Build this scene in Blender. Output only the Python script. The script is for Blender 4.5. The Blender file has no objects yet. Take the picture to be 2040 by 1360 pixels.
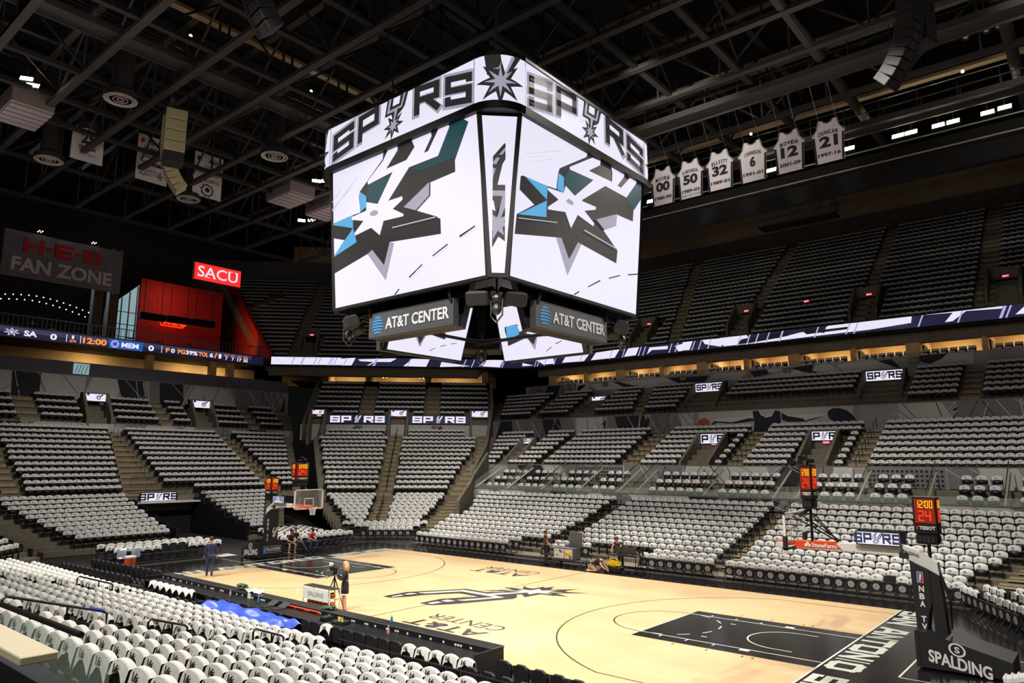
import bpy, math, random
import numpy as np
from mathutils import Matrix, Vector
random.seed(7)
SC = bpy.context.scene
COL = SC.collection
PI = math.pi
# ------------------------------------------------------------------ camera
CAM_P = Vector((21.209, -23.519, 5.516)); YAW, PIT, ROLL, FPX = 0.69917, 0.16628, 0.00275, 1420.8
def cam_axes():
    cy, sy = math.cos(YAW), math.sin(YAW)
    f0 = Vector((-sy, cy, 0)); r0 = Vector((cy, sy, 0)); u0 = Vector((0, 0, 1))
    f = f0*math.cos(PIT) + u0*math.sin(PIT); u = u0*math.cos(PIT) - f0*math.sin(PIT)
    return r0*math.cos(ROLL) + u*math.sin(ROLL), u*math.cos(ROLL) - r0*math.sin(ROLL), f
CR_, CU_, CF_ = cam_axes()
cam = bpy.data.cameras.new('camera'); cam.sensor_fit = 'HORIZONTAL'; cam.sensor_width = 36; cam.lens = 36*FPX/2040
cam.clip_start = .05; cam.clip_end = 400
co = bpy.data.objects.new('camera', cam); COL.objects.link(co); SC.camera = co
co.matrix_world = Matrix(((CR_.x, CU_.x, -CF_.x, CAM_P.x), (CR_.y, CU_.y, -CF_.y, CAM_P.y), (CR_.z, CU_.z, -CF_.z, CAM_P.z), (0, 0, 0, 1)))
def seen(x, y, z):
    d = Vector((x, y, z)) - CAM_P; w = d.dot(CF_)
    if w < .3: return None
    u, v = 1020 + FPX*d.dot(CR_)/w, 680 - FPX*d.dot(CU_)/w
    return (u, v, w) if -25 < u < 2065 and -25 < v < 1385 else None
# ------------------------------------------------------------------ materials
def lin(c):
    return tuple(((x/255)/12.92 if x/255 <= .04045 else ((x/255+.055)/1.055)**2.4) for x in c)
def mat(name, rgb, rough=.6, metal=0, emit=0, var=0, scale=8, bump=0, spec=.5):
    m = bpy.data.materials.new(name); m.use_nodes = True; nt = m.node_tree; b = nt.nodes['Principled BSDF']
    c = lin(rgb); b.inputs['Base Color'].default_value = (*c, 1); b.inputs['Roughness'].default_value = rough
    b.inputs['Metallic'].default_value = metal; b.inputs['Specular IOR Level'].default_value = spec
    if emit:
        b.inputs['Base Color'].default_value = (c[0]*.1, c[1]*.1, c[2]*.1, 1); b.inputs['Emission Color'].default_value = (*c, 1); b.inputs['Emission Strength'].default_value = emit
    if var or bump:
        tc = nt.nodes.new('ShaderNodeTexCoord'); n = nt.nodes.new('ShaderNodeTexNoise'); n.inputs['Scale'].default_value = scale; n.inputs['Detail'].default_value = 4
        nt.links.new(tc.outputs['Object'], n.inputs['Vector'])
        if var:
            r = nt.nodes.new('ShaderNodeValToRGB'); r.color_ramp.elements[0].position = .3; r.color_ramp.elements[1].position = .7
            r.color_ramp.elements[0].color = (*[x*(1-var) for x in c], 1); r.color_ramp.elements[1].color = (*[min(1, x*(1+var)) for x in c], 1)
            nt.links.new(n.outputs['Fac'], r.inputs['Fac']); nt.links.new(r.outputs['Color'], b.inputs['Emission Color' if emit else 'Base Color'])
        if bump:
            bp = nt.nodes.new('ShaderNodeBump'); bp.inputs['Strength'].default_value = bump; nt.links.new(n.outputs['Fac'], bp.inputs['Height']); nt.links.new(bp.outputs['Normal'], b.inputs['Normal'])
    return m
def wood(name, a, b_, sx, sy, rough):
    m = mat(name, a, rough); nt = m.node_tree; b = nt.nodes['Principled BSDF']
    tc = nt.nodes.new('ShaderNodeTexCoord')
    def brick(w, h, c1, c2, mort, msz=.001):
        k = nt.nodes.new('ShaderNodeTexBrick'); k.inputs['Scale'].default_value = 1; k.inputs['Brick Width'].default_value = w; k.inputs['Row Height'].default_value = h
        k.inputs['Color1'].default_value = (*lin(c1), 1); k.inputs['Color2'].default_value = (*lin(c2), 1); k.inputs['Mortar'].default_value = (*lin(mort), 1); k.inputs['Mortar Size'].default_value = msz
        nt.links.new(tc.outputs['Object'], k.inputs['Vector']); return k
    k1 = brick(sx, sy, a, b_, [int(x*.86) for x in a], .0012); k2 = brick(2.44, 1.22, (255, 255, 255), (244, 240, 232), (236, 230, 220), .002)
    mx = nt.nodes.new('ShaderNodeMix'); mx.data_type = 'RGBA'; mx.blend_type = 'MULTIPLY'; mx.inputs['Factor'].default_value = 1
    nt.links.new(k1.outputs['Color'], mx.inputs[6]); nt.links.new(k2.outputs['Color'], mx.inputs[7]); nt.links.new(mx.outputs[2], b.inputs['Base Color'])
    b.inputs['Specular IOR Level'].default_value = .42
    return m
def glass(name, rgb, alpha):
    m = mat(name, rgb, .05); b = m.node_tree.nodes['Principled BSDF']; b.inputs['Alpha'].default_value = alpha; return m
M = {}
def mm(k, *a, **kw): M[k] = mat(k, *a, **kw); return M[k]
M['court_wood'] = wood('court_wood', (232, 200, 156), (225, 190, 143), 1.5, .057, .34)
M['black_paint'] = wood('black_paint', (26, 25, 27), (34, 33, 34), 1.5, .057, .16)
mm('white_paint', (222, 222, 214), .35); mm('line_dark', (38, 26, 18), .35); mm('letter_paint', (208, 210, 198), .35); mm('blue_paint', (58, 82, 160), .35)
mm('concrete', (118, 110, 96), .85, var=.18, scale=3); mm('concrete_dark', (70, 66, 62), .9, var=.2, scale=2); mm('slab', (44, 42, 42), .8, var=.2, scale=1.5)
mm('stair', (150, 134, 104), .85, var=.15, scale=4); mm('black', (14, 14, 15), .5); mm('black_matte', (10, 10, 11), .9); mm('seat_black', (23, 22, 25), .75, var=.2, scale=20); mm('seat_plastic', (24, 24, 27), .5)
mm('frame_grey', (64, 64, 66), .45, .6); mm('dark_metal', (34, 34, 36), .45, .6); mm('chrome', (180, 182, 184), .2, 1); mm('steel', (96, 96, 98), .4, .8)
mm('shirt', (214, 212, 208), .85, var=.05, scale=30, bump=.15); mm('print', (34, 33, 36), .8); mm('print_grey', (150, 150, 152), .85)
mm('padding', (32, 31, 33), .55); mm('white', (230, 230, 228), .45); mm('lettering', (235, 235, 232), .5); mm('orange', (228, 76, 28), .5); mm('ball', (176, 84, 34), .6, var=.15, scale=60, bump=.1)
mm('tan_wall', (200, 168, 118), .8, var=.06, scale=2); mm('suite_dark', (30, 25, 22), .9); mm('grey_wall', (96, 96, 106), .8, var=.08, scale=1); mm('mural_base', (150, 148, 150), .8, var=.25, scale=.5)
mm('mural_light', (190, 188, 186), .8); mm('mural_mid', (120, 118, 120), .8); mm('mural_dark', (36, 36, 44), .8); mm('navy', (30, 34, 52), .8); mm('plaque_yellow', (214, 190, 70), .6)
mm('tan_fascia', (168, 148, 122), .85, var=.12, scale=.4); mm('roof', (22, 20, 20), .95, var=.4, scale=.3); mm('truss', (58, 54, 52), .7); mm('truss_dark', (34, 32, 32), .8)
mm('banner', (206, 202, 204), .85, var=.04, scale=1); mm('banner_grey', (130, 128, 132), .85); mm('banner_black', (34, 32, 38), .85)
mm('speaker_beige', (186, 180, 142), .6); mm('speaker_dark', (44, 42, 44), .7); mm('grille', (26, 25, 27), .8)
mm('led_white', (238, 234, 253), .5, emit=.95); mm('led_black', (22, 21, 27), .4, emit=.55); mm('led_grey', (168, 164, 182), .5, emit=.9); mm('led_dark', (46, 44, 44), .4, emit=.9); mm('led_teal', (22, 66, 74), .4, emit=1); mm('led_blue', (86, 168, 216), .4, emit=1); mm('led_line', (205, 203, 215), .4, emit=.9)
mm('led_navy', (28, 26, 58), .4, emit=.9); mm('led_slate', (58, 60, 88), .4, emit=.9); mm('led_memblue', (38, 88, 170), .4, emit=1); mm('led_orange', (250, 140, 60), .4, emit=1.2); mm('led_lav', (176, 170, 228), .4, emit=1)
mm('led_red', (255, 60, 20), .4, emit=1.6); mm('led_yellow', (255, 200, 30), .4, emit=1.6); mm('led_redglow', (150, 34, 12), .4, emit=.8); mm('exit_red', (225, 40, 62), .4, emit=1); mm('sign_red', (255, 52, 48), .4, emit=1)
mm('lamp', (255, 244, 216), .4, emit=30); mm('lamp_soft', (255, 226, 170), .4, emit=6); mm('bulb_warm', (255, 206, 140), .4, emit=9); mm('star_light', (255, 236, 200), .4, emit=5)
mm('sign_grey', (70, 72, 76), .6, var=.08, scale=2); mm('att_blue', (66, 140, 206), .5); mm('att_white', (214, 216, 220), .5); mm('tan_metal', (150, 128, 98), .5)
mm('tarp', (56, 86, 196), .35, var=.25, scale=9, bump=.6, spec=.6); mm('cooler_orange', (236, 96, 40), .5); mm('skin', (214, 160, 130), .6); mm('skin_tan', (186, 132, 100), .6); mm('suit_navy', (44, 52, 92), .8); mm('dress_navy', (30, 34, 52), .85)
mm('hair_blond', (214, 176, 112), .7); mm('hair_brown', (84, 60, 40), .8); mm('hair_dark', (40, 32, 28), .8); mm('tshirt_black', (34, 32, 34), .85); mm('tshirt_grey', (62, 64, 70), .85); mm('tshirt_red', (222, 92, 92), .85); mm('tshirt_blue', (40, 54, 78), .85); mm('tshirt_brown', (74, 58, 40), .85); mm('jeans', (62, 76, 104), .85); mm('khaki', (176, 166, 142), .85); mm('shorts_dark', (44, 40, 40), .85)
mm('counter', (206, 196, 168), .5); mm('rail_black', (26, 24, 26), .4, .4); mm('yellow', (232, 196, 40), .5); mm('bottle_blue', (40, 130, 190), .3); mm('bottle_yellow', (214, 210, 40), .3); mm('bottle_pink', (226, 160, 160), .3); mm('towel', (232, 230, 224), .9, bump=.3, scale=20); mm('leaf', (60, 92, 62), .7); mm('case_grey', (84, 82, 82), .6); mm('sticker_purple', (110, 70, 130), .6); mm('sticker_green', (120, 176, 70), .6)
mm('red_brick', (186, 40, 30), .8, var=.15, scale=1.5); mm('window_light', (168, 204, 214), .4, emit=.55); mm('mullion', (60, 66, 68), .5); mm('post_tan', (92, 72, 58), .8); mm('slat_grey', (120, 116, 122), .7); mm('heb_red', (196, 26, 34), .6); mm('heb_white', (208, 196, 190), .6); mm('pipe', (150, 146, 140), .5, .4)
mm('tape_lilac', (168, 184, 232), .4, emit=.45); mm('curtain', (26, 26, 38), .9); mm('diffuser', (196, 186, 182), .6); mm('hvac', (150, 138, 142), .7); mm('lens', (210, 196, 176), .25, .3); mm('red_paint', (196, 44, 36), .6)
M['glass'] = glass('glass', (190, 214, 204), .16); M['board_glass'] = glass('board_glass', (220, 226, 226), .1); M['bottle_clear'] = glass('bottle_clear', (200, 214, 230), .5)
# ------------------------------------------------------------------ mesh builder
class MB:
    def __init__(s): s.v = []; s.f = []; s.m = []
    def add(s, v, f, mi=0):
        o = len(s.v); s.v += [tuple(x) for x in v]; s.f += [tuple(i+o for i in q) for q in f]; s.m += [mi]*len(f)
    def box(s, x0, x1, y0, y1, z0, z1, mi=0, T=None):
        v = [(x, y, z) for z in (z0, z1) for x, y in ((x0, y0), (x1, y0), (x1, y1), (x0, y1))]
        if T is not None: v = [tuple(T @ Vector(q)) for q in v]
        s.add(v, [(3, 2, 1, 0), (4, 5, 6, 7), (0, 1, 5, 4), (1, 2, 6, 5), (2, 3, 7, 6), (3, 0, 4, 7)], mi)
    def bbox(s, x0, x1, y0, y1, z0, z1, r=.01, mi=0, T=None):   # box with chamfered vertical and top edges
        P = [(x0+r, y0), (x1-r, y0), (x1, y0+r), (x1, y1-r), (x1-r, y1), (x0+r, y1), (x0, y1-r), (x0, y0+r)]
        cx, cy = (x0+x1)/2, (y0+y1)/2
        kx, ky = 1-r/max(1e-6, (x1-x0)/2), 1-r/max(1e-6, (y1-y0)/2)
        Q = [(cx+(a-cx)*kx, cy+(b-cy)*ky) for a, b in P]
        v = [(a, b, z0) for a, b in Q]+[(a, b, z0+r) for a, b in P]+[(a, b, z1-r) for a, b in P]+[(a, b, z1) for a, b in Q]
        if T is not None: v = [tuple(T @ Vector(q)) for q in v]
        f = [tuple(range(7, -1, -1)), tuple(range(24, 32))]
        for L in range(3):
            for i in range(8): f.append((L*8+i, L*8+(i+1) % 8, L*8+8+(i+1) % 8, L*8+8+i))
        s.add(v, f, mi)
    def prism(s, poly, F, d0, d1, mi=0):    # 2-D polygon in frame F, extruded along its normal
        n = len(poly); v = [F(a, b, d0) for a, b in poly]+[F(a, b, d1) for a, b in poly]
        s.add(v, [tuple(range(n-1, -1, -1)), tuple(range(n, 2*n))]+[(i, (i+1) % n, n+(i+1) % n, n+i) for i in range(n)], mi)
    def poly(s, poly, F, d=0, mi=0):
        if len(poly) > 2: s.add([F(a, b, d) for a, b in poly], [tuple(range(len(poly)))], mi)
    def tube(s, pts, r, n=6, mi=0, closed=False):
        pts = [Vector(q) for q in pts]; k = len(pts); v = []; f = []; up = None
        for i, q in enumerate(pts):
            a = pts[(i-1) % k] if closed or i else q; b = pts[(i+1) % k] if closed or i < k-1 else q
            t = (b-a).normalized()
            if up is None: up = t.orthogonal().normalized()
            up = (up - t*up.dot(t)); up = up.normalized() if up.length > 1e-6 else t.orthogonal().normalized()
            w = t.cross(up)
            rr = r[i] if isinstance(r, (list, tuple)) else r
            v += [q+(up*math.cos(2*PI*j/n)+w*math.sin(2*PI*j/n))*rr for j in range(n)]
        for i in range(k if closed else k-1):
            for j in range(n): f.append((i*n+j, i*n+(j+1) % n, ((i+1) % k)*n+(j+1) % n, ((i+1) % k)*n+j))
        if not closed: f += [tuple(range(n-1, -1, -1)), tuple((k-1)*n+j for j in range(n))]
        s.add(v, f, mi)
    def lathe(s, prof, c, n=16, mi=0, T=None):
        v = []; f = []; k = len(prof)
        for r, z in prof:
            for j in range(n):
                q = Vector((r*math.cos(2*PI*j/n), r*math.sin(2*PI*j/n), z)); q = T @ q if T is not None else q
                v.append(q+Vector(c))
        for i in range(k-1):
            for j in range(n): f.append((i*n+j, i*n+(j+1) % n, (i+1)*n+(j+1) % n, (i+1)*n+j))
        f += [tuple(range(n-1, -1, -1)), tuple((k-1)*n+j for j in range(n))]
        s.add(v, f, mi)
    def ball(s, c, r, nu=12, nv=8, mi=0, sx=1, sy=1, sz=1):
        s.lathe([(max(.001, r*math.sin(PI*i/nv)), -r*math.cos(PI*i/nv)) for i in range(nv+1)], c, nu, mi, Matrix.Diagonal((sx, sy, sz)))
    def grid(s, fn, nu, nv, mi=0):
        v = [fn(i/nu, j/nv) for j in range(nv+1) for i in range(nu+1)]
        s.add(v, [(j*(nu+1)+i, j*(nu+1)+i+1, (j+1)*(nu+1)+i+1, (j+1)*(nu+1)+i) for j in range(nv) for i in range(nu)], mi)
    def mesh(s, name, mats, smooth=False):
        me = bpy.data.meshes.new(name); me.from_pydata(s.v, [], s.f)
        for k in ([mats] if isinstance(mats, str) else mats): me.materials.append(M[k])
        if any(s.m): me.polygons.foreach_set('material_index', s.m)
        if smooth: me.polygons.foreach_set('use_smooth', [True]*len(me.polygons))
        me.update(); return me
class Fr:   # a plane frame: origin, two in-plane axes, normal
    def __init__(s, o, ux, uy):
        s.o = Vector(o); s.ux = Vector(ux).normalized(); s.uy = Vector(uy).normalized(); s.n = s.ux.cross(s.uy).normalized()
    def __call__(s, a, b, d=0): return s.o + s.ux*a + s.uy*b + s.n*d
def props(o, label=None, cat=None, group=None, kind=None):
    if label: o['label'] = label
    if cat: o['category'] = cat
    if group: o['group'] = group
    if kind: o['kind'] = kind
    return o
def link(name, me, parent=None, world=True):
    o = bpy.data.objects.new(name, me); COL.objects.link(o)
    if parent is not None:
        o.parent = parent
        if world: o.matrix_parent_inverse = base_inv(parent)
    return o
def base_inv(p):
    Mx = p.matrix_basis.inverted()
    if p.parent is not None: Mx = Mx @ p.matrix_parent_inverse.inverted() @ base_inv(p.parent)
    return Mx
def thing(name, label, cat, loc=(0, 0, 0), group=None, rz=0):
    o = bpy.data.objects.new(name, None); o.empty_display_size = .2; o.location = loc; o.rotation_euler = (0, 0, rz); COL.objects.link(o)
    return props(o, label, cat, group)
def part(name, mb, mats, parent, label=None, world=True, smooth=False):
    o = link(name, mb.mesh(name, mats, smooth), parent, world)
    if label: o['label'] = label
    return o
def solid(name, mb, mats, label, cat, group=None, smooth=False):
    return props(link(name, mb.mesh(name, mats, smooth)), label, cat, group)
def struct(name, mb, mats, parent=None):
    o = link(name, mb.mesh(name, mats), parent)
    if parent is None: o['kind'] = 'structure'
    return o
# ------------------------------------------------------------------ lettering
_tx = {}
def text2d(s, bold=0):
    if (s, bold) in _tx: return _tx[(s, bold)]
    cu = bpy.data.curves.new('t', 'FONT'); cu.body = s; cu.offset = bold; cu.resolution_u = 3
    ob = bpy.data.objects.new('t', cu); me = bpy.data.meshes.new_from_object(ob)
    v = [(q.co.x, q.co.y) for q in me.vertices]; f = [tuple(q.vertices) for q in me.polygons]
    bpy.data.objects.remove(ob); bpy.data.curves.remove(cu); bpy.data.meshes.remove(me)
    x = [a for a, b in v]; y = [b for a, b in v]
    _tx[(s, bold)] = (v, f, (min(x), min(y), max(x), max(y))); return _tx[(s, bold)]
def put_text(mb, s, F, box, d=.004, mi=0, bold=.02, warp=None):
    v, f, (x0, y0, x1, y1) = text2d(s, bold); a0, b0, a1, b1 = box
    q = [(a0+(x-x0)/(x1-x0)*(a1-a0), b0+(y-y0)/(y1-y0)*(b1-b0)) for x, y in v]
    if warp: q = [warp(a, b) for a, b in q]
    mb.add([F(a, b, d) for a, b in q], f, mi)
def stroke(pts, w):     # squared block strokes as quads
    out = []
    for (x0, y0), (x1, y1) in zip(pts, pts[1:]):
        L = math.hypot(x1-x0, y1-y0) or 1; tx, ty = (x1-x0)/L*w/2, (y1-y0)/L*w/2
        x0, y0, x1, y1 = x0-tx*.99, y0-ty*.99, x1+tx*.99, y1+ty*.99
        out.append([(x0-ty, y0+tx), (x0+ty, y0-tx), (x1+ty, y1-tx), (x1-ty, y1+tx)])
    return out
BLOCK = {'S': [[(.88, .8), (.88, .9), (.12, .9), (.12, .5), (.88, .5), (.88, .1), (.12, .1), (.12, .2)]],
 'P': [[(.12, .1), (.12, .9), (.88, .9), (.88, .42), (.12, .42)]], 'R': [[(.12, .1), (.12, .9), (.86, .9), (.86, .5), (.12, .5)], [(.5, .46), (.88, .1)]],
 'A': [[(.1, .1), (.36, .9), (.64, .9), (.9, .1)], [(.25, .36), (.75, .36)]], 'N': [[(.12, .1), (.12, .9), (.88, .1), (.88, .9)]],
 'T': [[(.05, .9), (.95, .9)], [(.5, .9), (.5, .1)]], 'O': [[(.12, .2), (.12, .8), (.25, .9), (.75, .9), (.88, .8), (.88, .2), (.75, .1), (.25, .1), (.12, .2)]],
 'I': [[(.5, .9), (.5, .1)]], 'U': [[(.12, .9), (.12, .1), (.88, .1), (.88, .9)]]}
def block_letter(ch, x0, y0, x1, y1, w=.22):
    return [[(x0+a*(x1-x0), y0+b*(y1-y0)) for a, b in q] for st in BLOCK[ch] for q in stroke(st, w)]
def clip(poly, x0, y0, x1, y1):
    def cut(P, f, g):
        out = []
        for i, b in enumerate(P):
            a = P[i-1]
            if f(a) != f(b): out.append(g(a, b))
            if f(b): out.append(b)
        return out
    def cx(x): return lambda a, b: (x, a[1]+(b[1]-a[1])*(x-a[0])/(b[0]-a[0]))
    def cy(y): return lambda a, b: (a[0]+(b[0]-a[0])*(y-a[1])/(b[1]-a[1]), y)
    for f, g in ((lambda p: p[0] >= x0, cx(x0)), (lambda p: p[0] <= x1, cx(x1)), (lambda p: p[1] >= y0, cy(y0)), (lambda p: p[1] <= y1, cy(y1))):
        if poly: poly = cut(poly, f, g)
    return poly
# spur emblem, upright: fork above, rowel star below
SPUR = [(-.58, 3.37), (-1.37, 2.07), (-1.37, -.14), (-.2, -.14), (.08, -.7), (.3, -1.5), (.7, -1.5), (1.0, -.5), (1.65, -.06), (1.95, .29), (2.33, 2.7), (2.29, 3.38), (1.64, 3.37), (.89, 2.19), (.89, .85), (-.24, .82), (-.3, 2.1), (-.1, 2.71), (-.08, 3.37)]
def star(cx, cy, r, q, n=8, a0=PI/2, sy=1): return [(cx+(r if i % 2 == 0 else q)*math.cos(a0+PI*i/n), cy+sy*(r if i % 2 == 0 else q)*math.sin(a0+PI*i/n)) for i in range(2*n)]
SPUR_W = [[(-.38, 3.2), (-.72, 2.66), (-.5, 2.66), (-.24, 3.2)], [(-.82, 2.48), (-1.02, 2.12), (-.72, 2.05), (-.6, 2.48)], [(-1.04, 1.88), (-1.06, .14), (.28, .14), (.38, -1.2), (.6, -1.2), (.74, .24), (1.5, .28), (1.76, 1.9), (1.44, 1.98), (1.26, .5), (-.68, .46), (-.66, 1.8)], [(1.78, 3.2), (1.5, 2.7), (1.8, 2.7), (2.06, 3.2)], [(1.42, 2.5), (1.22, 2.16), (1.62, 2.12), (1.76, 2.5)]]
def spur_polys():
    return [(SPUR, 'k'), (star(.47, -1.55, 1.75, .8), 'k')] + [(q, 'w') for q in SPUR_W] + [(star(.47, -1.55, .95, .42), 'w')]
ORD1 = 'zeroth first second third fourth fifth sixth seventh eighth ninth tenth eleventh twelfth thirteenth fourteenth fifteenth sixteenth seventeenth eighteenth nineteenth'.split()
def ordw(n):
    if n < 20: return ORD1[n]
    t = {2: 'twent', 3: 'thirt', 4: 'fort', 5: 'fift', 6: 'sixt'}[n//10]
    return t+'ieth' if n % 10 == 0 else t+'y-'+ORD1[n % 10]

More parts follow.
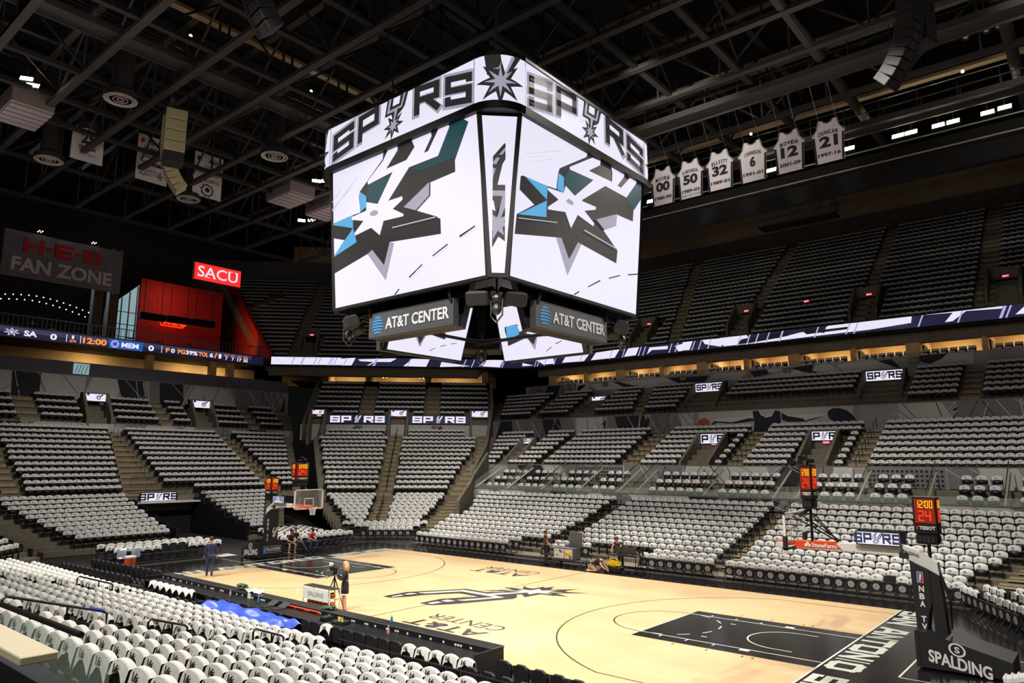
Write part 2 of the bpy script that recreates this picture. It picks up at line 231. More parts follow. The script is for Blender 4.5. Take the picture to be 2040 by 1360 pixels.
MEAS={'LS':[('dark',[(-4.6,3.76),(-3.08,3.87),(-2.52,3.87),(-2.58,4.58),(-2.51,4.79),(-0.95,5.8),(-0.87,6.26),(0.64,6.18),(2.07,6.12),(3.63,6.13),(3.96,5.88),(3.18,4.62),(3.17,4.17),(1.81,4.1),(1.78,3.58),(0.98,3.16),(2.06,2.69),(2.28,2.54),(2.27,1.96),(-0.7,2.22),(-1.09,1.33),(-1.82,2.11),(-2.13,1.99),(-4.54,1.52),(-4.54,2.26),(-3.66,2.89),(-4.64,3.19)]),('gray',[(-2.13,1.99),(-1.82,2.11),(-1.09,1.33),(-0.7,2.21),(-0.42,2.13),(-1.01,0.68)]),('teal',[(3.01,6.02),(3.63,6.13),(3.96,5.87),(3.23,4.72),(1.31,4.73),(0.68,4.93),(2.31,5.01)]),('teal',[(-2.07,4.51),(-1.93,4.94),(-0.46,4.98),(-1.31,4.0),(-2.02,4.2)]),('blue',[(-4.61,3.78),(-3.02,3.87),(-3.02,3.29)]),('blue',[(-4.51,2.26),(-3.02,3.29),(-2.81,2.63)]),('blue',[(-2.51,4.79),(-2.07,4.47),(-2.06,4.03),(-2.52,3.87)]),('white',[(-1.34,3.97),(-0.34,5.08),(-1.93,4.94),(-1.95,5.09),(-0.9,5.72),(-0.55,6.11),(0.01,6.11),(0.01,5.9),(-0.73,5.31),(0.52,5.35),(1.02,5.75),(0.84,6.14),(1.95,6.14),(2.01,5.91),(1.54,5.36),(1.78,5.36),(2.39,6.06),(2.84,6.19),(2.99,5.99),(2.31,5.02),(0.66,5.01),(-0.67,3.94)]),('white',[(-2.05,4.21),(-1.34,3.97),(-0.67,3.94),(0.19,3.93),(0.21,3.79),(-0.4,3.54),(0.23,3.19),(0.22,3.1),(-1.0,3.17),(-1.27,2.62),(-1.8,3.05),(-2.89,2.93),(-2.91,3.06),(-2.29,3.45),(-3.06,3.66),(-3.08,3.79),(-2.1,3.85)]),('gray',[(-1.88,3.64),(-1.77,3.74),(-1.54,3.75),(-1.33,3.66),(-1.33,3.55),(-1.5,3.5),(-1.75,3.54)]),('lines',[(-4.66,4.63),(-3.8,5.16),(-3.77,5.13),(-4.63,4.6)]),('lines',[(-4.51,4.4),(-3.05,5.11),(-3.02,5.08),(-4.48,4.37)]),('lines',[(-4.45,4.35),(-2.6,5.46),(-2.57,5.44),(-4.42,4.32)]),('dark',[(3.27,1.68),(4.08,1.9),(4.1,1.85),(3.29,1.6)]),('dark',[(1.81,1.2),(2.64,1.5),(2.67,1.45),(1.83,1.15)]),('dark',[(0.87,0.8),(1.21,0.97),(1.24,0.92),(0.82,0.72),(0.49,0.54),(0.44,0.59)]),('dark',[(0.44,0.58),(0.82,0.76),(0.84,0.71),(0.48,0.54)]),('dark',[(-0.49,0.0),(-0.17,0.21),(-0.13,0.17),(-0.41,-0.03)]),('gray',[(1.81,4.1),(1.78,3.58),(0.98,3.16),(0.29,3.45),(1.76,4.08)]),('lines',[(-0.44,2.78),(2.06,2.67),(2.08,2.63),(-0.44,2.74)])],'RS':[('dark',[(-4.23,3.79),(-4.09,3.85),(-2.58,3.9),(-2.04,3.95),(-1.99,4.62),(-1.9,4.84),(-0.13,5.9),(-0.06,6.13),(0.87,6.15),(1.71,6.18),(2.76,6.19),(3.87,6.22),(4.56,6.23),(4.83,5.86),(3.78,4.71),(3.76,4.16),(2.42,4.12),(2.3,3.57),(1.42,3.16),(2.61,2.54),(2.56,1.96),(-0.14,2.18),(-0.36,2.21),(-0.93,1.38),(-1.52,2.11),(-1.85,2.05),(-4.35,1.57),(-4.31,2.32),(-3.33,2.95),(-4.24,3.27)]),('gray',[(-1.88,2.05),(-1.52,2.11),(-0.93,1.37),(-0.39,2.21),(-0.14,2.18),(-0.98,0.7)]),('teal',[(3.87,6.16),(4.57,6.17),(4.79,5.87),(3.82,4.72),(3.08,5.06),(3.85,5.97)]),('teal',[(-1.47,4.24),(-1.59,4.59),(-1.26,4.99),(0.3,5.03),(-0.83,4.02)]),('blue',[(-4.01,3.85),(-2.61,3.89),(-2.61,3.35)]),('blue',[(-4.25,2.33),(-2.61,3.32),(-2.57,2.67)]),('blue',[(-1.99,4.62),(-1.62,4.56),(-1.56,3.93),(-2.01,3.95)]),('white',[(-0.83,4.02),(0.42,5.07),(-1.26,4.99),(-1.29,5.09),(0.27,6.0),(0.88,6.05),(0.86,5.86),(0.05,5.36),(1.85,5.43),(1.84,5.82),(1.71,6.18),(2.76,6.19),(2.82,5.99),(2.3,5.4),(2.59,5.39),(3.28,6.05),(3.24,6.16),(3.88,6.14),(3.85,5.97),(3.08,5.08),(1.34,5.09),(-0.35,3.97)]),('white',[(-2.63,3.8),(-2.55,3.84),(-1.58,3.92),(-1.49,4.25),(-0.83,4.02),(-0.19,3.96),(0.72,3.99),(0.7,3.86),(-0.1,3.6),(0.66,3.26),(0.61,3.12),(-0.55,3.3),(-0.96,2.64),(-1.4,3.19),(-2.52,2.99),(-2.53,3.09),(-1.89,3.56),(-2.59,3.73)]),('gray',[(-1.41,3.66),(-1.22,3.79),(-0.96,3.76),(-0.86,3.66),(-1.03,3.58),(-1.29,3.59)]),('lines',[(-3.92,4.63),(-2.38,5.18),(-2.38,5.17),(-3.91,4.62)]),('lines',[(-3.82,4.43),(-2.48,5.03),(-2.48,5.01),(-3.82,4.42)]),('lines',[(-4.22,4.64),(-1.92,5.55),(-1.91,5.53),(-4.22,4.63)]),('dark',[(0.43,0.53),(1.29,0.97),(1.33,0.92),(0.45,0.49)]),('dark',[(1.95,1.19),(2.83,1.5),(2.84,1.45),(1.97,1.15)]),('dark',[(3.48,1.66),(4.34,1.87),(4.36,1.82),(3.5,1.61)]),('dark',[(-0.58,0.01),(-0.2,0.22),(-0.16,0.19),(-0.43,0.02)]),('lines',[(-4.26,2.2),(-1.91,2.64),(-1.9,2.61),(-4.26,2.17)]),('lines',[(-0.08,2.81),(2.46,2.6),(2.46,2.56),(-0.07,2.76)]),('gray',[(0.74,3.45),(2.32,4.11),(2.3,3.57),(1.42,3.16)])],'IR':[('dark',[(-2.01,1.74),(-1.22,1.78),(-0.38,1.42),(-0.85,1.24),(-2.0,1.1),(-2.06,1.55)]),('blue',[(-1.93,1.75),(-1.17,1.75),(-1.17,1.27),(-2.01,1.06)]),('dark',[(-2.0,1.08),(-0.74,1.27),(-0.43,1.19),(1.18,0.93),(-0.12,1.03),(-0.39,0.65),(-0.73,1.05),(-2.02,0.75)]),('gray',[(-0.73,1.05),(-0.39,0.65),(-0.12,1.03),(-0.08,0.98),(-0.35,0.37)]),('white',[(-1.18,1.71),(-0.81,1.79),(-0.77,1.57),(-0.35,1.42),(-0.45,1.21),(-0.8,1.47),(-1.12,1.38)]),('dark',[(0.95,0.58),(1.33,0.69),(1.34,0.66),(0.97,0.54)]),('dark',[(0.3,0.26),(0.67,0.46),(0.69,0.43),(0.32,0.24)])],'IL':[('dark',[(-0.93,0.92),(-0.29,1.01),(-0.49,0.37)]),('gray',[(-0.97,0.87),(-0.86,0.89),(-0.55,0.47),(-0.34,0.98),(-0.23,0.99),(-0.54,0.35)]),('dark',[(-0.25,1.06),(0.75,1.33),(1.04,1.15),(1.0,0.91)]),('dark',[(0.13,0.26),(0.5,0.44),(0.52,0.42),(0.15,0.23)]),('dark',[(0.78,0.56),(1.16,0.67),(1.17,0.64),(0.8,0.53)]),('dark',[(1.47,0.77),(1.85,0.85),(1.86,0.82),(1.48,0.74)])],'FRw':[[(-9.6,0.95),(-8.55,0.92),(-8.94,0.06),(-9.64,0.1)],[(-7.61,0.9),(-5.6,0.84),(-5.46,0.43),(-5.8,0.07),(-7.37,0.47)],[(-5.85,0.87),(-3.35,0.94),(-3.13,0.57),(-2.53,0.23),(-0.56,0.29),(1.49,0.59),(2.74,0.44),(3.35,0.3),(3.52,0.79),(3.87,0.96),(9.95,0.93),(9.85,0.37),(6.83,0.18),(2.86,0.14),(-1.47,0.06),(-5.56,0.08)],[(10.78,0.93),(15.92,0.95),(15.8,0.71),(13.58,0.82),(12.64,0.16),(12.14,0.15),(12.7,0.81),(10.89,0.87)],[(16.56,0.17),(17.11,0.66),(17.81,0.75),(17.75,0.14)],[(-30.68,0.23),(-30.05,0.76),(-27.83,0.18)],[(-27.59,0.83),(-24.99,0.73),(-24.88,0.12),(-26.4,0.16)],[(-23.85,0.13),(-23.39,0.73),(-20.32,0.72),(-20.98,0.06)],[(-20.12,0.07),(-19.47,0.82),(-16.58,0.9),(-17.21,0.08)],[(-16.11,0.07),(-15.59,0.88),(-14.32,0.93),(-14.73,0.11)],[(-13.49,0.08),(-13.18,0.73),(-11.14,0.69),(-11.24,0.37),(-12.91,0.45)],[(-10.42,0.62),(-9.52,0.74),(-9.64,0.05),(-10.09,0.04)]],'CRw':[[(-13.73,0.78),(-12.16,0.9),(-12.59,0.04),(-13.7,0.02)],[(-11.88,0.72),(-7.59,0.91),(-8.32,0.48),(-10.01,0.46),(-10.64,0.07),(-10.92,0.03),(-10.19,0.46),(-11.68,0.53)],[(-6.91,0.03),(-5.89,0.9),(-4.01,0.83),(-4.37,0.0)],[(-2.85,-0.01),(-2.68,0.57),(0.56,0.13)],[(1.52,0.15),(2.28,0.83),(4.39,0.96),(3.91,0.04)],[(-21.91,0.94),(-13.74,0.97),(-13.71,0.06),(-21.86,0.04)]],'MU':[('jersey',[(-0.95,1.53),(-0.47,1.56),(-0.28,1.18),(0.13,1.01),(0.54,1.09),(0.86,1.54),(1.26,1.43),(1.28,0.43),(1.14,0.43),(0.44,0.39),(0.12,-0.18),(-0.95,-0.09),(-0.85,0.61)]),('armw',[(-0.99,1.29),(-1.43,1.16),(-2.48,1.08),(-4.07,1.05),(-4.28,0.84),(-2.69,0.73),(-1.32,0.92),(-0.89,0.96)]),('armd',[(-4.28,0.84),(-2.69,0.7),(-1.32,0.98),(-0.89,0.96),(-0.9,0.73),(-2.38,0.6),(-3.13,0.62),(-3.96,0.71),(-4.56,0.45)]),('armw',[(1.37,1.4),(1.98,1.15),(2.48,1.07),(4.77,1.12),(4.77,0.98),(3.68,0.8),(3.07,0.62),(3.03,0.88),(1.81,1.04)]),('armd',[(1.34,1.34),(1.81,1.04),(3.02,0.79),(3.07,0.62),(3.73,0.8),(4.77,0.98),(3.17,0.56),(1.78,0.58),(1.33,0.77)]),('oval',[(4.77,0.98),(4.84,1.31),(5.17,1.49),(5.64,1.49),(6.14,1.31),(6.58,0.91),(6.75,0.58),(6.74,0.42),(6.33,0.38),(5.83,0.45),(5.31,0.47),(4.91,0.7)]),('ball',[(-5.74,0.58),(-5.66,0.92),(-5.38,1.09),(-5.05,1.14),(-4.73,0.98),(-4.65,0.67),(-4.75,0.43),(-5.15,0.38),(-5.55,0.39)]),('neckw',[(-0.47,1.56),(-0.35,1.56),(-0.22,1.23),(0.13,1.1),(0.52,1.17),(0.71,1.54),(0.86,1.54),(0.57,1.06),(0.12,0.98),(-0.28,1.18)])],'FA':[('lite',[(3.04,1.63),(3.39,1.63),(4.5,0.86),(2.98,0.76)]),('lite',[(4.08,1.45),(6.08,1.64),(7.12,1.58),(8.35,0.88),(4.73,0.81)]),('dk',[(7.22,1.51),(8.25,1.57),(8.82,0.84),(8.56,0.87)]),('lite',[(10.86,0.91),(12.16,1.67),(13.77,1.6),(13.69,0.72)]),('dk',[(10.17,1.66),(12.06,1.65),(11.64,1.29),(10.87,0.96),(10.14,1.26)]),('lite',[(-7.58,0.86),(-6.46,1.57),(-3.39,1.54),(-4.24,0.8)]),('dk',[(-3.26,1.46),(-1.78,1.57),(-1.42,1.19),(-2.48,1.0),(-2.88,0.97)]),('lite',[(-1.78,1.57),(-0.49,1.57),(-0.9,1.21),(-1.54,1.2)]),('dk',[(0.33,1.5),(2.25,1.66),(2.09,1.11),(2.91,0.79),(1.0,1.19)]),('lite',[(2.21,1.1),(2.42,1.58),(3.32,1.6),(4.43,0.86),(3.03,0.84)]),('white',[(-2.15,0.85),(-1.23,1.11),(-0.32,1.17),(0.94,1.26),(1.83,0.87),(0.36,0.92),(-1.56,0.87)]),('lite',[(-20.35,1.46),(-17.56,1.5),(-16.01,0.72),(-19.63,0.79)]),('dk',[(-17.56,1.5),(-16.94,1.49),(-14.91,0.87),(-16.01,0.87)]),('lite',[(-16.94,1.53),(-11.7,1.53),(-10.32,0.86),(-13.58,0.71)]),('dk',[(-11.38,1.5),(-7.14,1.4),(-7.61,0.89),(-10.24,0.93)]),('dk',[(-21.85,1.4),(-20.73,1.48),(-21.67,0.92),(-22.05,0.86)])]}
# ------------------------------------------------------------------ floor and court
XY = Fr((0, 0, 0), (1, 0, 0), (0, 1, 0))
b = MB(); b.box(-110, 70, -75, 85, -.3, -.03); struct('floor', b, 'slab')
b = MB(); b.box(-18.9, 18.9, -9.2, 9.35, -.03, 0); apron = struct('floor_apron', b, 'black_paint')
b = MB(); b.box(-14.325, 14.325, -7.62, 7.62, 0, .004); court = struct('floor_court', b, 'court_wood')
def ring(cx, cy, r0, r1, a0, a1, n=64):
    A = [a0+(a1-a0)*i/n for i in range(n+1)]
    return [[(cx+r0*math.cos(p), cy+r0*math.sin(p)), (cx+r1*math.cos(p), cy+r1*math.sin(p)), (cx+r1*math.cos(q), cy+r1*math.sin(q)), (cx+r0*math.cos(q), cy+r0*math.sin(q))] for p, q in zip(A, A[1:])]
def rect(x0, y0, x1, y1): return [(x0, y0), (x1, y0), (x1, y1), (x0, y1)]
key = MB(); dark = MB(); wht = MB(); let = MB()
for s in (1, -1):
    def S(poly): return [(s*x, y) for x, y in (poly if s > 0 else poly[::-1])]
    key.poly(S(rect(8.535, -2.438, 14.325, 2.438)), XY, .006)
    for q in ring(8.535, 0, 1.805, 1.855, PI/2, 1.5*PI): dark.poly(S(q), XY, .0065)
    a = math.acos(6.705/7.24); th = PI/2+a-.0
    th = math.asin(6.705/7.24); xs = 12.725-7.24*math.cos(th)
    for q in ring(12.725, 0, 7.19, 7.24, PI-th, PI+th, 96): dark.poly(S(q), XY, .0065)
    for y in (6.655, -6.705): dark.poly(S(rect(xs, y, 14.325, y+.05)), XY, .0065)
    for y in (1.78, -1.83): wht.poly(S(rect(8.535, y, 14.3, y+.05)), XY, .009)
    wht.poly(S(rect(8.52, -1.85, 8.555, 1.85)), XY, .0085)
    wht.poly(S(rect(14.275, -7.62, 14.335, 7.62)), XY, .0095)
    for i in range(6):
        for q in ring(8.535, 0, 1.80, 1.85, -PI/2+.16+i*.5, -PI/2+.16+i*.5+.24, 6): wht.poly(S(q), XY, .009)
    for q in ring(12.725, 0, 1.19, 1.24, PI/2, 1.5*PI, 40): wht.poly(S(q), XY, .009)
    for y in (1.19, -1.24): wht.poly(S(rect(12.7, y, 13.25, y+.05)), XY, .009)
    for sy in (1, -1):
        for xx, w, h in ((9.3, .05, .2), (10.2, .05, .2), (11.1, .05, .2), (11.95, .3, .2)): wht.poly(S(rect(xx, min(sy*1.83, sy*(1.83+h)), xx+w, max(sy*1.83, sy*(1.83+h)))), XY, .009)
        for xx in (10.1, 11.2, 12.3, 12.6): dark.poly(S(rect(xx, min(sy*2.55, sy*2.72), xx+.05, max(sy*2.55, sy*2.72))), XY, .0065)
        wht.poly(S(rect(10.35, sy*1.15-.03, 10.55, sy*1.15+.03)), XY, .009)
    # city name and team name along the baseline, read towards the near sideline
    F = Fr((s*14.43, 0, 0), (0, -s, 0), (s, 0, 0))
    pos = [('S', -7.5, .78), ('A', -6.65, .85), ('N', -5.72, .85), ('A', -4.1, 1.0), ('N', -3.0, .8), ('T', -2.12, .85), ('O', -1.12, 1.0), ('N', 0.0, .8), ('I', .84, .4), ('O', 1.3, .95), ('S', 3.0, .85), ('P', 3.95, .8), ('U', 4.83, .8), ('R', 5.7, .8), ('S', 6.6, .8)]
    for ch, x, w in pos:
        for i, q in enumerate(block_letter(ch, x, 0, x+w, .88, .24)): let.poly(q, F, .003+.0007*i)
    for sy in (1, -1): wht.add([(s*16.2, sy*1.9, .003), (s*18.6, sy*1.9, .003), (s*18.6, sy*1.95, .003), (s*16.2, sy*1.95, .003)], [(0, 1, 2, 3)])
    wht.add([(s*16.2, -1.95, .003), (s*16.25, -1.95, .003), (s*16.25, 1.95, .003), (s*16.2, 1.95, .003)], [(0, 1, 2, 3)])
dark.poly(rect(-.025, -7.62, .025, 7.62), XY, .006)
struct('key_paint', key, 'black_paint', court); struct('dark_line', dark, 'line_dark', court); struct('white_line', wht, 'white_paint', court); struct('baseline_lettering', let, 'letter_paint', apron)
# centre emblem: sheared spur lying along the court
emb = MB(); ew = MB()
def emb_xy(X, Y): return (X-.62*Y, -Y)
for i, (q, c) in enumerate(spur_polys()):
    P = [emb_xy(*k) for k in q]
    if c == 'k': emb.poly(P, XY, .0072+.0008*i)
    else: ew.poly(P, XY, .0092+.0006*i)
for q in ([(.1, 2.43), (.57, 2.12), (1.08, 2.14), (1.32, 3.12), (1.61, 2.46), (2.47, 2.58), (2.16, 1.73), (2.71, 1.31), (1.8, 1.29), (1.87, .34), (1.45, .86), (1.0, 1.3)],): emb.poly(q, XY, .0062)
struct('court_emblem', emb, 'line_dark', court); struct('court_emblem_inlay', ew, 'letter_paint', court)
dec = MB(); F = Fr((0, 0, 0), (-1, 0, 0), (0, -1, 0))
for (x0, y0) in ((-4.95, 5.25), (1.5, -4.95)):
    put_text(dec, 'AT&T', F, (x0, y0, x0+3.45, y0+.78), .0068, 0, .02)
    put_text(dec, 'CENTER', F, (x0, y0-.98, x0+3.45, y0-.3), .0068, 0, 0)
    dec.poly(rect(x0+1.9, y0+.12, x0+2.25, y0+.7), F, .0058, 1)
struct('court_lettering', dec, ['line_dark', 'blue_paint'], court)
# ------------------------------------------------------------------ stands
class Stand:
    def __init__(s, name, D, N, where): s.name = name; s.D = Vector((*D, 0)).normalized(); s.N = Vector((*N, 0)).normalized(); s.rz = math.atan2(D[1], D[0]); s.where = where; s.b = MB()
    def F(s, t, d, z=0): v = s.N*d+s.D*t; return (v.x, v.y, z)
    def box(s, mb, t0, t1, d0, d1, z0, z1, mi=0):
        v = [s.F(t, d, z) for z in (z0, z1) for t, d in ((t0, d0), (t1, d0), (t1, d1), (t0, d1))]
        mb.add(v, [(3, 2, 1, 0), (4, 5, 6, 7), (0, 1, 5, 4), (1, 2, 6, 5), (2, 3, 7, 6), (3, 0, 4, 7)], mi)
R2 = .7071
FAR = Stand('far', (1, 0), (0, 1), 'across the court'); COR = Stand('corner', (R2, R2), (-R2, R2), 'far corner'); END = Stand('end', (0, 1), (-1, 0), 'behind the far basket')
NEAR = Stand('near', (-1, 0), (0, -1), 'near'); NCO = Stand('near corner', (-R2, R2), (-R2, -R2), 'near corner')
SEATS = []
def P2(st, t, d): q = st.F(t, d); return (q[0], q[1])
BLOCKERS = []   # (plan polyline, z range) of the walls that seats keep clear of
def near_seg(x, y, a, c):
    dx, dy = c[0]-a[0], c[1]-a[1]; u = max(0, min(1, ((x-a[0])*dx+(y-a[1])*dy)/(dx*dx+dy*dy))); return math.hypot(x-a[0]-dx*u, y-a[1]-dy*u)
for L, z0, z1 in (([P2(FAR, -16.85, 15.5), P2(FAR, -18.45, 18.5), P2(FAR, -20.05, 20.6), P2(FAR, -22.35, 24.9)], 0, 7), ([P2(COR, .55, 33), P2(COR, 1.9, 38), P2(COR, 2.8, 44), P2(COR, 2.95, 49.5)], 2, 16), ([P2(COR, -16.45, 43), P2(COR, -16.45, 50)], 7, 15), ([P2(COR, -21.7, 49), P2(COR, -33, 67.5)], 16, 35), ([(-50.4, 18.95), (-62, 19.5), (-62, 27.5)], 16, 36)):
    BLOCKERS += [(a, c, z0, z1) for a, c in zip(L, L[1:])]
BOXES = []      # doorways: (stand, t0, t1, d0, d1, z0, z1)
for st_, t0, t1, d0, z0, d1, z1 in ((FAR, -22.2, -20.9, 27.2, 4.8, 30.3, 7.75), (FAR, -3.9, -1.9, 26, 4.6, 29.9, 7.75), (FAR, 4.6, 6.3, 26, 4.6, 29.9, 7.75), (FAR, -18.8, -17.0, 33.6, 8.6, 37, 12.0), (FAR, -7.65, -5.0, 33.6, 8.6, 37.2, 12.6), (FAR, 6.7, 9.35, 33.6, 8.6, 37.2, 12.6), (FAR, 21.5, 23.6, 33.6, 8.6, 37.2, 12.4), (END, -.2, 1.5, 44.9, 8.2, 46.9, 11.3), (END, 9.2, 11.0, 44.9, 8.2, 46.9, 11.3), (COR, -15.65, -14.45, 41.5, 7.7, 43.4, 10.75), (COR, -7.7, -6.1, 41.5, 7.7, 43.4, 10.75), (COR, .62, 2.3, 41.5, 7.7, 43.4, 10.75), (FAR, -17.2, -15.4, 41.6, 17.6, 44.4, 20.9), (FAR, -6.4, -4.6, 41.6, 17.6, 44.4, 20.9), (FAR, 4.7, 6.6, 41.6, 17.6, 44.4, 20.9), (FAR, 14.7, 16.7, 41.6, 17.6, 44.4, 20.9), (COR, -18.9, -17.2, 51, 17.6, 53, 20.8)):
    BOXES.append((st_, t0-.55, t1+.55, d0-.6, d1+1.1, z0-1, z1+.1))
def clear(x, y, z):
    for a, c, z0, z1 in BLOCKERS:
        if z0-1 < z < z1 and near_seg(x, y, a, c) < .62: return False
    v = Vector((x, y, 0))
    for st_, t0, t1, d0, d1, z0, z1 in BOXES:
        if z0 < z+.9 and z < z1 and t0 < v.dot(st_.D) < t1 and d0 < v.dot(st_.N) < d1: return False
    return True   # (stand, row depth, platform z, t, tier, row number, number in row)
def tier(st, name, s0, ds, n, ztop, blocks, ext, pitch=.51, hs=.85, cuts=(), steps=(), deep=1.1, k0=0):
    """rows k: tread box over ext(k) and seats over the blocks"""
    for k in range(k0, n):
        s = s0+ds*k; z = ztop(k)-hs; zn = ztop(k)-hs
        t0, t1 = ext(k)
        st.box(st.b, t0, t1, s-.62, s+(.62 if k == n-1 else ds-.6), max(0, z-deep), z)
        for sa, sb in steps:
            a = sa(k) if callable(sa) else sa; c = sb(k) if callable(sb) else sb
            zz = z+(ztop(k+1)-ztop(k))/2
            st.box(st.b, a+.08, c-.08, s-.62+ds/2, s+ds-.6, z-.05, zz, 1)
            st.box(st.b, a+.08, c-.08, s-.62, s-.58+ds/2, z-.05, z+.012, 1)
        i = 0
        for bl in blocks:
            a, c = bl(k) if callable(bl) else bl
            m = int((c-a)/pitch+.02)
            off = a+((c-a)-m*pitch)/2
            for j in range(m):
                t = off+(j+.5)*pitch
                if any(q(k, t) for q in cuts) or not clear(*st.F(t, s)[:2], z): continue
                i += 1; SEATS.append((st, s, z, t, name, k+1, i))
zA = lambda k: 1.15+.175*k+.0055*k*k
FARA = [lambda k: (-15.95-.33*k, -5.5), (-4.4, 5.35), lambda k: (6.25, 16.4+.3*k)]
tier(FAR, 'lower', 12.2, .82, 10, zA, FARA, lambda k: (-16.1-.33*k, 24), pitch=.535, steps=((-5.5, -4.4), (5.3, 6.3), (lambda k: 16.5+.3*k, lambda k: 17.8+.3*k)))
mir = [lambda k: (-16.4-.3*k, -6.25), (-5.35, 4.4), lambda k: (5.5, 15.95+.33*k)]
tier(NEAR, 'lower', 12.2, .82, 10, zA, mir, lambda k: (-24, 16.1+.33*k), pitch=.535, steps=((4.4, 5.5), (-6.3, -5.3)))
# club boxes across the court
CLUB = [(-19.5, -16.6), (-16.1, -13.2), (-12.6, -9.8), (-9.2, -6.6), (-4.3, .05), (.65, 4.6), (6.5, 9.4), (9.9, 12.2), (14.2, 16.4), (16.9, 20)]
zK = lambda k: 3.89+.51*k
tier(FAR, 'club', 21.6, 1.1, 3, zK, CLUB, lambda k: (-20, 26), pitch=.7, hs=.95, steps=())
zB = lambda k: 5.67+.4*k
vomB = [(-22.2, -20.9), (-3.9, -1.9), (4.6, 6.3)]
FARB = [lambda k: (-24.4-.35*k, -22.3), (-20.8, -17.6), (-16.9, -9.45), (-7.35, -.65), (.85, 7.6), (9.0, 17.2), (18.4, 27)]
tier(FAR, 'middle', 26, .84, 8, zB, FARB, lambda k: (-24.6-.35*k, 30), steps=((-9.4, -7.4), (-.65, .85), (7.6, 9.0), (17.2, 18.4), (-17.6, -16.9)), cuts=[lambda k, t, v=v: k < 5 and v[0]-.3 < t < v[1]+.3 for v in vomB])
zC = lambda k: 10.55+.46*k
vomC = [(-18.8, -17.0), (-7.65, -5.0), (6.7, 9.35)]
FARC = [lambda k: (-28.5-.6*k, -24.4), (-23.4, -19.6), lambda k: (-19.2, -12.4-.25*k), lambda k: (-11.3-.25*k, -5.0), (-4.2, 6.2), (7, 13.2), (14.5, 24)]
tier(FAR, 'upper', 33.8, .84, 6, zC, FARC, lambda k: (-29-.6*k, 30), steps=((lambda k: -12.4-.25*k, lambda k: -11.3-.25*k), (13.2, 14.5), (-24.4, -23.4)), cuts=[lambda k, t, v=v: k < 5 and v[0]-.3 < t < v[1]+.3 for v in vomC]+[lambda k, t: k < 2 and -4.3 < t < 6.4])
# end stand behind the far basket
tier(END, 'lower', 26.8, .82, 10, zA, [lambda k: (-6.9-.28*k, -1.0), lambda k: (4.3, 5.8+.5*k)], lambda k: (-8.5-.28*k, -.9), steps=())
tier(END, 'lower', 26.8, .82, 10, zA, [], lambda k: (4.15, 7.0+.5*k), steps=((lambda k: 5.85+.5*k, lambda k: 6.95+.5*k),))
zE = lambda k: 3.73+.42*k
tier(END, 'middle', 35.2, .82, 12, zE, [lambda k: (-7.2, -1+.19*k), lambda k: (4.2 if k == 0 else 2.1, 10.75), lambda k: (12.1, 13.4+.42*k)], lambda k: (-9, 13.9+.42*k), steps=((lambda k: -.95+.19*k, 2.05), (10.8, 12.05), (-8.4, -7.25)))
zF = lambda k: 9.4+.6*k
vomE = [(-.2, 1.5), (9.2, 11.0)]
tier(END, 'upper', 45.6, .82, 4, zF, [(-10, -5.2), (-3.6, -.5), (2.1, 5.9), (7, 9), (11.3, 14.8), (15.8, 18.8)], lambda k: (-12, 19.5+.4*k), steps=((-5.2, -3.6), (5.9, 7), (14.8, 15.8)))
# far corner, rows at forty-five degrees
zG = lambda k: 1.25+.205*k
tier(COR, 'lower', 24, .82, 9, zG, [lambda k: (-9.15-.33*k, -7.7), lambda k: (-6.3, -3.7+.24*k)], lambda k: (-9.3-.33*k, -2.3+.24*k), steps=((-7.65, -6.35), (lambda k: -3.6+.24*k, lambda k: -2.35+.24*k)))
zH = lambda k: 3.47+.405*k
tier(COR, 'middle', 31.4, .82, 14, zH, [lambda k: (-12.1-.21*k, -7.7), lambda k: (-6.35, min(1.0, -1.7+.29*k))], lambda k: (-12.4-.21*k, .2+.2*k), steps=((-7.65, -6.4), (lambda k: min(1.1, -1.6+.29*k), lambda k: .15+.2*k)))
zI = lambda k: 10.71+.585*k
tier(COR, 'upper', 44, .82, 7, zI, [(-16.3, -11.2), (-9.7, -4.2), (-2.7, 2.5)], lambda k: (-16.6, 2.7), steps=((-11.2, -9.7), (-4.2, -2.7)))
tier(NCO, 'lower', 24, .82, 7, zG, [lambda k: (6.3, 9.15+.33*k), lambda k: (3.7-.24*k, 5.1)], lambda k: (2.5-.24*k, 10+.33*k), steps=())
# upper deck
zU = lambda k: 17.0+.63*k
UV = [(-17.2, -15.4), (-6.4, -4.6), (4.7, 6.6), (14.7, 16.7)]
def ucut(V): return [lambda k, t, v=v: 1 < k < 6 and v[0]-.35 < t < v[1]+.35 for v in V]
tier(FAR, 'deck', 40.2, .84, 22, zU, [lambda k: (-27-.35*k, -12.3-.24*k), lambda k: (-11-.24*k, -5.6), lambda k: (-4.4, 4.9), lambda k: (5.9, 13.8), lambda k: (15.2, 30)], lambda k: (-28-.35*k, 40), cuts=ucut(UV), steps=((-5.6, -4.4), (4.9, 5.9), (13.8, 15.2), (lambda k: -12.3-.24*k, lambda k: -11-.24*k)), deep=1.3)
UVC = [(-18.9, -17.2)]
tier(COR, 'deck', 49.6, .84, 22, zU, [lambda k: (-21.6-.55*k, -20.1), lambda k: (-18.8, -9.4-.2*k), lambda k: (-8, .5+.2*k)], lambda k: (-21.8-.55*k, 1.5+.3*k), cuts=ucut(UVC), steps=((-20.1, -18.8), (lambda k: -9.4-.2*k, -8)), deep=1.3)
for st in (FAR, END, COR, NEAR, NCO): struct('floor_'+st.name.replace(' ', '_')+'_stand', st.b, ['concrete', 'stair'])

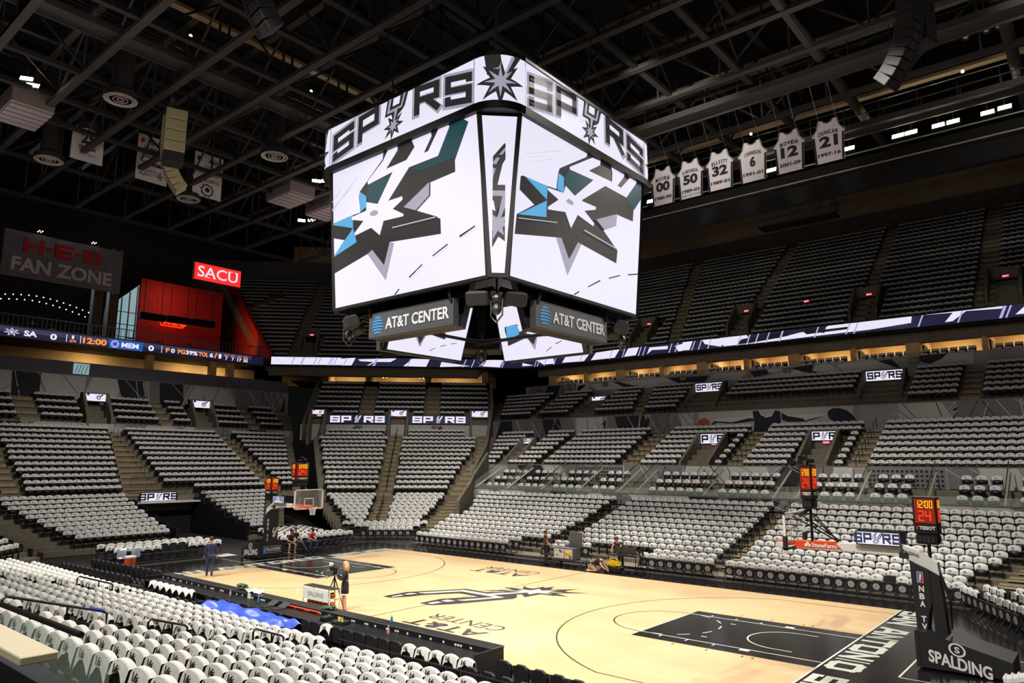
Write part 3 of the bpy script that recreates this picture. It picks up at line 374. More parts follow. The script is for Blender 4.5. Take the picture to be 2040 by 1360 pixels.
# ------------------------------------------------------------------ arena seats and the shirts draped on them
def back_profile(w, z0, z1, crown, n=6):   # outline of a seat back, domed top
    return [(-w/2, z0), (w/2, z0)]+[(w/2*math.cos(PI*i/n)*1.0, z1-crown+crown*math.sin(PI*i/n)) for i in range(n+1)]
def seat_meshes(lo=False):
    P = []
    F = Fr((0, 0, 0), (1, 0, 0), (0, 0, 1))      # x across, z up, normal -y (towards the court)
    a = MB(); a.prism(back_profile(.45, .40, .85, .13, 4 if lo else 10), F, -.04, .035)
    if not lo: a.prism(back_profile(.37, .44, .80, .1, 8), F, .035, .055)
    P.append(('backrest', a, 'seat_black'))
    a = MB(); G = Fr((0, -.14, 0), (1, 0, 0), (0, 0, 1))
    a.prism([(-.2, .36), (.2, .36)]+[(.2*math.cos(PI*i/(4 if lo else 8)), .58+.06*math.sin(PI*i/(4 if lo else 8))) for i in range((4 if lo else 8)+1)], G, 0, .07)
    P.append(('seat_pan', a, 'seat_plastic'))
    for sx in (-1, 1):
        a = MB(); a.box(sx*.25-.02, sx*.25+.02, -.34, .03, .58, .62)
        a.box(sx*.25-.015, sx*.25+.015, -.1, -.02, 0, .6)
        P.append(('armrest', a, 'seat_plastic'))
    return P
def shirt_mesh(seed, lo=False, back_print=True):
    rnd = random.Random(seed); mb = MB()
    nu = 4 if lo else 10
    fdrop = rnd.uniform(.2, .27); bdrop = rnd.uniform(.15, .21); skew = rnd.uniform(-.06, .06); w = .24; ph = rnd.uniform(0, 6)
    top = lambda x: .85-.13+.13*math.sqrt(max(0, 1-(x/.262)**2))+.01
    rows = [(-.062, 'f', 1.0), (-.056, 'f', .5), (-.05, 'f', .04), (-.03, 't', 0), (.03, 't', 0), (.046, 'b', .05), (.062, 'b', .5), (.072, 'b', 1.0)]
    if lo: rows = [(-.06, 'f', 1.0), (-.045, 'f', .03), (.045, 'b', .03), (.062, 'b', 1.0)]
    side = rnd.choice((-1, 1, 0)); V = []
    for j, (y, kind, q) in enumerate(rows):
        for i in range(nu+1):
            u = i/nu*2-1; x = u*w*(1+.05*q); z = top(min(w, max(-w, u*w))); rip = .014*math.sin(u*5+ph)+.006*math.sin(u*13+ph*2)
            if kind == 'f': z -= q*(fdrop+skew*u*.6)+(.012*math.sin(u*6+ph) if q > .9 else 0); yy = y-(abs(rip)*q)
            elif kind == 'b':
                d = bdrop*(.85+.3*abs(u)**1.6)-skew*u*.6+(.06 if u*side > .45 else 0)+rnd.uniform(-.02, .02)
                z -= q*d; yy = y+abs(rip)*q+.02*q*abs(u)
            else: yy = y
            V.append((x, yy, z))
    k = nu+1
    mb.add(V, [(j*k+i, j*k+i+1, (j+1)*k+i+1, (j+1)*k+i) for j in range(len(rows)-1) for i in range(nu)])
    z0 = .85
    if not lo:
        B = Fr((0, .088, 0), (-1, 0, 0), (0, 0, 1)); dx = rnd.uniform(-.05, .03)
        put_text(mb, '16', B, (dx-.07, z0-.15, dx+.07, z0-.03), .002, 1, .045, lambda a, b_: (a+(b_-z0)*.3, b_))
        Fm = Fr((0, -.08, 0), (1, 0, 0), (0, 0, 1)); ex = rnd.uniform(-.08, .0)
        mb.poly([(x+ex, z) for x, z in star(0, z0-.13, .055, .03)], Fm, .002, 2); mb.poly(rect(ex+.06, z0-.10, ex+.15, z0-.075), Fm, .002, 2); mb.poly(rect(ex+.06, z0-.14, ex+.13, z0-.12), Fm, .002, 2)
    else:
        Fm = Fr((0, -.072, 0), (1, 0, 0), (0, 0, 1)); ex = rnd.uniform(-.06, .04)
        mb.poly(rect(ex-.05, z0-.15, ex+.04, z0-.08), Fm, .002, 1)
    return mb
def tile(name, mb, mats, places, kind='stuff', label=None, cat=None):
    """one mesh holding many copies: places = (x, y, z, rz)"""
    V = np.array(mb.v, np.float64); nv = len(V); P = np.array(places, np.float64)
    c, s = np.cos(P[:, 3])[:, None], np.sin(P[:, 3])[:, None]
    X = V[None, :, 0]*c-V[None, :, 1]*s+P[:, 0:1]; Y = V[None, :, 0]*s+V[None, :, 1]*c+P[:, 1:2]; Z = V[None, :, 2]+P[:, 2:3]
    co = np.stack([X, Y, Z], -1).reshape(-1, 3)
    n = len(P); ll = np.array([len(f) for f in mb.f]); li = np.concatenate([np.array(f) for f in mb.f])
    loops = (li[None, :]+(np.arange(n)*nv)[:, None]).ravel(); tot = np.tile(ll, n); start = np.concatenate([[0], np.cumsum(tot)[:-1]])
    me = bpy.data.meshes.new(name); me.vertices.add(len(co)); me.vertices.foreach_set('co', co.ravel())
    me.loops.add(len(loops)); me.loops.foreach_set('vertex_index', loops.astype(np.int32)); me.polygons.add(len(tot)); me.polygons.foreach_set('loop_start', start.astype(np.int32))
    for k in mats: me.materials.append(M[k])
    me.polygons.foreach_set('material_index', np.tile(np.array(mb.m, np.int32), n)); me.update(); me.validate()
    return props(link(name, me), label, cat, None, kind)
def join(parts):
    b = MB(); mats = []
    for _, a, k in parts:
        if k not in mats: mats.append(k)
        b.add(a.v, a.f, mats.index(k))
    return b, mats
recs = []
for st, s, z, t, tr, k, i in SEATS:
    x, y, _ = st.F(t, s); recs.append((x, y, z, st, tr, k, i))
def rank(r):
    q = seen(r[0], r[1], r[2]+.75); return q[2] if q else 1e9
lower = sorted([r for r in recs if r[4] == 'lower' and rank(r) < 1e8], key=rank)
near300 = lower[:300]; NS = set(map(id, near300))
rest_low = [r for r in recs if id(r) not in NS and r[4] != 'deck']; deck = [r for r in recs if r[4] == 'deck']
SM = [(n, a.mesh(n, k), k) for n, a, k in seat_meshes()]
SHV = [shirt_mesh(i).mesh('t_shirt', ['shirt', 'print', 'print_grey']) for i in range(7)]
def seat_copy(x, y, z, rz, label, group, first=[True]):
    r = thing('arena_seat', label, 'seat', (x, y, z), group, rz)
    for n, me, k in SM: link(n, me, r, False)
    return r
WH = {'near': 'near stand', 'near corner': 'near corner stand', 'end': 'far basket stand', 'far': 'opposite stand', 'corner': 'far corner stand'}
SHIRTS = []     # (distance, mesh kind, location, rz, label)
bn = {}
for r in near300:      # number the seats that stand apart, row by row
    bn.setdefault((r[3].name, r[5]), []).append(r)
for (sn, k), L in bn.items():
    L.sort(key=lambda r: (Vector((r[0], r[1], 0))-Vector((CAM_P.x, CAM_P.y, 0))).length)
    for j, r in enumerate(L):
        x, y, z, st = r[:4]
        place = f'{ordw(j+1)} from the near end, {ordw(k)} row up, {WH[sn]}'
        seat_copy(x, y, z, st.rz, 'black arena seat '+place, 'shirt covered arena seats')
        SHIRTS.append((rank(r), 0, (x, y, z+.004), st.rz+random.uniform(-.02, .02), 'white T-shirt on the seat '+place))
lo_seat, lo_m = join(seat_meshes(True)); 
tile('lower_bowl_seating', lo_seat, lo_m, [(r[0], r[1], r[2], r[3].rz) for r in rest_low], label='dark seats filling the lower and middle tiers of the arena bowl', cat='seating')
tile('upper_deck_seating', lo_seat, lo_m, [(r[0], r[1], r[2], r[3].rz) for r in deck], label='dark seats filling the steep upper deck under the roof', cat='seating')
# ------------------------------------------------------------------ walls, murals, doorways, suites, ribbon boards
def wallbox(nm, st, t0, t1, d0, d1, z0, z1, m='concrete'):
    b = MB(); st.box(b, t0, t1, d0, d1, z0, z1); return struct(nm, b, m)
def frame_of(st, d, z=0):   # plane facing the court at depth d
    v = st.N*d; return Fr((v.x, v.y, z), st.D, (0, 0, 1))
wallbox('wall_club_front', FAR, -20, 26, 20.3, 20.5, 2.2, 3.3, 'mural_mid')
wallbox('wall_club_back', FAR, -24.5, 30, 24.9, 25.1, 3.6, 5.22, 'mural_base')
wallbox('wall_tunnel_level', FAR, -29, 30, 32.9, 33.1, 7.4, 9.65, 'mural_base')
wallbox('wall_fascia_far', FAR, -29, 32, 38.65, 38.85, 11.4, 13.7, 'mural_base')
wallbox('wall_end_mural', END, -12, 19.5, 44.95, 45.1, 7.4, 8.6, 'mural_base')
wallbox('wall_end_fascia', END, -14, 21, 48.6, 48.8, 10.4, 12.9, 'mural_base')
wallbox('wall_end_grey', END, -16, 21, 48.85, 49.1, 12.75, 14.1, 'grey_wall')
wallbox('wall_corner_mural', COR, -16.8, 2.6, 43.1, 43.3, 7.6, 9.2, 'mural_light')
for nm, st, d, t0, t1, z0, z1 in (('railcap_club', FAR, 20.4, -20, 26, 3.3, 3.36), ('railcap_middle', FAR, 25, -24.5, 30, 5.22, 5.28), ('railcap_far', FAR, 33, -29, 30, 9.65, 9.7)):
    b = MB(); st.box(b, t0, t1, d-.12, d+.12, z0, z1); struct('trim_'+str(1+['railcap_club', 'railcap_middle', 'railcap_far'].index(nm)), b, 'concrete')
# sloping concrete walls at the seams of the bowl
def slope_wall(nm, st, P, th=.3, m='concrete'):   # P = (t, d, z0, z1)
    b = MB()
    for (ta, da, za, zb), (tb, db, zc, zd) in zip(P, P[1:]):
        v = []
        for t, d, z in ((ta, da, za), (tb, db, zc), (tb, db, zd), (ta, da, zb)): v.append(st.F(t, d, z))
        v += [tuple(Vector(q)+st.D*th) for q in v[:4]]
        b.add(v, [(0, 1, 2, 3), (7, 6, 5, 4), (0, 4, 5, 1), (1, 5, 6, 2), (2, 6, 7, 3), (3, 7, 4, 0)])
    return struct(nm, b, m)
slope_wall('wall_seam_lower', FAR, [(-17.0, 15.5, 0, 2.6), (-18.6, 18.5, 0, 3.9), (-20.2, 20.6, 0, 4.4), (-22.5, 24.9, 2, 6.3)])
slope_wall('wall_seam_middle', COR, [(.4, 33, 2.5, 4.9), (1.75, 38, 4.5, 7.2), (2.65, 44, 7, 11.2), (2.8, 49.5, 9, 15.4)])
slope_wall('wall_seam_end', COR, [(-16.6, 43, 7.5, 9.6), (-16.6, 50, 10, 14.4)])
slope_wall('wall_upper_end', COR, [(-21.9, 49, 16.6, 17.4), (-33.2, 67.5, 16.6, 31.4)], .4, 'red_brick')
# doorways through the stands
XS = MB()
def exit_sign(F, a, bq, where):
    m = MB(); m.prism(rect(a-.28, bq-.12, a+.28, bq+.12), F, .02, .1, 0); m.poly(rect(a-.25, bq-.1, a+.25, bq+.1), F, .104, 1)
    put_text(m, 'EXIT', F, (a-.19, bq-.06, a+.19, bq+.06), .108, 2, .03)
    solid('exit_sign', m, ['black', 'exit_red', 'led_white'], 'small glowing red EXIT sign '+where, 'exit sign', 'exit signs over the doorways')
def spurs_panel(mb, F, x0, y0, x1, y1, d, ink, start=0, n=5, slack=.0):
    w = (x1-x0)/n
    for i in range(n):
        ch = 'SPURS'[(start+i) % 5]
        a, c = x0+w*i+w*.06, x0+w*(i+1)-w*.06
        if ch == 'U':
            h = (y1-y0); sc = h/6.6; cx = (a+c)/2
            for q, kk in spur_polys():
                P = clip([(cx+(X-.47+.25*(Y-.4))*sc*1.25, y0+h*.48+(Y+.1)*sc) for X, Y in q], x0, y0, x1, y1)
                mb.poly(P, F, d+(.004 if kk == 'w' else .002), ink if kk == 'k' else ink+1)
        else:
            for q in block_letter(ch, a, y0+(y1-y0)*.1, c, y1-(y1-y0)*.08, .24): mb.poly(clip(q, x0, y0, x1, y1), F, d, ink)
def led_sign(name, F, x0, y0, x1, y1, where, style):
    r = thing(name, 'glowing white team screen '+where, 'screen', tuple(F((x0+x1)/2, y0, 0)), 'screens over the tunnel doorways')
    a = MB(); a.prism(rect(x0-.05, y0-.05, x1+.05, y1+.05), F, .0, .12); part('frame', a, 'black', r)
    a = MB(); a.poly(rect(x0, y0, x1, y1), F, .124, 0)
    h = y1-y0
    if style == 'word': spurs_panel(a, F, x0+.05, y0+.06, x1-.05, y1-.04, .128, 1)
    elif style == 'crop': spurs_panel(a, F, x0+.03, y0+.02, x1-.03, y1-.02, .128, 1, 1, 3)
    else:
        for q, k in ((star(x0+(x1-x0)*.66, y0+h*.5, h*.46, h*.2, 7), 1), (star(x0+(x1-x0)*.66, y0+h*.48, h*.2, h*.09, 7), 2)): a.poly(q, F, .128+.002*k, k)
        a.poly([(x0+(x1-x0)*.66, y0+h*.6), (x0+(x1-x0)*.74, y0+h*.6), (x0+(x1-x0)*.92, y0+h*.95), (x0+(x1-x0)*.8, y0+h*.95)], F, .129, 1)
        a.poly(rect(x0+.03, y0+h*.05, x0+(x1-x0)*.14, y0+h*.12), F, .129, 1); a.poly(rect(x0+(x1-x0)*.08, y1-h*.25, x0+(x1-x0)*.2, y1), F, .129, 1)
    part('screen', a, ['led_white', 'led_black', 'led_white'], r)
def vom(st, t0, t1, d0, z0, d1, z1, where, style, hd=2.3):
    """doorway: side walls, header, dark recess; sign and exit light on the header"""
    b = MB(); th = .22
    for t in (t0-th, t1):
        P = [(d0, z0-.6), (d1, z0-.6), (d1, z1), (d1-.5, z1), (d0, z0+.9)]
        v = [st.F(t, d, z) for d, z in P]+[st.F(t+th, d, z) for d, z in P]; n = 5
        b.add(v, [tuple(range(n-1, -1, -1)), tuple(range(n, 2*n))]+[(i, (i+1) % n, n+(i+1) % n, n+i) for i in range(n)])
    st.box(b, t0-th, t1+th, d1-.3, d1, z0+hd, z1)
    wname = 'wall_doorway'
    o = struct(wname, b, 'concrete')
    b = MB(); st.box(b, t0, t1, d1+.9, d1+1.0, z0-.6, z0+hd+.4); st.box(b, t0, t1, d0, d1+1, z0-.7, z0-.55); struct('door_recess', b, 'black_matte', o)
    F = frame_of(st, d1-.3)
    w = t1-t0
    if style: led_sign('team_screen', F, t0+.02, z1-.1-min(.75, w*.36), t1-.02, z1-.1, where, style)
    exit_sign(F, (t0+t1)/2+.1, z0+hd+.18, where)
vom(FAR, -22.2, -20.9, 27.2, 4.8, 30.3, 7.75, 'low in the middle tier beside the corner seam', 'crop', 1.9)
vom(FAR, -3.9, -1.9, 26, 4.6, 29.9, 7.75, 'between club boxes and middle tier near mid-court', 'crop', 2.1)
vom(FAR, 4.6, 6.3, 26, 4.6, 29.9, 7.75, 'behind the narrow clock of the nearer basket', 'crop', 2.1)
vom(FAR, -18.8, -17.0, 33.6, 8.6, 37, 12.0, 'in the upper seats below section 119', 'star')
vom(FAR, -7.65, -5.0, 33.6, 8.6, 37.2, 12.6, 'in the upper seats below section 121', 'word')
vom(FAR, 6.7, 9.35, 33.6, 8.6, 37.2, 12.6, 'in the upper seats below section 123', 'word')
vom(FAR, 21.5, 23.6, 33.6, 8.6, 37.2, 12.4, 'cut off at the right edge of the picture', 'word')
vom(END, -.2, 1.5, 44.9, 8.2, 46.9, 11.3, 'left of the two behind the far basket', 'star')
vom(END, 9.2, 11.0, 44.9, 8.2, 46.9, 11.3, 'right of the two behind the far basket', 'star')
for a, c, w in ((-15.65, -14.45, 'left of the three in the far corner'), (-7.7, -6.1, 'middle of the three in the far corner'), (.62, 2.3, 'right of the three in the far corner')):
    vom(COR, a, c, 41.5, 7.7, 43.4, 10.75, w, 'star', 2.2)
for a, c, w in ((-17.2, -15.4, 'in the upper deck beside the hanging scoreboard'), (-6.4, -4.6, 'in the upper deck above section 121'), (4.7, 6.6, 'in the upper deck above section 122'), (14.7, 16.7, 'in the upper deck near the picture\'s right edge')):
    vom(FAR, a, c, 41.6, 17.6, 44.4, 20.9, w, None, 2.4)
vom(COR, -18.9, -17.2, 51, 17.6, 53, 20.8, 'in the corner of the upper deck', None, 2.3)
exit_sign(frame_of(FAR, 42.6), .83, 20.0, 'in the middle of the upper deck seats')
exit_sign(frame_of(COR, 52.6), -13.3, 20.0, 'in the upper deck left of the hanging naming sign')
# murals painted on the walls
def mural(nm, F, polys, mats, d=.012, parent=None):
    b = MB(); keys = list(mats)
    for i, (k, P) in enumerate(polys): b.poly(P, F, d+.002*i, keys.index(k))
    return struct(nm, b, [mats[k] for k in keys], parent)
mural('wall_tunnel_mural', frame_of(FAR, 32.9, 8), [('base', rect(-7.6+2.0, -.35, 6.6, 1.62))]+MEAS['MU'], dict(base='mural_light', jersey='navy', armw='banner', armd='navy', oval='navy', ball='ball', neckw='banner'), .012)
random.seed(3)
def stripes(F, t0, t1, z0, z1, n, seed):
    r = random.Random(seed); out = []; t = t0
    while t < t1:
        w = r.uniform(1.2, 3.2); sl = r.uniform(-1.2, 1.2); k = r.choice(['lite', 'mid', 'lite', 'dk', 'mid'])
        P = clip([(t, z0), (t+w, z0), (t+w+sl, z1), (t+sl, z1)], t0, z0, t1, z1)
        if len(P) > 2: out.append((k, P))
        for j in range(r.randrange(2, 5)):
            a = t+w*r.random(); s2 = r.uniform(-2.5, 2.5); P = clip([(a, z0), (a+.06, z0), (a+s2+.06, z1), (a+s2, z1)], t0, z0, t1, z1)
            if len(P) > 2: out.append((r.choice(['dk', 'white']), P))
        t += w*.9
    return out
MC = dict(lite='mural_light', mid='mural_mid', dk='mural_dark', white='banner')
mural('wall_fascia_mural', frame_of(FAR, 38.65, 12), stripes(None, 11.6, 31, .1, 1.65, 8, 5)[:0]+[(k, P) for k, P in MEAS['FA']], MC)
mural('wall_fascia_mural_corner', frame_of(FAR, 38.65, 12), stripes(None, -29, -20.5, -.3, 1.65, 8, 5), MC)
mural('wall_middle_mural', frame_of(FAR, 32.9, 8), stripes(None, -28.5, -6, -.35, 1.6, 8, 6)+stripes(None, 9.6, 30, -.35, 1.6, 8, 7), MC)
mural('wall_club_mural', frame_of(FAR, 24.9, 3.6), stripes(None, -20, 8.4, .4, 1.6, 8, 9)+stripes(None, 13.5, 26, .4, 1.6, 8, 10), MC)
mural('wall_club_front_mural', frame_of(FAR, 20.3, 2.4), stripes(None, -20, 26, .2, .88, 8, 12), MC)
mural('wall_end_fascia_mural', frame_of(END, 48.6, 11), stripes(None, -13.5, 20.5, -.2, 1.85, 8, 14), MC)
mural('wall_end_low_mural', frame_of(END, 44.95, 7.6), stripes(None, -11, 19, .3, .95, 8, 15), MC)
b = MB(); F = frame_of(FAR, 24.9, 3.6)     # perforated screen on the club wall
for t0, t1 in ((9.2, 13.4), (-12.4, -8.2), (5.0, 8.3)):
    b.poly(rect(t0, .4, t1, 1.58), F, .05, 1)
    for i in range(int((t1-t0)/.26)):
        for j in range(4): b.poly(rect(t0+.06+i*.26, .5+j*.27, t0+.2+i*.26, .64+j*.27), F, .055, 0)
struct('wall_club_screen', b, ['black', 'mural_mid'])
def figure(mb, F, x, z, h, mi):     # small painted player silhouettes
    for P in ([(-.12, .5), (.12, .5), (.16, .8), (-.16, .8)], [(-.14, .52), (-.02, .5), (-.12, .02), (-.22, 0)], [(.02, .5), (.14, .52), (.26, .2), (.16, .04)], star(0, .9, .09, .09, 5), [(-.16, .8), (-.1, .7), (-.34, .62), (-.36, .68)], [(.16, .8), (.1, .7), (.3, .86), (.3, .94)]):
        mb.poly([(x+a*h, z+c*h) for a, c in P], F, .06, mi)
b = MB()
for x, h in ((11.0, 1.25), (13.4, 1.4), (17.1, 1.4), (-10.4, 1.3), (-14.9, 1.2), (-20.5, 1.2)): figure(b, frame_of(FAR, 32.9, 8), x, .1, h, 0)
for x in (-4.4, 4.4, 12.5, 15.8): figure(b, frame_of(END, 48.6, 11), x, .3, 1.3, 0)
for x in (-11.2, -2.6): figure(b, frame_of(COR, 43.1, 8), x, .05, 1.1, 0)
struct('wall_mural_players', b, ['mural_dark'])
b = MB()     # section numbers
for t, n in ((9.76, '123'), (.03, '122'), (-9.76, '121'), (-18.45, '120'), (-27, '119')):
    F = frame_of(FAR, 38.65, 12); b.poly(rect(t-.32, 1.12, t+.32, 1.52), F, .09, 0); put_text(b, n, F, (t-.24, 1.19, t+.24, 1.45), .094, 1, .03)
for t, n in ((-10.9, '117'), (-3.2, '118')):
    F = frame_of(COR, 43.1, 8); b.poly(rect(t-.32, .72, t+.32, 1.08), F, .09, 0); put_text(b, n, F, (t-.24, .78, t+.24, 1.02), .094, 1, .03)
for t, n in ((8.4, '116'), (17, '115')):
    F = frame_of(END, 48.6, 11); b.poly(rect(t-.3, 1.3, t+.3, 1.64), F, .09, 0); put_text(b, n, F, (t-.24, 1.35, t+.24, 1.59), .094, 1, .03)
F = frame_of(FAR, 20.3, 2.4)
for t, n in ((.3, '22'), (12.9, '24')): put_text(b, n, F, (t-.2, .5, t+.2, .8), .09, 1, .03)
struct('trim_4', b, ['black', 'plaque_yellow'])
# strip boards in the far corner
F = frame_of(COR, 43.1, 9.0)
for t0, t1, w in ((-14.2, -7.95, 'left'), (-5.85, .35, 'right')):
    r = thing('strip_board', f'long dark strip screen with white team lettering above section {"117" if w == "left" else "118"}', 'screen', tuple(F(t0, 0, 0)), 'strip screens in the far corner')
    a = MB(); a.prism(rect(t0-.05, .25, t1+.05, 1.2), F, .02, .15); part('housing', a, 'black', r)
    a = MB(); a.poly(rect(t0, .3, t1, 1.15), F, .154, 0); spurs_panel(a, F, t0+.3, .33, t1-.3, 1.12, .158, 1); part('screen', a, ['led_navy', 'led_white', 'led_navy'], r)
# suites above the murals
b = MB(); FAR.box(b, -29, 32, 38.8, 45.3, 12.7, 13.0); FAR.box(b, -29, 40, 38.7, 46, 15.65, 15.9); struct('floor_suites', b, 'suite_dark')
b = MB(); FAR.box(b, -30, 32, 45, 45.2, 13, 15.7); struct('wall_suites_back', b, 'tan_wall')
fins = [-26, -21.6, -17.3, -12.6, -8.3, -4.0, .35, 5.15, 9.6, 14.4, 19.2]
for i, t in enumerate(fins):
    w = .18 if i % 2 else .5
    wallbox('wall_suite_fin', FAR, t-w, t+w, 39.6, 45, 13, 15.65, 'tan_wall')
    if i % 2 == 0 or i > 4:
        F = Fr(FAR.F(t+w+.03, 41.4, 14.3), (0, 1, 0), (0, 0, 1)); a = MB(); a.prism(rect(-.7, -.45, .7, .45), F, 0, .1)
        solid('television', a, 'black', f'switched-off television on the {ordw(i+1)} tan suite wall from the corner', 'television', 'televisions in the suites')
CHM = MB()
chair_places = []
for i in range(len(fins)-1):
    for row in range(2):
        t = fins[i]+.8
        while t < fins[i+1]-.5:
            chair_places.append((*FAR.F(t, 39.35+row*1.0, 12.95+.42*row)[:2], 12.95+.42*row, 0)); t += .62
suite_seat = MB(); suite_seat.bbox(-.26, .26, -.04, .06, .45, .95, .03, 0); suite_seat.bbox(-.26, .26, -.42, 0, .38, .5, .03, 0); suite_seat.bbox(-.24, .24, -.055, .075, .78, .97, .01, 1)
tile('suite_seating', suite_seat, ['seat_black', 'shirt'], chair_places, label='rows of dark armchairs with pale shirts along the suite front', cat='seating')
# corner suites, restaurant bulbs
b = MB(); COR.box(b, -19.5, 3, 50.2, 57, 14.25, 14.4); COR.box(b, -22, 4, 48.3, 58, 15.85, 16.1); struct('floor_corner_suites', b, 'suite_dark')
b = MB(); COR.box(b, -22, 4, 56.5, 56.7, 14.4, 16); 
for t in (-15.9, -11.0, -4.2, 2.4): COR.box(b, t-.35, t+.35, 51, 56.5, 14.4, 15.9)
struct('wall_corner_suites', b, 'tan_wall')
for i in range(12):
    a = MB(); p = Vector(COR.F(-9.6+i*.43, 53.5, 15.28+.1*math.sin(i*PI/11))); a.ball(p, .075, 10, 6, 0); a.tube([p+Vector((0, 0, .07)), p+Vector((0, 0, .5))], .012, 5, 1)
    solid('bulb', a, ['bulb_warm', 'black'], f'{ordw(i+1)} warm round bulb from the left in the corner restaurant', 'light bulb', 'row of bulbs above section 117')
# end wall openings below the ribbon
b = MB(); END.box(b, -20, 21, 56, 56.2, 13, 16); struct('wall_end_back', b, 'tan_wall')
b = MB(); END.box(b, -20, 18.4, 50.4, 56, 15.9, 16.5); struct('ceiling_end_concourse', b, 'suite_dark')
b = MB(); END.box(b, -20, 21, 49.1, 56, 12.7, 12.9); struct('floor_end_concourse', b, 'slab')
b = MB()
for t in (6.9, 13.4, 15.4): END.box(b, t-.35, t+.35, 51, 51.6, 12.9, 15.9)
struct('trim_5', b, 'tan_wall')
F = frame_of(END, 48.85, 12.9); a = MB(); a.poly(rect(-.55, .15, .75, 1.1), F, .03, 0)
for x in (-.4, -.15, .1, .4): a.poly([(x, .2), (x+.05, .2), (x+.25, 1.0), (x+.2, 1.0)], F, .034, 1)
struct('window_1', a, ['window_light', 'mullion'])
# ribbon board
rb = thing('ribbon_board', 'long ribbon screen circling the bowl below the upper deck', 'screen', (0, 38.5, 15.9))
def ribbon(nm, F, t0, t1, base, white, extra=None, h=.88):
    a = MB(); a.prism(rect(t0, -.05, t1, h+.06), F, -.15, 0); part('housing', a, 'black', rb)
    a = MB(); a.poly(rect(t0, 0, t1, h), F, .01, 0)
    for i, P in enumerate(white):
        P = clip(list(P), t0, .0, t1, h)
        if len(P) > 2: a.poly(P, F, .014+.001*i, 1)
    if extra: extra(a, F)
    part(nm, a, ['led_navy', 'led_white', 'led_slate', 'led_memblue', 'led_orange', 'led_lav', 'led_black'], rb)
def strokes_in(F, a, seed, t0, t1):
    r = random.Random(seed)
    for i in range(int((t1-t0)/1.6)):
        x = r.uniform(t0, t1); a.poly(clip([(x, 0), (x+.12, 0), (x+.5, .9), (x+.38, .9)], t0, 0, t1, .88), F, .03, 5)
def ext_far(a, F):
    strokes_in(F, a, 2, -29, 18)
    for P in ([(-4.3, .1), (-3.8, .55), (-1.2, .72), (.2, .75), (.4, .4), (-.6, .3), (-3, .12)], [(1.7, .55), (1.9, .88), (3.1, .88), (3.3, .6), (5.2, .62), (5.3, .42), (1.9, .35)]): a.poly(clip(P, -29.3, 0, 30, .88), F, .028, 6)
ribbon('far_screen', Fr((0, 38.5, 15.9), (1, 0, 0), (0, 0, 1)), -29.4, 45, 0, MEAS['FRw'], ext_far)
nn = COR.N*48
ribbon('corner_screen', Fr((nn.x, nn.y, 15.9), COR.D, (0, 0, 1)), -21.3, 6.45, 0, MEAS['CRw'], lambda a, F: strokes_in(F, a, 4, -21, 6))
def ext_end(a, F):
    a.poly(rect(-20, 0, 17.2, .88), F, .012, 2)
    a.poly(rect(-20, 0, 17.2, .44), F, .0125, 0)
    a.poly(star(-5.1, .42, .62, .28, 7, PI/2, .6), F, .016, 1); a.poly(star(-5.1, .42, .46, .2, 7, PI/2, .6), F, .018, 0); a.poly(star(-5.1, .42, .26, .1, 7, PI/2, .6), F, .02, 1)
    T = lambda s, x0, y0, x1, y1, k, bold=.04: put_text(a, s, F, (x0, y0, x1, y1), .02, k, bold)
    a.poly(rect(2.7, 0, 5.75, .88), F, .014, 3); a.poly(star(3.2, .42, .4, .33, 9), F, .016, 5); a.poly(star(3.2, .42, .24, .18, 9), F, .018, 3)
    T('SA', -4.2, .18, -3.2, .68, 1); T('0', -2.2, .12, -1.66, .68, 1); T('1', -.48, .42, -.3, .74, 1); T('QTR', -.66, .1, -.07, .32, 4); T('12:00', .45, .14, 2.48, .7, 4); T('MEM', 3.78, .18, 5.35, .66, 1); T('0', 6.25, .14, 6.8, .7, 1)
    for x in (-.92, .22, 7.52): a.poly(rect(x, .1, x+.06, .78), F, .02, 1)
    T('F', 7.95, .2, 8.3, .64, 4); T('0', 8.45, .2, 8.85, .64, 1); T('FG', 9.15, .2, 9.9, .64, 4); T('39%', 9.95, .2, 11.2, .64, 1); T('TOL', 11.28, .2, 12.34, .64, 4); T('6', 12.46, .2, 12.86, .66, 1); T('/', 12.95, .16, 13.3, .72, 4); T('1', 13.45, .2, 13.75, .66, 1)
    for i, (s, n) in enumerate((('BLK', '7'), ('STL', '7'), ('AST', '17'), ('REB', '35'))):
        x = 14.1+i*.72; T(s, x-.02, .52, x+.5, .7, 4, .02); T(n, x+(.1 if len(n) == 1 else 0), .1, x+(.36 if len(n) == 1 else .52), .44, 1)
ribbon('score_screen', Fr((-50.2, 0, 15.9), (0, 1, 0), (0, 0, 1)), -30, 18.6, 0, [], ext_end)
# ------------------------------------------------------------------ open end above the ribbon
b = MB(); END.box(b, -40, 22, 50.2, 75, 16.5, 16.75); struct('floor_fan_zone', b, 'concrete_dark')
b = MB(); END.box(b, 9.8, 19.6, 62, 62.4, 16.75, 26)
for i in range(20): END.box(b, 9.8+i*.49, 9.86+i*.49, 61.95, 62, 16.75, 26)
struct('wall_red', b, 'red_brick')
b = MB(); END.box(b, -40, 60, 74.5, 75, 16.7, 36); struct('wall_end_far', b, 'concrete_dark')
F = Fr((-62.2, 0, 17.0), (0, 1, 0), (0, 0, 1)); a = MB(); a.poly([(6.3, 0), (9.7, 0), (9.7, 8.2), (6.3, 4.8)], F, 0, 0)
for i in range(5): a.prism(rect(6.3+i*.8, 0, 6.42+i*.8, min(8.2, 4.8+i*.8)), F, .02, .1, 1)
for i in range(4): a.prism(rect(6.3, .6+i*1.4, 9.7, .68+i*1.4), F, .02, .08, 1)
struct('window_2', a, ['window_light', 'mullion'])
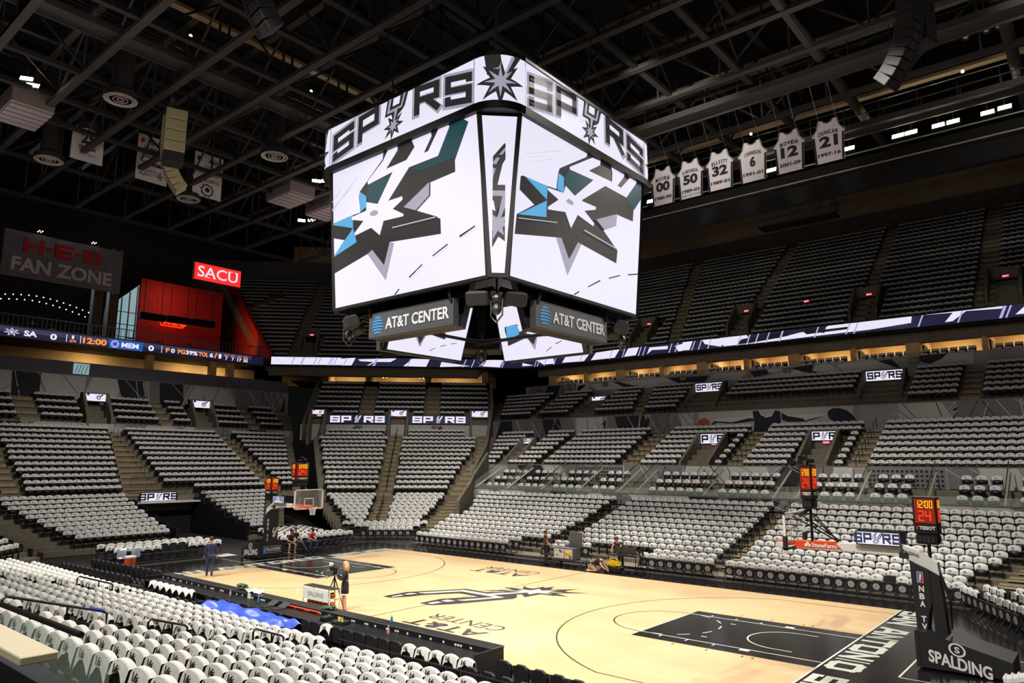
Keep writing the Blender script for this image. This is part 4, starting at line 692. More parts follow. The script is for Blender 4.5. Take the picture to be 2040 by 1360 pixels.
for i, y in enumerate((3.3, 4.75)):
    b = MB(); b.box(-56.4, -55.6, y-.45, y+.45, 16.7, 27); struct('trim_%d' % (6+i), b, 'post_tan')
# guard rail along the deck
r = thing('guard_rail', 'dark picket guard rail above the score ribbon', 'railing', (-50.5, 0, 16.75)); a = MB(); a.box(-50.53, -50.47, -12, 18.4, 17.85, 17.92); a.box(-50.53, -50.47, -12, 18.4, 16.9, 16.95); part('top_rail', a, 'steel', r)
a = MB()
for i in range(84): a.box(-50.515, -50.485, -12+i*.366, -11.96+i*.366, 16.75, 17.85)
part('balusters', a, 'steel', r)
for i in range(9):   # high tables and stools on the deck
    y = -9+i*3.0+random.uniform(-.4, .4); x = -53.5-random.uniform(0, 3)
    r = thing('bar_table', f'{ordw(i+1)} dark high table from the picture\'s left on the fan deck', 'table', (x, y, 16.75), 'high tables on the fan deck')
    a = MB(); a.lathe([(.36, 1.04), (.38, 1.06), (.38, 1.09), (.36, 1.1)], (x, y, 16.75), 14); part('table_top', a, 'frame_grey', r)
    a = MB(); a.lathe([(.25, 0), (.24, .03), (.05, .06), (.04, 1.04)], (x, y, 16.75), 10); part('pedestal', a, 'dark_metal', r)
for i in range(3):
    y0 = 7.1+i*2.75
    r = thing('speaker_bar', f'long black loudspeaker bar hanging before the red wall, {ordw(i+1)} from the left', 'loudspeaker', (-55, y0, 20.1), 'speaker bars before the red wall')
    a = MB(); a.bbox(-55.3, -54.7, y0, y0+2.6, 20.0+.07*i, 20.72+.07*i, .08); part('cabinet', a, 'black_matte', r)
    a = MB(); a.tube([(-55, y0+.4, 20.7), (-55, y0+.4, 24)], .03); a.tube([(-55, y0+2.2, 20.7), (-55, y0+2.2, 24)], .03); part('hanger', a, 'dark_metal', r)
def heb(F, x0, y0, h, mb, mi, d):
    cnt = [0]
    def Z():
        cnt[0] += 1; e = d+.004*cnt[0]
        return lambda P: mb.prism(P, F, e, e+.12, mi)
    w = h*1.25; t = h*.3
    for P in (rect(x0, y0, x0+t, y0+h), rect(x0+w-t, y0, x0+w, y0+h), rect(x0, y0+h*.36, x0+w, y0+h*.64)): Z()(P)
    mb.prism(rect(x0+w*1.12, y0+h*.38, x0+w*1.42, y0+h*.6), F, d, d+.12, mi)
    x = x0+w*1.56
    for P in (rect(x, y0, x+t, y0+h), rect(x, y0, x+w*.95, y0+h*.25), rect(x, y0+h*.75, x+w*.95, y0+h), rect(x, y0+h*.38, x+w*.85, y0+h*.62)): Z()(P)
    mb.prism(rect(x+w*1.07, y0+h*.38, x+w*1.37, y0+h*.6), F, d, d+.12, mi)
    x += w*1.5
    for P in (rect(x, y0, x+t, y0+h), rect(x, y0, x+w*.8, y0+h*.24), rect(x, y0+h*.76, x+w*.75, y0+h), rect(x, y0+h*.4, x+w*.75, y0+h*.6), [(x+w*.68, y0), (x+w, y0+h*.12), (x+w, y0+h*.42), (x+w*.68, y0+h*.52)], [(x+w*.62, y0+h*.48), (x+w*.92, y0+h*.58), (x+w*.92, y0+h*.88), (x+w*.62, y0+h)]): Z()(P)
r = thing('fan_zone_sign', 'huge slatted sign with red and cream letters hanging over the far end', 'sign', (-52, -1.1, 21.55)); F = Fr((-52, 0, 21.55), (0, 1, 0), (0, 0, 1))
a = MB()
for i in range(22): a.prism(rect(-6.05, i*.192, 3.86, i*.192+.155), F, -.06, .02)
part('slat_panel', a, 'slat_grey', r)
a = MB()
for x in (-5.5, -2, 1, 3.4): a.box(-52.25, -52.1, x-.06, x+.06, 21.5, 26.6)
part('frame', a, 'dark_metal', r)
a = MB(); heb(F, -4.55, 2.35, 1.28, a, 0, .03); part('logo', a, 'heb_red', r)
a = MB(); put_text(a, 'FAN ZONE', F, (-5.3, .55, 3.0, 1.85), .06, 0, .03); put_text(a, 'FAN ZONE', F, (-5.3, .55, 3.0, 1.85), .03, 0, .03); part('lettering', a, 'heb_white', r)
a = MB()
for x in (-3.6, .9):
    for k in range(4): a.ball(F(x+.12*k, 4.4+.12*(k % 2), .2), .05, 8, 6)
part('lamp', a, 'star_light', r)
r = thing('credit_union_sign', 'glowing red rectangular sign with white serif letters near the roof', 'sign', (-52, 13.6, 24.5)); F = Fr((-52, 11.0, 24.5), (0, 1, 0), (0, 0, 1))
a = MB(); a.prism(rect(0, 0, 5.35, 1.93), F, -.3, 0); part('cabinet', a, 'red_paint', r)
a = MB(); a.poly(rect(.05, .05, 5.3, 1.88), F, .01, 0); put_text(a, 'SACU', F, (.4, .42, 4.95, 1.6), .014, 1, .01)
for x0, w in ((.42, .5), (1.42, .35), (2.1, .35), (3.85, .5), (4.55, .4)): a.poly(rect(x0, .42 if x0 < 3 else 1.54, x0+w, .49 if x0 < 3 else 1.6), F, .016, 1)
part('face', a, ['sign_red', 'led_white'], r)
F = Fr((-61.8, 0, 0), (0, 1, 0), (0, 0, 1)); a = MB(); a.tube([F(12.3, 20.9), F(12.1, 21.3), F(12.3, 21.8), F(14.8, 21.8), F(15.0, 21.3), F(14.8, 20.9)], .06, 6, 0, True); heb(F, 12.55, 21.05, .5, a, 0, .02)
solid('neon_sign', a, 'led_red', 'small glowing red outlined sign on the red wall', 'sign')
for i in range(2):
    a = MB(); a.tube([(-58-.4*abs(j-9)*.2, -7+j*.62-i*.3, 20.4-.5*i+.9*math.sin(PI*j/18)) for j in range(19)], .05, 5, 1)
    for j in range(18): a.ball((-57.95-.4*abs(j-9)*.2, -7+j*.62-i*.3, 20.36-.5*i+.9*math.sin(PI*j/18)), .055, 6, 4, 0)
    solid('light_string', a, ['star_light', 'black'], f'curved string of small warm lights over the fan deck bar, {["upper", "lower"][i]} one', 'string lights', 'string lights over the fan deck')
# ------------------------------------------------------------------ centre-hung scoreboard
sb = thing('center_scoreboard', 'giant four-sided hanging scoreboard with white glowing screens over mid-court', 'scoreboard', (0, 0, 10.4))
HW = 4.43; ST = (5.04, 12.12); TP = (5.55, 18.2); SH = math.hypot(TP[0]-ST[0], TP[1]-ST[1])
SCM = ['led_white', 'led_dark', 'led_grey', 'led_teal', 'led_blue', 'led_line', 'black']
KEY = dict(white=0, dark=1, gray=2, teal=3, blue=4, lines=5)
a = MB(); c = 4.75
a.lathe([(4.2, 13.4), (6.2, 13.5), (6.6, 18.2), (6.9, 18.4), (6.9, 20.35), (6.6, 20.5), (2, 20.6)], (0, 0, 0), 8, 0, Matrix.Rotation(PI/8, 3, 'Z') @ Matrix.Diagonal((.82, .82, 1)))
part('body', a, 'black', sb)
def side(k):   # 0: -y face, 1: +x, 2: +y, 3: -x
    return Matrix.Rotation(k*PI/2, 3, 'Z')
def face_frame(k, s0, z0, s1, z1):
    R = side(k); o = R @ Vector((0, -s0, z0)); return Fr(o, R @ Vector((1, 0, 0)), R @ Vector((0, s0-s1, z1-z0)))
def put_polys(a, F, polys, clipbox):
    for i, (k, P) in enumerate(polys):
        P = clip(list(P), *clipbox)
        if len(P) > 2: a.poly(P, F, .03+.0035*i, KEY[k])
for k, key_ in ((0, 'LS'), (1, 'RS'), (2, 'LS'), (3, 'RS')):
    F = face_frame(k, ST[0], ST[1], TP[0], TP[1])
    a = MB(); a.poly(rect(-HW, 0, HW, SH), F, .02, 0); put_polys(a, F, MEAS[key_], (-HW, 0, HW, SH)); part('main_screen', a, SCM, sb)
    a = MB(); a.prism([(-HW-.12, -.12), (HW+.12, -.12), (HW+.12, SH+.1), (-HW-.12, SH+.1)], F, -.25, .012)
    part('screen_frame', a, 'black', sb)
    # slim corner screen
    R = side(k); p0 = R @ Vector((HW+.2, -ST[0], ST[1])); p1 = R @ Vector((ST[0], -HW-.2, ST[1])); p2 = R @ Vector((TP[0]+.02, -HW-.05, TP[1])); p3 = R @ Vector((HW+.05, -TP[0]-.02, TP[1]))
    mid = (p0+p1)/2; ux = (p1-p0); uy = ((p2+p3)/2-mid); F = Fr(mid, ux, uy); w0 = ux.length/2-.06; w1 = (p2-p3).length/2-.12; H = uy.length
    a = MB(); Q = [(-w0, .05), (w0, .05), (w1, H-.15), (-w1, H-.15)]; a.poly(Q, F, .05, 0)
    for q, kk in spur_polys():
        P = clip([((X-.1+.3*Y)*.55, H*.46+Y*.62) for X, Y in q], -w0, .05, w0, H-.2); 
        if len(P) > 2: a.poly(P, F, .06 if kk == 'k' else .066, 1 if kk == 'k' else 2)
    part('corner_screen', a, SCM, sb)
    a = MB(); a.prism([(-w0-.14, -.1), (w0+.14, -.1), (w1+.2, H), (-w1-.2, H)], F, -.2, .03); part('corner_frame', a, 'black', sb)
# ring on top: straight sides with rounded corners
RA, RS_ = 4.4, 5.72; RZ = 18.47; RH = 1.8
def ring_path(off=0, n=8):
    P = []
    for k in range(4):
        R = Matrix.Rotation(k*PI/2, 2)
        cx, cy, rr = RA, -RA, RS_-RA+off
        P.append(R @ Vector((-RA, -RS_-off)))
        for i in range(n+1): P.append(R @ Vector((cx+rr*math.sin(PI/2*i/n), cy-rr*math.cos(PI/2*i/n))))
    return P
def band(mb, off, z0, z1, mi):
    P = ring_path(off); n = len(P); v = [(p.x, p.y, z) for z in (z0, z1) for p in P]
    mb.add(v, [(i, (i+1) % n, n+(i+1) % n, n+i) for i in range(n)], mi)
a = MB(); band(a, 0, RZ, RZ+RH, 0)
for k in range(4):
    F = face_frame(k, RS_, RZ, RS_, RZ+1)
    for i, (ch, x0, x1) in enumerate((('S', -4.2, -2.72), ('P', -2.45, -1.05), ('U', -.85, .85), ('R', 1.1, 2.6), ('S', 2.85, 4.3))):
        wp = lambda q: (q[0], q[1]+.62-.028*q[0]**2)
        if ch == 'U':
            for q, kk in spur_polys():
                P = clip([wp((-.02+(X-.4+.2*Y)*.36, .52+Y*.36)) for X, Y in q], -RA, 0, RA, RH)
                if len(P) > 2: a.poly(P, F, .03 if kk == 'k' else .036, 1 if kk == 'k' else 2)
        else:
            for sc, mi, d in ((.085, 2, .014), (0, 1, .02)):
                for q in block_letter(ch, x0-sc, -sc, x1+sc, 1.22+sc, .22+sc*.55):
                    P = clip([wp(t) for t in q], -RA, 0, RA, RH)
                    if len(P) > 2: a.poly(P, F, d, mi)
    for s in (-1, 1): a.poly(rect(s*RA-.03, 0, s*RA+.03, RH), F, .03, 2)
    R = side(k); nrm = R @ Vector((R2, -R2, 0)); rr = RS_-RA; cen = R @ Vector((RA, -RA, 0))
    def wrap(s, t, d=0): ang = s/rr; return cen+R @ Vector(((rr+d)*math.sin(PI/4+ang), -(rr+d)*math.cos(PI/4+ang), RZ+t))
    def fine(P):
        out = []
        for i, q in enumerate(P):
            p = P[i-1]; m = max(1, int(math.hypot(q[0]-p[0], q[1]-p[1])/.18))
            out += [(p[0]+(q[0]-p[0])*(j+1)/m, p[1]+(q[1]-p[1])*(j+1)/m) for j in range(m)]
        return out
    for P, mi, d in ((star(0, .72, .95, .42), 1, .012), (star(0, .74, .62, .2), 2, .018), ([(-.5, 1.0), (-.62, 1.8), (.0, 1.8), (.1, 1.0)], 1, .010), ([(.05, .8), (.2, .8), (.8, 1.8), (.5, 1.8)], 1, .011), ([(.08, .85), (.14, .85), (.55, 1.75), (.4, 1.75)], 2, .02), ([(-.3, 1.25), (-.02, 1.25), (.05, 1.55), (-.1, 1.2)], 2, .02)):
        P = clip(P, -.98, 0, .98, RH)
        # fan of narrow strips keeps the shape on the curved corner
        for i in range(14):
            x0, x1 = -1+i/7, -1+(i+1)/7; Q = clip(P, x0, 0, x1, RH)
            if len(Q) > 2: a.add([wrap(x, t, d) for x, t in Q], [tuple(range(len(Q)))], mi)
part('ring_screen', a, SCM[:3], sb)
a = MB(); band(a, .05, RZ-.32, RZ-.01, 0); band(a, .05, RZ+RH+.01, RZ+RH+.14, 0); P = ring_path(.05); n = len(P)
a.add([(p.x, p.y, RZ+RH+.14) for p in P], [tuple(range(n))], 0); a.add([(p.x, p.y, RZ-.32) for p in P], [tuple(range(n-1, -1, -1))], 0)
part('ring_frame', a, 'black', sb)
# inner screens facing the floor seats, naming signs, underside rig
for k, key_ in ((2, 'IR'), (3, 'IL'), (0, None), (1, None)):
    R = side(k); o = R @ Vector((0, -4.03, 10.58)); F = Fr(o, R @ Vector((-1, 0, 0)), R @ Vector((0, .78, 2.62)))
    a = MB(); a.prism(rect(-2.5, -.08, 2.5, 2.8), F, -.3, 0); part('inner_frame', a, 'frame_grey', sb)
    a = MB(); a.poly(rect(-2.43, 0, 2.43, 2.73), F, .01, 0)
    # same plane as measured, seen from the court side
    if key_:
        for i, (kk, P) in enumerate(MEAS[key_]):
            Q = [(-x if k == 2 else x, y) for x, y in P]
            if k == 2: Q = [(x, y) for x, y in P]
            P2 = clip(Q, -2.43, 0, 2.43, 2.73)
            if len(P2) > 2: a.poly(P2, F, .014+.003*i, KEY[kk])
    else:
        a.poly(star(0, 1.3, .9, .4), F, .014, 1)
    part('inner_screen', a, SCM, sb)
for k in range(4):
    F = face_frame(k, 4.72, 10.57, 4.72, 11.6)
    a = MB(); a.prism(rect(-2.5, 0, 2.5, 1.07), F, -.28, 0); o = part('naming_sign', a, 'sign_grey', sb, 'dark grey hanging sign panel with white lettering and blue globe')
    a = MB(); put_text(a, 'AT&T CENTER', F, (-1.42, .3, 2.28, .78), .012, 0, .03); put_text(a, 'AT&T CENTER', F, (-1.42, .3, 2.28, .78), .022, 0, .02)
    for x0, y0, x1, y1 in ((-2.5, 1.03, 2.5, 1.07), (-2.5, 0, 2.5, .03)): a.poly(rect(x0, y0, x1, y1), F, .01, 2)
    for i in range(6):
        yy = .86-i*.125; hw = .36*math.sqrt(max(.05, 1-((yy-.53)/.4)**2))
        P = [(-1.9-hw+hw*2*j/8, yy+.05*math.sin(PI*j/8)-.03*(j/8)) for j in range(9)]+[(-1.9+hw-hw*2*j/8, yy-.07+.02*math.sin(PI*j/8)) for j in range(9)]
        a.poly(P, F, .014, 1)
    part('sign_lettering', a, ['att_white', 'att_blue', 'frame_grey'], o)
    R = side(k); a = MB()
    for x in (-2.4, 2.4): a.tube([R @ Vector((x, -4.75, 11.5)), R @ Vector((x*.95, -4.9, 12.2))], .06, 6)
    a.tube([R @ Vector((-4.3, -4.5, 11.75)), R @ Vector((4.3, -4.5, 11.75))], .09, 6); a.tube([R @ Vector((-4.3, -3.6, 11.6)), R @ Vector((4.3, -3.6, 11.6))], .09, 6)
    for i in range(9): a.tube([R @ Vector((-4.2+i*1.05, -4.5, 11.75)), R @ Vector((-3.7+i*1.05, -3.6, 11.6))], .04, 5)
    part('truss', a, 'dark_metal', sb)
    for s in (-1, 1):
        T = Matrix.Translation(R @ Vector((s*3.75, -4.7, 11.45))) @ (R @ Matrix.Rotation(s*.5, 3, 'Z') @ Matrix.Rotation(.35, 3, 'X')).to_4x4(); a = MB(); a.bbox(-.42, .42, -.3, .3, -.26, .26, .06, 0, T)
        part('speaker', a, 'speaker_dark', sb)
    T = Matrix.Translation(R @ Vector((4.35, -4.35, 11.25))) @ R.to_4x4(); a = MB(); a.ball(T @ Vector((0, 0, .15)), .2, 10, 8); a.ball(T @ Vector((0, 0, -.25)), .18, 10, 8, 0, 1, 1, 1.3); a.tube([T @ Vector((0, 0, .3)), T @ Vector((0, 0, 1))], .04)
    a.tube([T @ Vector((-.28, 0, .1)), T @ Vector((-.28, 0, -.5)), T @ Vector((0, 0, -.75)), T @ Vector((.28, 0, -.5)), T @ Vector((.28, 0, .1))], .035); part('camera', a, 'steel', sb)
for x, y in ((-3, -3), (3, -3), (3, 3), (-3, 3)): a = MB(); a.tube([(x, y, 20.4), (x*1.2, y*1.2, 27)], .04, 5); part('hoist_cable', a, 'steel', sb)
# ------------------------------------------------------------------ roof, trusses, catwalks
b = MB(); b.box(-78, 60, -62, 68, 38, 38.4)
for i in range(46): b.box(-78+i*3, -77.6+i*3, -62, 68, 37.7, 38)
struct('ceiling', b, 'roof')
b = MB(); FAR.box(b, -34, 60, 58.4, 58.8, 28.6, 32.2); struct('wall_far_top', b, 'concrete_dark')
b = MB(); v = []
b.add([FAR.F(-34, 58.8, 32.0), FAR.F(60, 58.8, 32.0), FAR.F(60, 61.5, 36.6), FAR.F(-34, 61.5, 36.6)], [(0, 1, 2, 3)]); struct('wall_far_fascia', b, 'tan_fascia')
b = MB(); COR.box(b, -40, 12, 68.2, 68.6, 27, 33.2); struct('wall_corner_top', b, 'grey_wall')
b = MB(); COR.box(b, -24, -16, 68.1, 68.7, 33.2, 35.4); struct('wall_corner_fascia', b, 'tan_fascia')
b = MB(); b.box(-78, 60, -62, -61, 0, 38); struct('wall_near', b, 'black_matte')
b = MB(); b.box(55, 56, -62, 68, 0, 38); struct('wall_side', b, 'black_matte')
b = MB(); b.box(-78, 60, 67, 68, 15, 38); struct('wall_far_back', b, 'black_matte')
def truss(axis, c, lo, hi, z, m='truss', wd=.3, hgt=3.2, bay=3.75, light=False):
    b = MB()
    def P(s, o, zz): return (s, c+o, zz) if axis == 'x' else (c+o, s, zz)
    def bar(a, e, r):
        b.tube([a, e], r, 4)
    if axis == 'x': b.box(lo, hi, c-wd/2, c+wd/2, z-.12, z+.12); b.box(lo, hi, c-wd/2, c+wd/2, z+hgt, z+hgt+.2)
    else: b.box(c-wd/2, c+wd/2, lo, hi, z-.12, z+.12); b.box(c-wd/2, c+wd/2, lo, hi, z+hgt, z+hgt+.2)
    s = lo; i = 0
    while s < hi-.1:
        e = min(hi, s+bay); bar(P(s, 0, z), P(s, 0, z+hgt), .07); bar(P(s, 0, z if i % 2 else z+hgt), P(e, 0, z+hgt if i % 2 else z), .07); s = e; i += 1
    return b
for y in (-18.7, -15.0, -11.2, -7.5, -3.8, -.1, 3.65, 7.4, 11.2, 17.3): struct('ceiling_truss', truss('x', y, -42, 30, 26, wd=.38), 'truss')
for x in (-34.5, -27.0, -23.4, -19.5, -12, -7.8, -4, 0, 3.8, 7.8): struct('ceiling_truss', truss('y', x, -22, 22, 26.1, 'truss', .34), 'truss_dark')
for x in (11.5, 19.2): b = MB(); b.tube([(x, -10, 26.2), (x, 26, 26.2), (x+.3, 38, 30)], .28, 10); struct('ceiling_pipe', b, 'truss')
def catwalk(label, axis, c, lo, hi, z, wd=1.2):
    r = thing('catwalk', label, 'catwalk', (lo, c, z) if axis == 'x' else (c, lo, z), 'catwalks under the roof')
    def B(mb, s0, s1, o0, o1, z0, z1): mb.box(s0, s1, c+o0, c+o1, z0, z1) if axis == 'x' else mb.box(c+o0, c+o1, s0, s1, z0, z1)
    a = MB(); B(a, lo, hi, -wd/2, wd/2, z-.08, z); B(a, lo, hi, -wd/2-.05, -wd/2+.05, z-.25, z+.1); B(a, lo, hi, wd/2-.05, wd/2+.05, z-.25, z+.1); part('deck', a, 'truss', r)
    a = MB(); n = int((hi-lo)/1.9)
    for o in (-wd/2, wd/2):
        for zz in (.55, 1.1): B(a, lo, hi, o-.025, o+.025, z+zz, z+zz+.05)
        for i in range(n+1): s = lo+(hi-lo)*i/n; B(a, s-.025, s+.025, o-.025, o+.025, z, z+1.1)
    part('handrail', a, 'steel', r)
    a = MB(); B(a, lo, hi, wd/2+.3, wd/2+.75, z+2.3, z+2.5); part('duct_beam', a, 'tan_metal', r)
    a = MB()
    for i in range(6): s = lo+(hi-lo)*(i+.4)/6; a.ball((s, c+.1, z+1.7) if axis == 'x' else (c+.1, s, z+1.7), .09, 8, 6)
    part('work_light', a, 'lamp_soft', r)
catwalk('lit catwalk with rails running above the white player jerseys', 'x', 13.2, -14, 34, 25.6)
catwalk('lit catwalk crossing above the hanging banners toward the scoreboard', 'y', -15.2, -26, 20, 26.6)
catwalk('dim catwalk along the edge of the roof past the far floodlights', 'x', 20.4, -36, 36, 25.2)
# round air diffusers
DW = ['left of the jersey numbered twenty-five', 'below and left of the jersey numbered twenty-five', 'between the banners and the scoreboard', 'below the banner of the 2014-2015 champions']
for (x, y), w in zip(((-18.7, -9.5), (-30.8, -9.2), (-18.8, 0), (-30.7, .1)), ('up beside the pale speaker array', 'under the grey duct left of the lone jersey', 'between speaker array and scoreboard', 'below the hockey banner')):
    r = thing('air_diffuser', 'round white ceiling air diffuser '+w, 'air diffuser', (x, y, 25), 'round air diffusers')
    a = MB()
    for q in (.85, .62, .4, .2): a.lathe([(q, .0), (q-.03, -.04), (q-.16, .14), (q-.14, .18)], (x, y, 25), 24)
    part('cone', a, 'diffuser', r, smooth=True)
    a = MB(); a.lathe([(.86, .1), (.86, .35), (.55, .4), (.55, 3)], (x, y, 25), 24); part('duct', a, 'truss_dark', r)
for (x, y), w in (((-26.2, -12.0), 'beside the brightest floodlight'), ((-26, 5.8), 'left of the scoreboard ring'), ((-26.4, 9.6), 'left of the scoreboard, lower one')):
    r = thing('air_handler', 'boxy slatted grey unit under the roof '+w, 'air unit', (x, y, 25.4), 'boxy units under the roof')
    a = MB(); a.bbox(x-1.7, x+1.7, y-1.1, y+1.1, 25.5, 26.6, .06); part('housing', a, 'hvac', r)
    a = MB()
    for i in range(5): a.box(x-1.6+i*.66, x-1.1+i*.66, y-1.05, y+1.05, 25.42, 25.5)
    part('slats', a, 'hvac', r)
# floodlights
def flood(x, y, z, w, aim=(0, -1), n=1):
    r = thing('floodlight', 'bright white floodlight '+w, 'floodlight', (x, y, z), 'lit floodlights under the roof')
    T = Matrix.Translation((x, y, z)) @ Matrix.Rotation(math.atan2(aim[1], aim[0])+PI/2, 4, 'Z') @ Matrix.Rotation(-.5, 4, 'X')
    a = MB(); a.bbox(-.36, .36, -.1, .25, -.2, .2, .04, 0, T); part('housing', a, 'dark_metal', r)
    a = MB(); a.box(-.31, .31, -.13, -.105, -.15, .15, 0, T); part('lens', a, 'lamp', r)
    a = MB(); a.tube([(x, y, z+.2), (x, y, z+1.2)], .04); part('bracket', a, 'dark_metal', r)
FL = [(10.35, 22, 24.7, 'beside the rightmost white jersey'), (13.1, 22, 24.7, 'first of a dim row right of the jerseys'), (13.8, 22, 24.7, 'second of a dim row right of the jerseys'), (15.2, 22, 24.7, 'third of a dim row right of the jerseys'), (15.95, 22, 24.7, 'fourth of a dim row right of the jerseys'), (17.6, 22, 24.7, 'smaller of a bright pair at the far right'), (18.4, 22, 24.75, 'larger of a bright pair at the far right'), (5.5, 22, 24.6, 'between the fourth and fifth jerseys'), (-3.5, 22, 24.6, 'peeping past the scoreboard at the first jersey')]
for x, y, z, w in FL: flood(x, y, z, w, (0, -1))
for x, y, z, w in ((-23.9, -12.6, 26.7, 'glaring at the upper left over the slatted unit'), (-23.4, -12.4, 26.2, 'just below the glaring one at upper left'), (-33.3, 11.6, 26.9, 'left one of a pair left of the scoreboard screen'), (-32.6, 12.2, 26.9, 'right one of a pair left of the scoreboard screen'), (-24.4, 7.0, 26.9, 'left one touching the scoreboard ring'), (-23.9, 7.5, 26.9, 'right one touching the scoreboard ring')): flood(x, y, z, w, (1, -.6))
for i, (x, z) in enumerate(((15.69, 27.45), (16.15, 27.46), (16.73, 27.45), (17.17, 27.36), (17.79, 27.41), (17.45, 27.02), (18.34, 27.01), (18.85, 27.04))):
    r = thing('stage_light', f'unlit round stage light, {ordw(i+1)} from the left beside the dark speaker array', 'stage light', (x, 17, z), 'round stage lights')
    T = Matrix.Rotation(PI/2+.55, 3, 'X'); a = MB(); a.lathe([(.1, -.45), (.17, -.3), (.2, 0), (.21, .05)], (x, 17, z), 16, 0, T); part('can', a, 'dark_metal', r)
    a = MB(); a.lathe([(.001, .06), (.1, .05), (.17, .02), (.19, .045)], (x, 17, z), 16, 0, T); part('lens', a, 'lens', r)
# white jersey banners
JF = [('MOORE', '00', '1980-90', .98, 22.65), ('ROBINSON', '50', '1989-03', 2.85, 22.65), ('ELLIOTT', '32', '1989-01', 4.75, 22.7), ('JOHNSON', '6', '1991-01', 6.75, 22.7), ('BOWEN', '12', '2001-09', 8.85, 22.7), ('DUNCAN', '21', '1997-16', 10.95, 22.7)]
JO = [(-.75, -1.22), (.75, -1.22), (.8, .3), (.88, .45), (.62, .72), (.5, 1.22), (.33, 1.2), (.2, 1.02), (0, .96), (-.2, 1.02), (-.33, 1.2), (-.5, 1.22), (-.62, .72), (-.88, .45), (-.8, .3)]
def arc_text(mb, s, F, w, y, h, d, mi):
    n = len(s); cw = w/n
    for i, ch in enumerate(s):
        x = -w/2+(i+.5)*cw; dy = -.35*(x/(w/2))**2*h
        put_text(mb, ch, F, (x-cw*.42*(.5 if ch in 'IJ1' else 1), y+dy, x+cw*.42*(.5 if ch in 'IJ1' else 1), y+dy+h), d, mi, .045)
for n_, num, yr, x, zc in JF:
    wd = {'00': 'double zero', '50': 'fifty', '32': 'thirty-two', '6': 'six', '12': 'twelve', '21': 'twenty-one'}[num]
    F = Fr((x, 15.3, zc), (1, 0, 0), (0, 0, 1)); r = thing('jersey_banner', f'white hanging basketball jersey banner with the number {wd}', 'banner', (x, 15.3, zc-1.2), 'retired jersey banners')
    a = MB(); a.prism(JO, F, -.02, .02); part('cloth', a, 'banner', r)
    a = MB()
    for s in (-1, 1): a.poly([(s*.62, -1.22), (s*.75, -1.22), (s*.8, .3), (s*.7, .32)][::s], F, .026, 0); a.poly([(s*.56, .76), (s*.62, .72), (s*.88, .45), (s*.8, .38)][::s], F, .026, 1); a.poly([(s*.5, 1.22), (s*.43, 1.215), (s*.55, .72), (s*.62, .72)][::s], F, .027, 1)
    a.poly([(-.33, 1.2), (-.2, 1.02), (0, .96), (.2, 1.02), (.33, 1.2), (.26, 1.2), (.16, 1.08), (0, 1.02), (-.16, 1.08), (-.26, 1.2)], F, .027, 1); part('side_trim', a, ['banner_black', 'banner_grey'], r)
    a = MB(); arc_text(a, n_, F, 1.02, .38, .24, .03, 0); w = .24*len(num)
    put_text(a, num, F, (-w if len(num) > 1 else -.17, -.36, w if len(num) > 1 else .17, .28), .03, 0, .05); put_text(a, yr, F, (-.58, -.88, .58, -.66), .03, 0, .04)
    if num == '50': put_text(a, 'HALL OF FAME', F, (-.6, -1.1, .6, -.98), .03, 0, 0)
    part('lettering', a, 'banner_black', r)
    a = MB(); a.tube([(x-.45, 15.3, zc+1.2), (x-.45, 14.0, 25.6)], .01, 4); a.tube([(x+.45, 15.3, zc+1.2), (x+.45, 14.0, 25.6)], .01, 4); part('hanging_wire', a, 'steel', r)
def vb(name, label, y0, y1, z0, z1):
    r = thing(name, label, 'banner', (-30, (y0+y1)/2, z0), 'banners at the far end'); return r, Fr((-30, (y0+y1)/2, (z0+z1)/2), (0, 1, 0), (0, 0, 1))
r, F = vb('jersey_banner', 'white and black hanging jersey banner numbered twenty-five left of the speaker array', -8.25, -6.3, 25.3, 28.4)
k = 1.22; a = MB(); a.prism([(-.8*k, -1.25*k), (.82*k, -1.25*k), (.8*k, .3), (.98*k*.85, .5), (.6, 1.0), (.42, 1.5), (.2, 1.3), (-.2, 1.3), (-.42, 1.5), (-.6, 1.0), (-.98*k*.85, .5), (-.8*k, .3)], F, -.02, .02); part('cloth', a, 'banner', r)
a = MB(); a.poly([(-.98, .42), (-.8, .28), (-.5, .72), (0, .86), (.5, .72), (.8, .28), (.98, .42), (.6, 1.0), (.42, 1.5), (.2, 1.3), (-.2, 1.3), (-.42, 1.5), (-.6, 1.0)], F, .026, 0); a.poly(rect(-.06, 1.0, .06, 1.22), F, .03, 1); part('yoke', a, ['banner_black', 'heb_red'], r)
a = MB(); put_text(a, '25', F, (-.4, -.3, .42, .55), .03, 0, .05); put_text(a, 'Hammon', F, (-.5, -.72, .52, -.4), .03, 0, .03); put_text(a, '2007-2014', F, (-.5, -1.12, .52, -.94), .03, 0, 0); part('lettering', a, 'banner_black', r)
r, F = vb('championship_banner', 'tall white conference champions banner of 2008 behind the speaker array', -4.1, -1.9, 25.2, 28.6)
a = MB(); a.prism(rect(-1.1, -1.7, 1.1, 1.7), F, -.02, .02); part('cloth', a, 'banner', r)
a = MB(); put_text(a, 'WNBA', F, (-.5, 1.02, .9, 1.42), .03, 0, .04)
for i, s in enumerate(('Western', 'Conference', 'Champions')): put_text(a, s, F, (-.72, .66-i*.34, .75, .9-i*.34), .03, 0, .03)
put_text(a, '2008', F, (-.72, -.52, .78, -.24), .03, 0, .05); a.poly([(-.9, -1.3), (-.75, -.85), (.2, -.8), (.5, -.95), (.6, -.65), (.7, -1), (.95, -1.05), (.72, -1.2), (.7, -1.5), (.5, -1.3), (.2, -1.2), (-.6, -1.35)], F, .028, 1); put_text(a, 'STARS', F, (-.7, -1.2, .4, -.92), .034, 2, .03)
